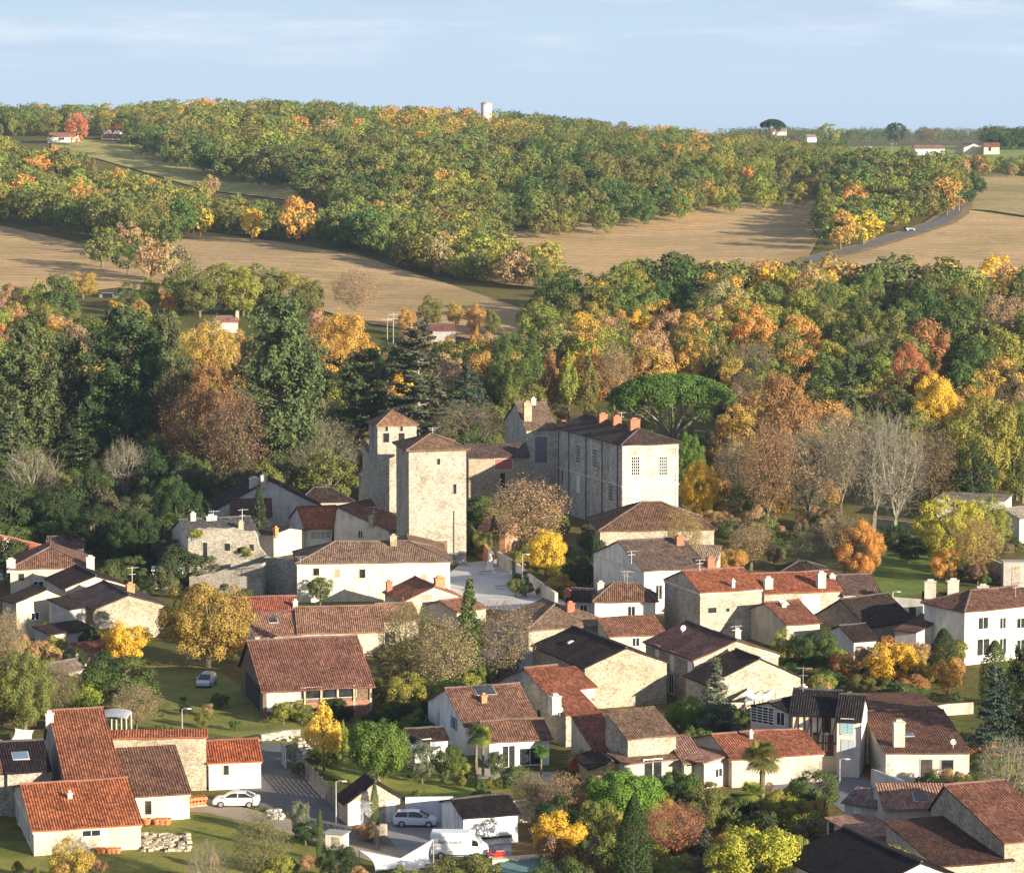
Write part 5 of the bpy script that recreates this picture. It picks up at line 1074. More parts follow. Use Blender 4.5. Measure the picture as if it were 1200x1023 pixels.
 ('near',655,950,1010,74,'y','spreading shrub with yellow leaves on the brown bank'),('near',700,930,1000,50,'og','olive shrub behind the big cypress'),
 ('ballpine',735,903,975,94,(0.12,0.21,0.03),'bright green pine rising over the big cypress'),('cypress',742,933,1060,42,'dg','big dark cypress at the bottom edge'),
 ('sparse',790,940,1015,84,'rd','smoke bush with red and orange leaves','m'),('near',798,898,960,54,'g','dark green tree by the veranda'),('near',830,912,975,62,'og','olive yellow tree right of the veranda'),
 ('cedar',826,968,1025,40,'bl','small blue spruce right of the red leaved bush'),('palm',893,868,960,66,'og','taller fan palm in front of the red tiled roof'),('palm',880,915,972,46,'yg','shorter fan palm below the taller one'),
 ('near',858,930,975,44,'g','green shrub left of the shorter fan palm'),('near',922,922,975,58,'yg','yellow green tree right of the fan palms'),('near',955,898,955,66,'g','round green tree by the lamp post'),
 ('near',885,962,1060,116,(0.36,0.33,0.04),'big yellow green shrub mass at the bottom edge'),('near',850,985,1060,70,'yg','yellow green shrub left of the big shrub mass'),
 ('cedar',905,950,990,34,'gr','slender silver green conifer behind the big yellow green shrub'),
 ('near',84,980,1050,60,'go','gold leaved shrub in front of the orange roofed house'),('sparse',305,950,1055,70,'og','half bare shrub on the farm lawn','m'),('near',325,1000,1060,56,'yg','yellow shrub at the bottom edge of the lawn'),
 ('bare',245,985,1055,60,'ta','thin bare sapling on the farm lawn','p'),('near',358,960,990,34,'dg','dark shrub beside the little grey olive tree'),('near',395,985,1040,50,'dg','dark shrubs behind the little white hut'),
 ('near',1050,985,1060,40,'yg','young pine in front of the weathered dark roof'),('near',540,1000,1050,100,'og','hedge like olive shrub before the white van'),('near',600,925,960,0.1,'og','x') if False else None,
 ('near',475,1012,1060,50,'og','olive shrub under the shade sail'),('near',430,962,985,40,'ta','bare twiggy shrub by the slatted fence'),
 ('hedge',680,655,694,46,'dg','dark clipped hedge below the gatehouse'),('near',700,625,668,24,'dg','dark shrub left of the gatehouse'),
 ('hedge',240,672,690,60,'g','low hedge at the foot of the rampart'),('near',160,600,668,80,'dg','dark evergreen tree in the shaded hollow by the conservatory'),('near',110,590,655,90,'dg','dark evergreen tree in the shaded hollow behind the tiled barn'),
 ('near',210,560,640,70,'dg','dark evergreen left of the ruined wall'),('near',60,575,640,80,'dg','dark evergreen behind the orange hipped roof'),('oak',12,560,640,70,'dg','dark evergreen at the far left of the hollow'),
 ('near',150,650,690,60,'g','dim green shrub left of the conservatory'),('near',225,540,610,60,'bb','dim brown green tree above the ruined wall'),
 ('oak',1140,520,600,60,'dg','dark tree behind the villa'),('near',1050,610,650,40,'dg','dark evergreen hedge across the lawn'),('near',1065,625,660,50,'dg','dark rounded evergreen on the lawn'),
 ('oak',560,500,560,50,'g','green tree behind the roof linking church and manor'),
 ('far',90,131,172,28,'rd','bright red tree beside the white farmhouse on the hill'),('far',152,149,171,28,'g','dark green tree in front of the far farm'),
 ('far',235,240,278,36,'y','yellow tree at the edge of the striped field'),('far',295,242,284,30,'y','second yellow tree at the edge of the striped field'),('far',348,223,288,48,'o','tall orange gold tree on the far side of the striped field'),
 ('far',186,238,278,44,'yg','round yellow green tree in the far hedgerow'),('far',195,280,330,36,'ta','brown orange tree where the two fields meet','m'),('far',150,255,300,40,'ta','pale bare tree at the corner of the left field','p'),
 ('far',247,203,232,22,'ta','lone bush like tree on the far meadow'),
 ('far',985,245,294,44,'go','gold tree at the right edge of the brown field'),('far',1012,245,288,50,'y','yellow tree by the country road'),('far',1110,205,254,46,'go','gold tree where the road leaves the wood'),
 ('far',1050,141,170,30,'dg','lone round dark tree on the right skyline'),('far',973,143,172,34,'yg','yellow green tree at the end of the wooded ridge'),
 ('far',908,0,0,0,'g','x') if False else None,
 ('far',120,262,314,58,'og','olive tree at the lower corner of the near left wood'),('far',150,268,322,48,'g','green tree at the tip of the near left wood'),
 ('far',178,275,330,44,'ta','tan tree at the tip of the near left wood'),('far',212,288,338,38,'br','brown shrubby tree at the end of the tongue between the fields'),
 ('oak',235,318,372,50,'og','olive tree filling the row below the striped field, left'),('oak',285,312,370,54,'yg','yellow green tree filling the row below the striped field, middle'),('oak',362,326,374,46,'og','low olive tree at the right end of the row below the striped field'),
]:
    if a:
        k, px, tp, bs, wd, c, lb = a[:7]; T(k, px, tp, bs, wd, c, lb, *(a[7:] or ('m',)))
G = at_Y(905, 153, 1590); gz = h1(G[0], G[1]); zt = at_Y(905, 139, 1590)[2]
tree_at('umbrella', G[0], G[1], gz, zt-gz, 8.0, 'dg', 'flat topped pine standing alone on the skyline', 'd')

# ---- woods: zones given as (px, distance) polygons
def zone(poly, sp, cols, label, group, Hr=(10, 15), jit=0.42, clear=()):
    poly = [((q[0]-600)/F*q[1], q[1]) for q in poly]; xs = [q[0] for q in poly]; ys = [q[1] for q in poly]; out = []
    def inside(x, y):
        c = False; j = len(poly)-1
        for i in range(len(poly)):
            if (poly[i][1] > y) != (poly[j][1] > y) and x < (poly[j][0]-poly[i][0])*(y-poly[i][1])/(poly[j][1]-poly[i][1])+poly[i][0]: c = not c
            j = i
        return c
    for i, yy in enumerate(np.arange(min(ys), max(ys), sp*0.87)):
        for xx in np.arange(min(xs), max(xs), sp):
            x = xx+(i % 2)*sp/2+rng.uniform(-jit, jit)*sp; y = yy+rng.uniform(-jit, jit)*sp
            if inside(x, y): out.append((x, y, rng.uniform(*Hr), cols, label, group))
    return out
OL = [('g', 4.5), ('og', 7.5), ('yg', 4), ('go', 0.7), ('ta', 0.3), ('o', 0.05)]
MX = [('g', 3), ('og', 4), ('yg', 2.5), ('y', 0.4), ('go', 1.6), ('ta', 1.6), ('o', 0.8), ('pk', 0.5), ('ru', 0.8)]
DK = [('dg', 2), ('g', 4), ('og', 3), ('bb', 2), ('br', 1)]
Z = []
Z += zone([(-70,1040),(60,1010),(130,935),(200,915),(240,990),(240,1050),(165,1125),(100,1215),(-70,1270)], 11, OL, 'in the near wood left of the striped field', 'trees of the near left wood', (11, 16))
Z += zone([(235,990),(330,968),(440,905),(440,960),(330,1020),(235,1045)], 8.5, OL, 'in the strip of trees behind the striped field', 'trees of the hedgerow strip', (8, 12))
Z += zone([(385,935),(430,900),(500,860),(560,835),(600,822),(660,815),(650,850),(600,880),(556,930),(535,985),(400,1060)], 8, OL+[('ta', 3)], 'in the spur of wood between the two fields', 'trees of the spur between the fields', (9, 14.5))
Z += zone([(165,1325),(215,1260),(327,1160),(400,1030),(480,975),(560,962),(700,1000),(850,1058),(905,1082),(990,1090),(1000,1300),(985,1480),(800,1560),(400,1640),(170,1640)], 11.5, OL, 'in the great wood on the far ridge', 'trees of the great far wood', (9.5, 17))
Z += zone([(-70,1430),(60,1440),(165,1440),(240,1640),(-70,1680)], 10, OL+[('ta', 2), ('pk', .6)], 'along the far left skyline', 'trees on the far left skyline', (7, 14))
Z += zone([(962,955),(1000,958),(1040,985),(1078,1015),(1106,1050),(1125,1100),(1120,1190),(1060,1240),(990,1260),(985,1120),(962,1040)], 8.0, OL, 'in the small wood beside the country road', 'trees of the roadside wood', (9, 14))
Z += zone([(1118,1240),(1260,1260),(1260,1350),(1118,1330)], 10, OL+[('ta', 3), ('bb', 3)], 'in the right hand wood below the skyline farm', 'trees of the right hand wood', (6, 9))
Z += zone([(1118,1075),(1150,1085),(1150,1170),(1118,1180)], 9, [('g', 1), ('dg', 1)], 'in the dip beyond the road bend', 'trees beyond the road bend', (5, 8))
Z += zone([(622,700),(700,735),(760,770),(820,785),(905,770),(1000,770),(1100,775),(1260,775),(1260,640),(1100,620),(900,600),(700,610),(640,640)], 11, MX, 'in the mixed autumn wood behind the manor', 'trees of the mixed wood behind the manor', (10, 15.5))
Z += zone([(-70,690),(100,690),(240,660),(380,650),(620,650),(620,600),(380,590),(-70,600)], 7.5, MX+[('dg', 3)], 'between the cedars and the striped field', 'trees between the cedars and the field', (8, 12.5))
Z += zone([(-70,770),(60,770),(60,700),(-70,700)], 10, MX, 'below the left ploughed field', 'trees below the left ploughed field', (6, 9))
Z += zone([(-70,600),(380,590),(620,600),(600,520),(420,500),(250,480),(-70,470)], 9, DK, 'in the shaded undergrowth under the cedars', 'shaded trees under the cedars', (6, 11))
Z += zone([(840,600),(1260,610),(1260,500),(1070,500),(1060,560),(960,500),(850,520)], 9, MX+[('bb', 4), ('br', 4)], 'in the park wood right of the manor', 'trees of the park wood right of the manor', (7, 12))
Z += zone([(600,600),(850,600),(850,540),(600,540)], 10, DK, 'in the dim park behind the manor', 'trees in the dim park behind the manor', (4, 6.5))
Z += zone([(1155,1700),(1260,1700),(1260,1850),(1155,1850)], 11, DK, 'in the dark clump on the right skyline', 'trees of the skyline clump', (11, 15))
CN = dict(og='olive green', yg='yellow green', g='green', go='gold', ta='tan', o='orange', pk='pinkish', ru='rust coloured', y='yellow', dg='dark green', bb='brown green', br='brown')
def pick(cols):
    w_ = np.array([c[1] for c in cols], float); return cols[rng.choice(len(cols), p=w_/w_.sum())][0]
from mathutils import noise as _ns
def pick2(q):
    cols = q[3]; w_ = np.cumsum([c[1] for c in cols]); w_ = w_/w_[-1]; big = _ns.noise(Vector((q[0]*0.016, q[1]*0.009, 5.0)))*0.55+0.5      # species grow in drifts
    return cols[min(int(np.searchsorted(w_, min(max(big+rng.normal(0, 0.22), 0), .999))), len(cols)-1)][0]
Z = [(q[0], q[1], q[2]*(1-0.38*min(max((600+F*q[0]/q[1]-300)/650, 0), 1)) if 'great' in q[4] else q[2], pick2(q), *q[4:]) for q in Z if abs(q[0]) < 0.19*q[1]]
Z.sort(key=lambda q: q[1]-q[2]*3)
zs = height([q[0] for q in Z], [q[1] for q in Z])
NI = 168; stV = []; stC = []
TV = {}
def protoV(v, kd='far'):
    p = proto(kd, v)['crown']; a = np.empty(len(p.vertices)*3, 'f'); p.vertices.foreach_get('co', a); return a.reshape(-1, 3)
for i, (q, z) in enumerate(zip(Z, zs)):
    x, y, H, c, lb, grp = q; Rr = H*0.45*rng.uniform(0.68, 1.28)
    if i < NI: tree_at('far' if y > 640 else 'oak', x, y, z, H, Rr, c, CN[c]+' broadleaf tree '+lb, group=grp)
    else:
        v = i % 8 if y > 740 else 10+i % 5
        if v not in TV: TV[v] = protoV(v) if v < 10 else protoV(v-10, 'oak')
        a = rng.uniform(0, 6.283); V = TV[v][:3200 if y > 1300 else None]*np.array([Rr/5.2, Rr/5.2, H/12]); ca, sa = math.cos(a), math.sin(a)
        V = np.c_[V[:, 0]*ca-V[:, 1]*sa+x, V[:, 0]*sa+V[:, 1]*ca+y, V[:, 2]+z]; stV.append(V.reshape(-1, 4, 3))
        cc = np.array(CL[c])*1.22*np.array([1+rng.uniform(-.2, .2), 1+rng.uniform(-.12, .12), 1]); stC.append(np.tile([*cc, 1], (len(V), 1)))
V = np.concatenate(stV); C_ = np.concatenate(stC)
def colmesh(name, V, C_):
    me = quads_mesh(name, V, M['forest_foliage']); at = me.color_attributes.new('Col', 'FLOAT_COLOR', 'POINT'); at.data.foreach_set('color', np.ascontiguousarray(C_, 'f').ravel()); return me
meshobj('forest', colmesh('forest', V, C_), kind='stuff')
# far wood lines on the horizon
fv, fc = [], []
for k in range(900):
    y = rng.choice([2400, 2900, 3600, 4300])+rng.uniform(-90, 90); px = rng.uniform(860, 1300) if y < 4000 else rng.uniform(-100, 1300); x = (px-600)/F*y
    if y < 3000 and rng.random() < 0.5: continue
    H = rng.uniform(9, 15); v = k % 8; 
    if v not in TV: TV[v] = protoV(v)
    V = TV[v][:1200]*np.array([1.3, 1.3, H/12])+np.array([x, y, h1(x, y)]); fv.append(V.reshape(-1, 4, 3)); cc = np.array(CL[pick([('og', 2), ('g', 3), ('br', 1)])]); fc.append(np.tile([*cc, 1], (len(V), 1)))
meshobj('distant_wood', colmesh('distant_wood', np.concatenate(fv), np.concatenate(fc)), kind='stuff')
print('trees', _tn, 'stuff trees', len(stV))


# ---- water tower on the wooded ridge
def water_tower():
    P = at_Y(570, 136, 1500); P[2] = h1(P[0], 1500); zt = at_Y(570, 120.5, 1500)[2]-P[2]; root = empty('water_tower', tuple(P), 0, label='pale concrete water tower rising above the wooded ridge', cat='water tower')
    r = 2.8; b = MB(); b.lathe((0, 0, 0), [(r*.8, 0), (r*.8, zt-8.2), (r, zt-7.8), (r, zt-.6)], 20); b.build('tank', M['plaster'], root, (.75,.72,.66))
    c = MB(); c.lathe((0, 0, zt-.6), [(r*1.06, -.2), (r*1.06, .1), (r*.5, .9), (0, 1.1)], 20); c.build('roof', M['plaster'], root, (.35,.33,.31))
    a = MB(); a.tube([(0, 0, zt), (0, 0, zt+3)], .1, 5); a.build('mast', M['metal'], root, (.5,.5,.5))
water_tower()
# ------------------------------------------------------------------ walls, fences, cars and small things
def G0(px, py): return ground_at(px, py) if py < 590 else at_z(px, py, 0)
def wall_run(name, label, cat, pts, h, th=0.4, matn='stone', col=ST, cope=True, group=None):
    """free standing wall along ground pixels; h one height or one per point"""
    P = [Vector(G0(*p)) for p in pts]; hs = h if hasattr(h, '__len__') else [h]*len(P); b = MB()
    for i in range(len(P)-1):
        a, c = P[i], P[i+1]; d = (c-a).normalized(); n = Vector((-d.y, d.x, 0))*th/2; k0 = 1.0 if i else 1.0
        q = [a-n, c-n, c+n, a+n]; z = [hs[i], hs[i+1], hs[i+1], hs[i]]
        lo = [v+Vector((0, 0, -0.5)) for v in q]; hi = [v+Vector((0, 0, zz)) for v, zz in zip(q, z)]
        for f in ((lo[0], lo[1], hi[1], hi[0]), (lo[1], lo[2], hi[2], hi[1]), (lo[2], lo[3], hi[3], hi[2]), (lo[3], lo[0], hi[0], hi[3]), (hi[0], hi[1], hi[2], hi[3])): b.face(f)
    return b.build(name, M[matn], None, col, label=label, cat=cat, group=group)
def free_wall(name, label, cat, bl, br, tops, th, matn, col):
    """upright wall with a ragged top: base end pixels and pixels of its top outline"""
    A = Vector(G0(*bl)); B = Vector(G0(*br)); d = (B-A); L = d.length; d.normalize(); n = Vector((-d.y, d.x, 0)); out = []
    for px, py in tops:
        r = ray(px, py); r = Vector(r); C0 = Vector((0, 0, CAMZ)); t_ = (A-C0).dot(n)/r.dot(n); q = C0+r*t_; out.append(((q-A).dot(d), q.z-A.z))
    out[0] = (0, out[0][1]); out[-1] = (L, out[-1][1]); b = MB()
    pts = []
    for (x0, z0), (x1, z1) in zip(out[:-1], out[1:]):
        m = max(1, int((x1-x0)/0.6))
        for k in range(m): pts.append((x0+(x1-x0)*k/m, z0+(z1-z0)*k/m+random.uniform(-.16, .12)))
    pts.append(out[-1])
    fr = [A+d*x+Vector((0, 0, z)) for x, z in pts]; bk = [p+n*th for p in fr]; a0 = A+Vector((0, 0, -.5)); b0 = A+d*L+Vector((0, 0, -.5))
    for i in range(len(fr)-1):
        x0 = A+d*pts[i][0]+Vector((0, 0, -.5)); x1 = A+d*pts[i+1][0]+Vector((0, 0, -.5))
        b.face([x0, x1, fr[i+1], fr[i]]); b.face([x1+n*th, x0+n*th, bk[i], bk[i+1]]); b.face([fr[i], fr[i+1], bk[i+1], bk[i]])
    b.face([a0+n*th, a0, fr[0], bk[0]]); b.face([b0, b0+n*th, bk[-1], fr[-1]])
    root = empty(name, tuple(A), math.atan2(d.y, d.x), label=label, cat=cat)
    o = b.build('masonry', M[matn], root, col); o.matrix_parent_inverse = (Matrix.Translation(A)@Matrix.Rotation(math.atan2(d.y, d.x), 4, 'Z')).inverted()
    return root, A, d, n
root, A_, d_, n_ = free_wall('ruined_wall', 'ruined rubble wall with empty slit windows and weeds on its broken top', 'ruined wall', (221,684), (311,686),
    [(222,626),(226,621),(232,619.5),(250,619),(272,618.5),(280,621),(297,622),(300,626),(303,640),(309,650)], 0.8, 'stone', (0.42,0.40,0.35))
def slit(root, A, d, n, px, py, w, h):
    r = Vector(ray(px, py)); C0 = Vector((0, 0, CAMZ)); q = C0+r*((A-C0).dot(n)/r.dot(n)); x = (q-A).dot(d); z = q.z-A.z
    b = MB(); b.box((x, -0.004, z), (w, 0.03, h)); b.build('opening', M['glass'], root); f = MB(); f.box((x, -0.02, z-h/2-0.08), (w+0.3, 0.14, 0.14)); f.box((x, -0.02, z+h/2+0.09), (w+0.3, 0.12, 0.18)); f.build('lintel', M['stone'], root, (0.6, 0.55, 0.45))
for q in ((240.5,646,0.6,2.6),(266.5,641,0.8,1.1),(281,645,0.7,0.8),(295,641.5,0.6,1.0)): slit(root, A_, d_, n_, *q)
for px, py, w_ in ((228,627,1.3),(234,625,1.0),(289,646,1.2),(291,649,0.9)):
    r = Vector(ray(px, py)); C0 = Vector((0, 0, CAMZ)); q = C0+r*((A_-C0).dot(n_)/r.dot(n_))-n_*0.25
    tree_at('bush', q.x, q.y, q.z-0.5, w_*1.1, w_*0.8, 'yg', 'weeds growing out of the ruined rubble wall', group='weeds on the ruined wall')
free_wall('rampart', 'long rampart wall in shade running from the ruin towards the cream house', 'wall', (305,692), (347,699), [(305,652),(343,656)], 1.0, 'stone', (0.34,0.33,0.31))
free_wall('rampart', 'lower rampart wall in front of the ruin', 'wall', (222,694), (308,698), [(222,676),(308,660)], 1.2, 'stone', (0.38,0.36,0.33))
# stair turret of the church
def turret():
    P = G0(431.5, 612); r = 1.55; root = empty('stair_turret', tuple(P), 0, label='round stone stair turret with conical tiled cap left of the church nave', cat='turret')
    b = MB(); b.lathe((0, 0, 0), [(r*1.06, -.5), (r, 1.5), (r, 7.9), (r*1.08, 8.0), (r*1.08, 8.15)], 20); b.build('wall', M['stone'], root, (0.58,0.52,0.43), smooth=True)
    c = MB(); c.lathe((0, 0, 8.15), [(r*1.25, -0.1), (r*1.22, 0.02), (0.0, 1.15)], 20); c.build('roof', M['tile'], root, (0.36,0.22,0.14,0.8))
    w_ = MB(); w_.box((0.25, -r-0.0, 6.8), (0.4, 0.1, 0.6)); w_.build('window', M['glass'], root)
turret()
# walls round the square and gardens
wall_run('garden_wall', 'pale garden wall along the right side of the church square', 'wall', [(584,663),(600,673)], 2.2, 0.45, 'plaster', (0.62,0.56,0.46))
wall_run('garden_wall', 'pale garden wall below the dark gate of the church square', 'wall', [(606,678),(625,694),(652,708)], [2.3, 2.2, 1.6], 0.45, 'plaster', (0.62,0.56,0.46))
wall_run('iron_gate', 'dark metal gate in the garden wall of the church square', 'gate', [(600.5,674),(605.5,678)], 2.2, 0.08, 'paint', (0.02,0.025,0.04))
wall_run('orange_wall', 'orange brick wall beside the lane right of the church tower', 'wall', [(546,640),(560,650),(577,664)], [4.2,3.2,2.0], 0.4, 'brick', (0.50,0.27,0.15))
house('shed', 'small tiled garden shed between the church tower and the leafless lime', 'shed', 'S', dict(efl=(558,622), efr=(592,624)), h=3.2, d=5, wall=('brick', (0.45,0.27,0.17)), roof=(0.36,0.19,0.13), lich=0.3, t0=0.3, dw=0.3)
wall_run('white_wall', 'long white garden wall with a dark door right of the red roofed row', 'wall', [(1014,722),(1050,725),(1086,728)], 2.9, 0.35, 'plaster', (0.78,0.75,0.68))
wall_run('garden_door', 'dark door in the long white garden wall', 'door', [(1065,728.6),(1073,729.2)], 2.0, 0.12, 'paint', (0.03,0.05,0.05))
wall_run('terrace_wall', 'dry stone terrace wall above the brown bank', 'wall', [(596,965),(650,960)], 2.2, 0.5, 'stone', (0.62,0.54,0.40))
wall_run('terrace_wall', 'stone wall joining the garage and the terrace', 'wall', [(475,963),(531,962)], 2.4, 0.4, 'plaster', (0.6,0.62,0.66))
wall_run('garden_wall', 'low cream garden wall behind the white car', 'wall', [(446,985),(453,985.5)], 1.6, 0.4, 'stone', STW)
wall_run('garden_wall', 'pale wall beyond the broad chimney house', 'wall', [(1075,842),(1110,838),(1140,836)], [1.1,1.3,1.3], 0.3, 'plaster', (0.45,0.40,0.34))
wall_run('street_wall', 'white plastered wall at the foot of the rose bush', 'wall', [(1022,920),(1060,935)], 1.7, 0.3, 'plaster', (0.62,0.6,0.6))
wall_run('yard_wall', 'low stone wall along the meadow below the big barn', 'wall', [(305,868),(340,862),(352,862)], 0.7, 0.5, 'stone', STG)
wall_run('park_wall', 'long low wall across the back of the lawn', 'wall', [(1022,618),(1060,622),(1092,628)], 1.6, 0.4, 'stone', (0.4,0.38,0.34))
wall_run('park_wall', 'low wall of the villa garden at the right edge', 'wall', [(1160,668),(1205,688)], 1.8, 0.4, 'stone', (0.4,0.38,0.34))
def slat_fence(pts, h, label, name='slatted_fence', col=(0.20,0.19,0.18), step=2.2, group=None):
    P = [Vector(G0(*p)) for p in pts]; root = empty(name, tuple(P[0]), 0, label=label, cat='fence', group=group); o = P[0]
    sl = MB(); posts = []
    for a, c in zip(P[:-1], P[1:]):
        L = (c-a).length; n = max(1, round(L/step)); z = 0.15
        for k in range(n+1):
            q = a.lerp(c, k/n)-o
            if k or not posts: posts.append(q)
        while z < h: sl.beam(a-o+Vector((0, 0, z)), c-o+Vector((0, 0, z)), 0.03, 0.13); z += 0.2
    sl.build('slat_panel', M['wood'], root, col)
    for q in posts: b = MB(); b.box((q.x, q.y, h/2+0.02), (0.1, 0.1, h+0.1)); b.build('post', M['paint'], root, (0.1,0.1,0.1))
    return root
slat_fence([(340,893),(352,905),(372,927),(394,950)], 1.9, 'grey slatted fence climbing beside the driveway')
slat_fence([(427,975),(436,985),(444,996)], 1.8, 'short slatted fence in front of the gabled garage')
slat_fence([(330,895),(336,902)], 2.2, 'pale blue gate at the top of the slatted fence', 'garden_gate', (0.5,0.58,0.66), 1.0)
slat_fence([(0,850),(20,851),(42,852)], 1.2, 'dark plank fence behind the farm', 'plank_fence', (0.12,0.08,0.06))
# ---- vehicles
def wheel(root, x, y, r, w):
    b = MB(); n = 18
    P = [(x, y-w/2, r), (x, y+w/2, r)]; b.tube(P, [r, r], n); t_ = b.build('wheel', M['rubber'], root, (0.02, 0.02, 0.02))
    c = MB(); c.tube([(x, y-w/2-0.012, r), (x, y+w/2+0.012, r)], [r*0.62, r*0.62], n); c.build('rim', M['metal'], t_, (0.5, 0.5, 0.52))
def loft(b, secs):
    for s0, s1 in zip(secs[:-1], secs[1:]):
        n = len(s0)
        for k in range(n): b.face([s0[k], s0[(k+1) % n], s1[(k+1) % n], s1[k]])
    b.face(secs[0][::-1]); b.face(secs[-1])
def car(px, py, yaw, col, label, style='hatch', z=None, text=None):
    G = G0(px, py); root = empty('parked_car' if style != 'van' else 'delivery_van', tuple(G), R(yaw), label=label, cat='car' if style != 'van' else 'van')
    if style == 'van':
        L, Wd = 5.6, 1.0
        st = [(-2.8, .35, 1.2, 2.45, .93), (-2.72, .3, 1.2, 2.55, 1.0), (0.9, .3, 1.2, 2.58, 1.0), (1.45, .3, 1.2, 2.45, .98), (2.15, .3, 1.15, 1.45, .96), (2.65, .35, .95, 1.1, .93), (2.85, .45, .7, .8, .85)]
        wb = (-1.75, 1.8); wr = 0.36
    elif style == 'sedan':
        L, Wd = 4.5, .88
        st = [(-2.25, .4, .7, .85, .78), (-2.15, .28, .7, .98, .84), (-1.5, .25, .6, 1.02, .88), (1.0, .25, .6, .95, .88), (1.9, .27, .55, .84, .84), (2.2, .32, .55, .68, .76)]; wb = (-1.35, 1.4); wr = 0.32
        cab = [(-1.75, 1.0, 1.02, .80, .74), (-1.0, 1.0, 1.40, .82, .62), (0.1, 1.0, 1.44, .82, .62), (0.55, .97, 1.36, .82, .64), (1.25, .93, .95, .80, .76)]
    else:
        L, Wd = 4.1, .87
        st = [(-2.05, .45, .75, .95, .78), (-1.98, .3, .7, 1.0, .84), (-1.4, .25, .6, 1.0, .87), (1.0, .25, .6, .95, .87), (1.75, .27, .55, .84, .82), (2.02, .32, .55, .66, .74)]; wb = (-1.25, 1.3); wr = 0.32
        cab = [(-1.98, .98, 1.0, .78, .72), (-1.7, .98, 1.42, .80, .60), (-0.1, .98, 1.50, .81, .61), (0.4, .96, 1.42, .81, .63), (1.3, .92, .95, .79, .75)]
    b = MB(); secs = [[(x, -w*.95, zb), (x, w*.95, zb), (x, w, zm), (x, w*.97, zt-0.06), (x, w*.86, zt), (x, -w*.86, zt), (x, -w*.97, zt-0.06), (x, -w, zm)] for x, zb, zm, zt, w in st]
    loft(b, secs); body = b.build('body', M['car'], root, col)
    gl = MB()
    if style != 'van':
        loft(gl, [[(x, -w0, z0), (x, w0, z0), (x, w1, z1-0.05), (x, w1*.9, z1), (x, -w1*.9, z1), (x, -w1, z1-0.05)] for x, z0, z1, w0, w1 in cab]); gl.build('glazing', M['glass'], root)
        rf = MB(); c1, c2, c3 = cab[1], cab[2], cab[3]
        loft(rf, [[(x, -w1*.98, z1-0.04), (x, w1*.98, z1-0.04), (x, w1*.9, z1+0.012), (x, -w1*.9, z1+0.012)] for x, z0, z1, w0, w1 in (c1, c2, c3)]); rf.build('roof_panel', M['car'], root, col)
        pl = MB()
        for sy in (-1, 1):
            for i, xs in ((1, -0.02), (3, 0.0)):
                x, z0, z1, w0, w1 = cab[i]; x2, _, z2, w02, w12 = cab[0 if i == 1 else 4]
                pl.beam((x, sy*w1*1.0, z1-0.03), (x2, sy*w02*1.0, z2), 0.07, 0.05)
            x = (cab[1][0]+cab[3][0])/2; pl.beam((x, sy*.63, 1.42), (x, sy*.83, .98), 0.07, 0.05)
        pl.build('pillar', M['car'], root, col)
    else:
        for sy in (-1, 1):
            gl.face([(1.25, sy*1.004, 1.35), (2.0, sy*.985, 1.35), (1.75, sy*.985, 1.85), (1.3, sy*1.0, 2.0)][::sy])
        gl.face([(1.52, -.84, 2.42), (1.52, .84, 2.42), (2.17, .86, 1.47), (2.17, -.86, 1.47)][::-1]); gl.build('glazing', M['glass'], root)
        sk = MB(); sk.box((0, 0, .42), (5.3, 2.04, .12)); sk.build('sill', M['rubber'], root, (.05,.05,.05))
        cv = bpy.data.curves.new('lettering', 'FONT'); cv.body = 'Bertrange.fr'; cv.size = 0.52; cv.extrude = 0.004; cv.align_x = 'CENTER'; cv.space_character = 0.95
        to = bpy.data.objects.new('lettering', cv); COL.objects.link(to); to.parent = root; to.location = (-0.85, -1.008, 1.55); to.rotation_euler = (R(90), 0, 0); m2 = bpy.data.materials.new('green_lettering'); m2.use_nodes = True; m2.node_tree.nodes['Principled BSDF'].inputs[0].default_value = (.03, .08, .04, 1); cv.materials.append(m2); me_ = bpy.data.meshes.new_from_object(to); bpy.data.objects.remove(to); meshobj('lettering', me_, root, loc=(-0.85, -1.008, 1.55)).rotation_euler = (R(90), 0, 0)
    for x in wb:
        for sy in (-1, 1): wheel(root, x, sy*(Wd-.06), wr, .2)
    xf = st[-2][0]; xb = st[0][0]
    for sy in (-1, 1):
        h_ = MB(); h_.box((xf+0.06, sy*st[-2][4]*.72, st[-2][3]-.16), (.14, .34, .14)); h_.build('headlight', M['metal'], root, (.8,.8,.8))
        h_ = MB(); h_.box((xb+0.03, sy*st[1][4]*.8, st[1][3]-.2), (.08, .2, .22)); h_.build('tail_light', M['paint'], root, (.4,.02,.02))
        h_ = MB(); h_.box((cab[3][0]+.45 if style != 'van' else 1.95, sy*(Wd+.1), 1.05 if style != 'van' else 1.5), (.14, .2, .14)); h_.build('mirror', M['car'], root, col)
    return root
car(277,944,178,(.78,.78,.78),'white saloon car parked beside the white walled garage','sedan')
car(487,967,-3,(.62,.68,.78),'silver blue hatchback parked in front of the arched door')
car(539,1004,-4,(.82,.82,.82),'white panel van with dark green lettering on its side','van')
car(242,803,-98,(.5,.54,.62),'silver car parked on the shaded grass behind the farm')
car(826,606,5,(.02,.02,.025),'black car parked behind the gatehouse')
G = ground_at(1066,272.5); c_ = car(1066,274,25,(.06,.06,.07),'small dark car driving on the country road'); c_.location = (G[0], G[1], G[2]+0.6); c_.name = 'driven_car'
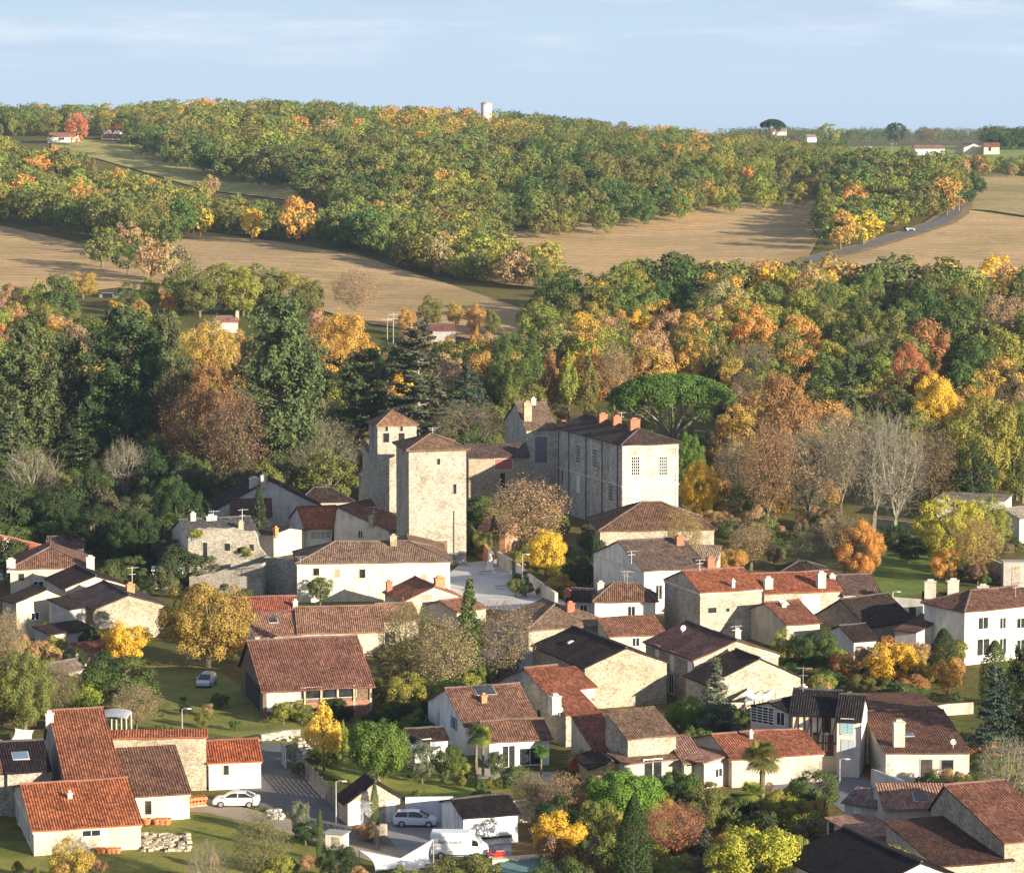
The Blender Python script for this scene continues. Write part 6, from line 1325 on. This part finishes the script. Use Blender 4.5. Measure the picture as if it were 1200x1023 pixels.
def tractor():
    P = G0(581, 1008); root = empty('garden_tractor', tuple(P), R(5), label='red garden tractor beside the white van', cat='tractor')
    b = MB(); b.box((.5, 0, .75), (1.1, .6, .5)); b.box((.5, 0, 1.04), (.95, .5, .1)); b.box((-.5, 0, .55), (1.0, .8, .18)); b.build('body', M['car'], root, (.5,.03,.02))
    f = MB()
    for sy in (-1, 1): f.tube([(-.95, sy*.52, .75), (-.6, sy*.52, 1.0), (-.2, sy*.52, .8)], .1, 6)
    f.build('mudguard', M['car'], root, (.5,.03,.02)); s_ = MB(); s_.box((-.5, 0, .85), (.5, .5, .12)); s_.box((-.75, 0, 1.1), (.1, .5, .45)); s_.build('seat', M['rubber'], root, (.03,.03,.03))
    w_ = MB(); w_.tube([(.05, 0, .9), (-.1, 0, 1.2)], .025, 5); w_.tube([(-.1, -.18, 1.2), (-.1, .18, 1.2)], .03, 5); w_.build('steering_wheel', M['rubber'], root, (.03,.03,.03))
    for x, r in ((-.6, .42), (.85, .27)):
        for sy in (-1, 1): wheel(root, x, sy*.5, r, .24)
[setattr(o_, 'scale', (.93,.93,.93)) for o_ in bpy.data.objects if o_.name.startswith('delivery_van')]
tractor(); bpy.data.objects['garden_tractor'].scale = (.8,.8,.8)
def lamp(px, pb, pt, label, col=(.6,.6,.58)):
    P = G0(px, pb); H_ = at_Y(px, pt, P[1])[2]-P[2]; root = empty('street_lamp', tuple(P), 0, label=label, cat='lamp post')
    b = MB(); b.tube([(0, 0, -.2), (0, 0, H_*.5), (0, 0, H_)], [.09, .07, .05], 7); b.tube([(0, 0, H_), (.35, 0, H_+.12), (.7, 0, H_+.1)], .035, 5); b.build('pole', M['metal'], root, col)
    h_ = MB(); h_.box((.8, 0, H_+.08), (.5, .2, .1), taper=.7); h_.build('lamp_head', M['paint'], root, (.7,.7,.68))
lamp(213.5,856,831,'slim street lamp on the meadow behind the stone barn wall'); lamp(612.5,696,650,'tall thin street lamp beside the garden wall of the square'); lamp(1046,724,694,'white lamp post in front of the long white garden wall',(.75,.75,.72))
lamp(984,918,890,'lamp post on the street below the timber framed house',(.75,.75,.72)); lamp(394,968,916,'pale post at the end of the slatted fence')
def pole(px, pb, pt, Y, label, arms=1):
    P = at_Y(px, pb, Y); P[2] = h1(P[0], Y); H_ = at_Y(px, pt, Y)[2]-P[2]; root = empty('utility_pole', tuple(P), 0, label=label, cat='utility pole')
    b = MB(); b.tube([(0, 0, -.3), (0, 0, H_)], [.14, .09], 7); b.build('pole', M['bark'], root, (.33,.3,.26))
    for k in range(arms): c = MB(); c.beam((-1.1, 0, H_-.5-k*1.0), (1.1, 0, H_-.5-k*1.0), .12, .14); c.build('crossarm', M['wood'], root, (.45,.42,.38))
pole(461,420,366,640,'pale utility pole with two crossarms above the spreading cedar',2); pole(454,420,372,650,'second pale utility pole left of the one with two crossarms'); pole(1124,246,229,1050,'wooden utility pole at the bend of the country road'); pole(1031,275,268,1005,'short pole beside the country road'); pole(1045,188,168,1560,'thin pole left of the white warehouse on the skyline')
# ---- statue on the square
def statue():
    P = G0(574.5, 668); root = empty('statue', tuple(P), 0, label='white robed statue on a pedestal in the church square', cat='statue')
    b = MB(); b.box((0, 0, .2), (1.3, 1.3, .4)); b.box((0, 0, .75), (.85, .85, .8)); b.box((0, 0, 1.2), (1.0, 1.0, .12)); b.build('pedestal', M['plaster'], root, (.8,.78,.74))
    f = MB(); f.lathe((0, 0, 1.26), [(.36, 0), (.34, .5), (.27, 1.0), (.30, 1.35), (.31, 1.5), (.16, 1.68), (.09, 1.74), (.13, 1.84), (.145, 1.94), (.12, 2.06), (.0, 2.12)], 14)
    for sy in (-1, 1): f.tube([(sy*.27, 0, 2.68), (sy*.30, -.1, 2.4), (sy*.06, -.3, 2.5)], [.09, .075, .05], 7)
    f.build('figure', M['plaster'], root, (.82,.81,.78), smooth=True)
statue()
def bench(px, py, yaw, label):
    P = G0(px, py); root = empty('bench', tuple(P), R(yaw), label=label, cat='bench'); s_ = MB(); s_.box((0, 0, .46), (2.0, .5, .08)); s_.build('seat', M['wood'], root, (.3,.26,.22))
    for x in (-.8, .8): l_ = MB(); l_.box((x, 0, .21), (.12, .42, .42)); l_.build('leg', M['plaster'], root, (.5,.48,.44))
bench(588,690,10,'stone bench in the middle of the church square'); bench(569,673,0,'small bench beside the statue')
# ---- shade sails, tarpaulin, tents
def sail(px_pts, hs, label, posts=True, name='shade_sail'):
    P = [Vector(G0(*p))+Vector((0, 0, h)) for p, h in zip(px_pts, hs)]; o = sum(P, Vector())/len(P); o.z = 0; root = empty(name, tuple(o), 0, label=label, cat='shade sail')
    n = 8; b = MB(); c = sum(P, Vector())/len(P)
    def edge(a, d, t): m = a.lerp(d, t); return m.lerp(c, .28*4*t*(1-t)*.5)
    k = len(P)
    for i in range(k):
        a, d = P[i], P[(i+1) % k]
        for j in range(n):
            p0, p1 = edge(a, d, j/n), edge(a, d, (j+1)/n)
            for r in range(3):
                f0, f1 = r/3, (r+1)/3; q = [c.lerp(p0, f0), c.lerp(p0, f1), c.lerp(p1, f1), c.lerp(p1, f0)]; b.face([v-o for v in (q if r else q[1:])])
    cl = b.build('cloth', M['cloth'], root, (.78,.76,.72)); md = cl.modifiers.new('thick', 'SOLIDIFY'); md.thickness = 0.02
    if posts:
        for p in P: t_ = MB(); q = p-o; t_.tube([(q.x, q.y, -.2), tuple(q)], .05, 6); t_.build('post', M['metal'], root, (.5,.5,.5))
sail([(421,1022),(470,1030),(508,1022),(507,1034),(440,1036)], [2.0,1.2,3.0,1.4,1.2], 'big white shade sail at the bottom edge beside the van')
sail([(872,850),(876,833),(890,846)], [2.6,3.2,2.4], 'white triangular shade sail by the stone gable, left one'); sail([(884,846),(902,842),(909,838),(893,838)], [2.6,2.2,3.2,2.6], 'white shade sail by the stone gable, right one')
sail([(14,876),(18,866),(40,866),(38,876)], [.9,1.2,1.0,.7], 'white tarpaulin slung behind the farm roofs', False, 'tarpaulin')
# ---- conservatory, carport, small buildings
def frame_house(name, label, cat, px, py, yaw, w_, d, h, col, roofc, glassy=True, arch=False):
    P = G0(px, py); root = empty(name, tuple(P), R(yaw), label=label, cat=cat)
    for x in np.linspace(-w_/2, w_/2, 4):
        for y in (0, d): b = MB(); b.box((x, y, h/2), (.12, .12, h)); b.build('post', M['paint'], root, col)
    b = MB(); n = 8
    if arch:
        for k in range(n):
            a0, a1 = math.pi*k/n, math.pi*(k+1)/n; q = [(-math.cos(a)*w_/2, y, h+math.sin(a)*.35) for a, y in ((a0, -.2), (a1, -.2), (a1, d+.2), (a0, d+.2))]; b.face(q); b.face([(v[0], v[1], v[2]-.06) for v in q][::-1])
    else: b.box((0, d/2, h+.12), (w_+.5, d+.5, .14))
    b.build('roof', M['paint'], root, roofc)
    if glassy:
        g_ = MB(); g_.box((0, 0, h*.55), (w_-.1, .04, h*.8)); g_.build('glazing', M['glass'], root); g_ = MB(); g_.box((0, -.03, .35), (w_, .08, .7)); g_.build('panel', M['paint'], root, col)
frame_house('conservatory', 'white conservatory leaning on the house behind the ruined wall', 'conservatory', 197, 690, 6, 4.2, 3.6, 2.6, (.7,.7,.68), (.62,.66,.7))
frame_house('carport', 'white arched carport frame behind the farmhouse roof', 'carport', 131, 872, 0, 3.2, 4, 2.7, (.5,.5,.5), (.38,.4,.44), False, True)
def hutch(px, py, yaw, size, col, label, name='garden_hut', cat='hut'):
    P = G0(px, py); w_, d, h = size; root = empty(name, tuple(P), R(yaw), label=label, cat=cat); b = MB(); b.box((0, d/2, h/2), (w_, d, h)); b.build('wall', M['plaster'], root, col)
    r = MB(); r.box((0, d/2, h+.06), (w_+.3, d+.3, .1)); r.build('roof', M['paint'], root, (.3,.28,.26)); q = MB(); q.box((w_*.1, -.02, h*.42), (w_*.4, .05, h*.8)); q.build('door', M['wood'], root, (.35,.3,.25))
hutch(392,996,-20,(1.8,1.2,1.5),(.75,.72,.66),'little white hut by the lawn corner')
hutch(20,800,0,(2.2,2,1.8),(.5,.3,.2),'small brick coloured hut at the left edge below the grey house'); hutch(1188,688,0,(3.0,2,3.6),(.4,.39,.37),'grey garden building at the right edge above the two storey house')
def heatpump():
    P = G0(643, 1015); root = empty('heat_pump', tuple(P), R(8), label='cream heat pump box beside the pool cover', cat='heat pump'); b = MB(); b.box((0, 0, .45), (1.3, .5, .8)); b.build('casing', M['paint'], root, (.75,.68,.52))
    f = MB(); f.tube([(-.2, -.24, .45), (-.2, -.275, .45)], .28, 16); f.build('fan_grille', M['rubber'], root, (.06,.06,.06))
heatpump()
def slab_on_ground(name, label, cat, pts, h, matn, col):
    P = [Vector(G0(*p)) for p in pts]; b = MB(); hi = [p+Vector((0, 0, h)) for p in P]; lo = [p+Vector((0, 0, -.1)) for p in P]; b.face(hi[::-1] if (hi[1]-hi[0]).cross(hi[2]-hi[0]).z < 0 else hi)
    for i in range(len(P)): b.face([lo[i], lo[(i+1) % len(P)], hi[(i+1) % len(P)], hi[i]])
    return b.build(name, M[matn], None, col, label=label, cat=cat)
slab_on_ground('pool_cover', 'green blue pool cover at the bottom edge', 'pool cover', [(585,1012),(655,1008),(682,1030),(590,1036)], .25, 'cloth', (.10,.20,.20))
slab_on_ground('timber_edge', 'sunlit timber beam along the pool cover', 'beam', [(577,1010),(655,1004),(655,1007.5),(577,1013.5)], .45, 'wood', (.68,.56,.38))
# rubble, pots, barrels
def stones(label, name, px0, py0, px1, py1, n, s, col, seed):
    g = np.random.default_rng(seed)
    b = MB()
    for k in range(n):
        P = G0(g.uniform(px0, px1), g.uniform(py0, py1)); q = g.uniform(.5, 1.2)*s; b.box((P[0], P[1], q*.18+g.uniform(0, .12)), (q*1.3, q, q*.45), g.uniform(0, 3), .8)
    tag(b.build(name, M['plaster'], None, col), kind='stuff')
stones('', 'rubble', 168, 978, 222, 998, 130, .5, (.42,.36,.28), 3); stones('', 'rubble', 313, 950, 331, 960, 30, .4, (.5,.48,.44), 4); stones('', 'rubble', 350, 866, 380, 890, 70, .45, (.45,.42,.37), 5); stones('', 'rubble', 300, 862, 345, 868, 40, .4, (.6,.55,.47), 6)
def pot(px, py, r, h, label, group=None):
    P = G0(px, py); b = MB(); b.lathe(tuple(P), [(0, .02), (r*.7, .02), (r, h*.8), (r*1.12, h*.82), (r*1.12, h), (r*.9, h), (r*.85, h*.7), (0, h*.7)], 12); b.build('flower_pot', M['brick'], None, (.55,.2,.1), smooth=False, label=label, cat='flower pot', group=group)
for k, px in enumerate((115,120,128,133,138)): pot(px, 999.5, .32, .5, 'round terracotta pot at the foot of the orange roofed house wall', 'terracotta pots by the orange roofed house')
for k, px in enumerate((172,184,190,196)): pot(px, 966, .4, .6, 'terracotta pot against the cream outbuilding', 'terracotta pots by the cream outbuilding')
def barrel():
    P = G0(229, 944); root = empty('tile_stack', tuple(P), R(25), label='stack of orange barrel tiles beside the cream outbuilding', cat='tile stack')
    for k in range(6): b = MB(); b.tube([(-.9+k*.36, -.5, .75), (-.9+k*.36, .5, .75)], .19, 10); b.tube([(-.9+k*.36, -.5, .32), (-.9+k*.36, .5, .32)], .19, 10); b.build('tile_row', M['brick'], root, (.62,.2,.09))
    b = MB(); b.box((0, 0, .08), (2.3, 1.1, .14)); b.build('pallet', M['wood'], root, (.4,.33,.25))
barrel()
# ---- aerials, dishes, roof windows (sub-parts of roofs)
def aerial(key, px, py, h=2.2, sp=1.3):
    H = RB[key]; x, y, z = H.hit_roof(px, py); z = H.rz(min(max(x, 0), H.w), min(max(y, 0), H.d)); b = MB(); b.tube([(x, y, z-.2), (x, y, z+h)], .035, 5); b.beam((x-sp*.5, y, z+h*.93), (x+sp*.7, y+.2, z+h*.93), .05)
    for k in range(7): q = -sp*.5+sp*1.2*k/6; b.beam((x+q, y-.35, z+h*.93+.02), (x+q, y+.35, z+h*.93+.02), .03)
    b.beam((x-sp*.35, y, z+h*.65), (x+sp*.4, y, z+h*.65), .04); b.build('aerial', M['metal'], H.rf, (.55,.55,.55))
for a in (('b1',250,607),('b1',284,620,3.0),('b6',438,612,2.5),('c9',672,700,1.6),('c9',735,688,2.0),('manor',728,492,2.4),('c8',740,660,1.6),('a4',155,690,3.0),('b7',352,672,1.0),('c20',820,670,1.5),('e3',941,812,2.6),('tower',507,509,1.0),('c26',1190,700,1.8),('b3',330,590,2.0),('c18',862,748,1.5)): aerial(*a)
def dish(key, px, py, r=.3):
    H = RB[key]; x, y, z = H.hit_roof(px, py); z = H.rz(min(max(x, 0), H.w), min(max(y, 0), H.d))+.5; b = MB(); b.tube([(x, y, z-.6), (x, y, z)], .03, 5); b.lathe((0, 0, 0), [(0.01, 0), (r*.6, .05), (r, .16)], 14)
    n = 14*3; v = b.v[-n:]; b.v[-n:] = [(x+p[0], y-p[2]-.05, z+p[1]+.1) for p in v]; b.build('satellite_dish', M['paint'], H.rf, (.7,.7,.7))
dish('c13',656,838); dish('e4',1117,876); dish('c18',800,742,.35); dish('c27',1104,730)
def skylight(key, px, py, w_=1.0, l=1.2, col=None):
    H = RB[key]; x, y, z = H.hit_roof(px, py); f = lambda a, c: H.rz(min(max(a, 0), H.w), min(max(c, 0), H.d)); b = MB(); q = MB()
    for (e, off, mb) in ((.1, .07, b), (0, .11, q)):
        P = [(x+sx*(w_/2+e), y+sy*(l/2+e)) for sx, sy in ((-1, -1), (1, -1), (1, 1), (-1, 1))]; hi = [(a, c, f(a, c)+off) for a, c in P]; lo = [(a, c, f(a, c)-.05) for a, c in P]; mb.face(hi)
        for i in range(4): mb.face([lo[i], lo[(i+1) % 4], hi[(i+1) % 4], hi[i]])
    fo = b.build('roof_window', M['paint'], H.rf, (.4,.4,.4)); q.build('pane', M['glass'], H.rf) if not col else q.build('pane', M['paint'], H.rf, col)
skylight('c17',568,810,2.0,1.8); skylight('b9',320,728,1.0,1.2); skylight('d6',24,887,1.4,1.2,(.1,.16,.26)); skylight('e5',1078,935,1.1,1.4); skylight('e4',1065,862,.8,1.0,(.1,.13,.2)); skylight('c22',918,707,.9,.9,(.8,.8,.8)); skylight('c12',668,753,.5,.5,(.8,.8,.8))
# pilasters of the manor's long side, downpipes, cornices
def strips(key, face, xs, w_, name, matn, col, py=560, top=None, dpt=.16):
    H = RB[key]
    for px in xs:
        q = H.hit_wall(face, px, py); b = MB(); h = (top or H.h)-.12
        if face == 'l': b.box((-dpt/2, min(max(q[1], w_/2), H.d-w_/2), h/2), (dpt, w_, h))
        else: b.box((min(max(q[0], w_/2), H.w-w_/2), -dpt/2, h/2), (w_, dpt, h))
        b.build(name, M[matn], H.root, col)
strips('manor', 'l', (655,667,687,706,724), .22, 'downpipe', 'paint', (.13,.13,.14)); strips('manor', 'l', (661,694,712), .6, 'pilaster', 'ashlar', (.6,.56,.5), dpt=.1); strips('manor', 'f', (731,793), .3, 'quoin', 'ashlar', (.66,.62,.55), dpt=.08)
strips('tower', 'f', (532,), .14, 'downpipe', 'paint', (.12,.11,.10), 610, 8.5, .14)
def band(key, z, h=.25, d=.10, col=(.68,.62,.52), name='cornice'):
    H = RB[key]; b = MB(); b.box((H.w/2, -d/2, z), (H.w+d*2, d, h)); b.box((-d/2, H.d/2, z), (d, H.d, h)); b.build(name, M['plaster'], H.root, col)
for k_ in ('manor', 'b7', 'c26', 'gate', 'c18', 'c20', 'c8', 'd5', 'e1', 'c9', 'a2', 'd4', 'd1'):
    band(k_, RB[k_].h-.30 if k_ != 'c18' else RB[k_].h-.35)
band('manor', RB['manor'].h*.52)
# timbers of the half timbered house
def timbers():
    H = RB['e3']; z0, z1 = H.h*.5, H.h-.15; b = MB(); c = (.07,.045,.035)
    for z in (z0, z1-.1): b.box((H.w/2, -.03, z), (H.w, .08, .2))
    n = 7
    for k in range(n+1): b.box((.1+(H.w-.2)*k/n, -.034, (z0+z1)/2), (.15, .08, z1-z0))
    for k in range(0, n, 2): x0 = .1+(H.w-.2)*k/n; b.beam((x0, -.04, z0), (x0+(H.w-.2)/n, -.04, z1), .07, .12)
    b.build('timber_frame', M['wood'], H.root, c)
timbers()
# barn posts and braces of the open sided barn
H = RB['b10']; b = MB()
for x in np.linspace(H.w*.38, H.w-.2, 5): b.box((x, -.1, H.h/2), (.22, .2, H.h))
b.build('post', M['wood'], H.root, (.42,.35,.26)); b = MB(); b.box((H.w*.68, -.05, .8), (H.w*.62, .2, 1.7)); b.build('brick_infill', M['brick'], H.root, (.33,.17,.12)); b = MB(); b.box((-.03, H.d*.45, H.h*.55), (.04, H.d*.62, H.h*.8)); b.build('opening', M['rubber'], H.root, (.02,.02,.02))
# ---- garden shrubs and undergrowth
FP = list(RB.values())
ALLH = [h for h in RB.values()]
def blocked(x, y, m=.8):
    for H in HOUSES:
        q = H.local((x, y, 0))
        if -m < q[0] < H.w+m and -m < q[1] < H.d+m: return True
    return False
def scatter(x0, y0, x1, y1, n, kinds, cols, hr, label, group, seed=0):
    g = np.random.default_rng(seed+11); k = 0
    for _ in range(n*4):
        if k >= n: break
        px, py = g.uniform(x0, x1), g.uniform(y0, y1); P = G0(px, py)
        if blocked(P[0], P[1]): continue
        kd = kinds[g.integers(len(kinds))]; c = cols[g.integers(len(cols))]; h = g.uniform(*hr); r = h*g.uniform(.45, .75)
        tree_at(kd, P[0], P[1], P[2], h, r, c, f'{CN.get(c, c)} {"shrub" if kd == "bush" else "tree"} {label}', group=group); k += 1
CN.update(gr='grey green', bg='bright green', rd='red')
SH = [(175,818,300,862,12,['bush','near'],['g','ta','og','dg'],(.6,2.2),'on the meadow beside the open sided barn','plants on the barn meadow'),(300,828,440,850,12,['bush','near'],['g','og','dg','yg'],(1.0,2.6),'against the open sided barn','plants against the barn'),
 (640,938,960,1060,64,['bush','bush','near'],['og','g','yg','go','br','dg'],(1.6,4.2),'in the overgrown garden at the bottom','plants of the overgrown garden'),
 (420,828,505,868,22,['bush'],['g','dg','og'],(1.2,2.6),'in the dark garden behind the ball shaped pine','plants of the dark garden'),
 (505,790,600,835,20,['bush','near'],['og','g','yg'],(1.4,3.2),'below the bare trees of the square','plants below the bare trees'),
 (900,760,1130,850,58,['bush','bush','near'],['og','g','ta','dg','yg','ru'],(1.4,3.8),'in the gardens behind the street houses','plants of the street gardens'),
 (0,750,150,855,36,['bush','near'],['og','g','ta','yg','dg'],(1.4,4.0),'between the left cluster and the farm','plants behind the farm'),
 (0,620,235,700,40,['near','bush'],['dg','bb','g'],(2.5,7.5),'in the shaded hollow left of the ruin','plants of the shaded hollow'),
 (140,690,300,775,16,['bush'],['dg','g','og'],(1.2,2.6),'around the round gold tree','plants around the gold tree'),
 (380,745,560,800,22,['bush','bush','near'],['g','og','br'],(1.3,3.0),'below the pink barn','plants below the pink barn'),
 (600,655,700,700,20,['bush','near'],['og','go','g','dg'],(1.2,3.0),'in the walled garden beside the square','plants of the walled garden'),
 (545,560,700,650,26,['near','bush'],['dg','g','og','bb'],(2.0,5.0),'in the garden between church and manor','plants between church and manor'),
 (800,590,1000,668,34,['near','bush'],['og','br','ta','g','go'],(2.0,5.0),'in the park right of the gatehouse','plants right of the gatehouse'),
 (1090,640,1210,690,18,['bush','near'],['dg','br','g'],(1.5,3.5),'behind the row of white chimneys','plants behind the white chimneys'),
 (1080,870,1210,960,34,['bush','near'],['og','dg','ta','g'],(1.4,3.6),'at the right edge beside the broad chimney house','plants at the right edge'),
 (340,880,400,915,10,['bush'],['g','yg'],(.8,1.6),'along the driveway fence','plants along the driveway fence'),
 (460,905,600,945,16,['bush'],['g','og'],(.7,1.5),'on the lawn before the white house','plants on the front lawn'),
 (780,830,880,900,16,['bush','near'],['bg','g','og'],(1.4,3.4),'between the stone gable and the long red roof','plants behind the long red roof'),
 (0,1005,420,1060,14,['bush'],['g','og','ta'],(.8,1.8),'on the farm lawn at the bottom','plants on the farm lawn')]
HOUSES = House.ALL
for i, a in enumerate(SH): scatter(*a, seed=i*7)
# ---- aerial haze between the viewer and the hills
hb = MB(); hb.box((0, 8000, 46), (34000, 17400, 96)); m_ = bpy.data.materials.new('haze'); m_.use_nodes = True; t = NT(m_.node_tree); t.n.clear()
out = t.new('ShaderNodeOutputMaterial'); pv = t.new('ShaderNodeVolumePrincipled', {'Color': (0.5, 0.7, 1.0, 1), 'Density': 0.00005, 'Anisotropy': 0.1}); t.l.new(pv.outputs[0], out.inputs['Volume'])
hz = hb.build('haze', m_, kind='stuff')
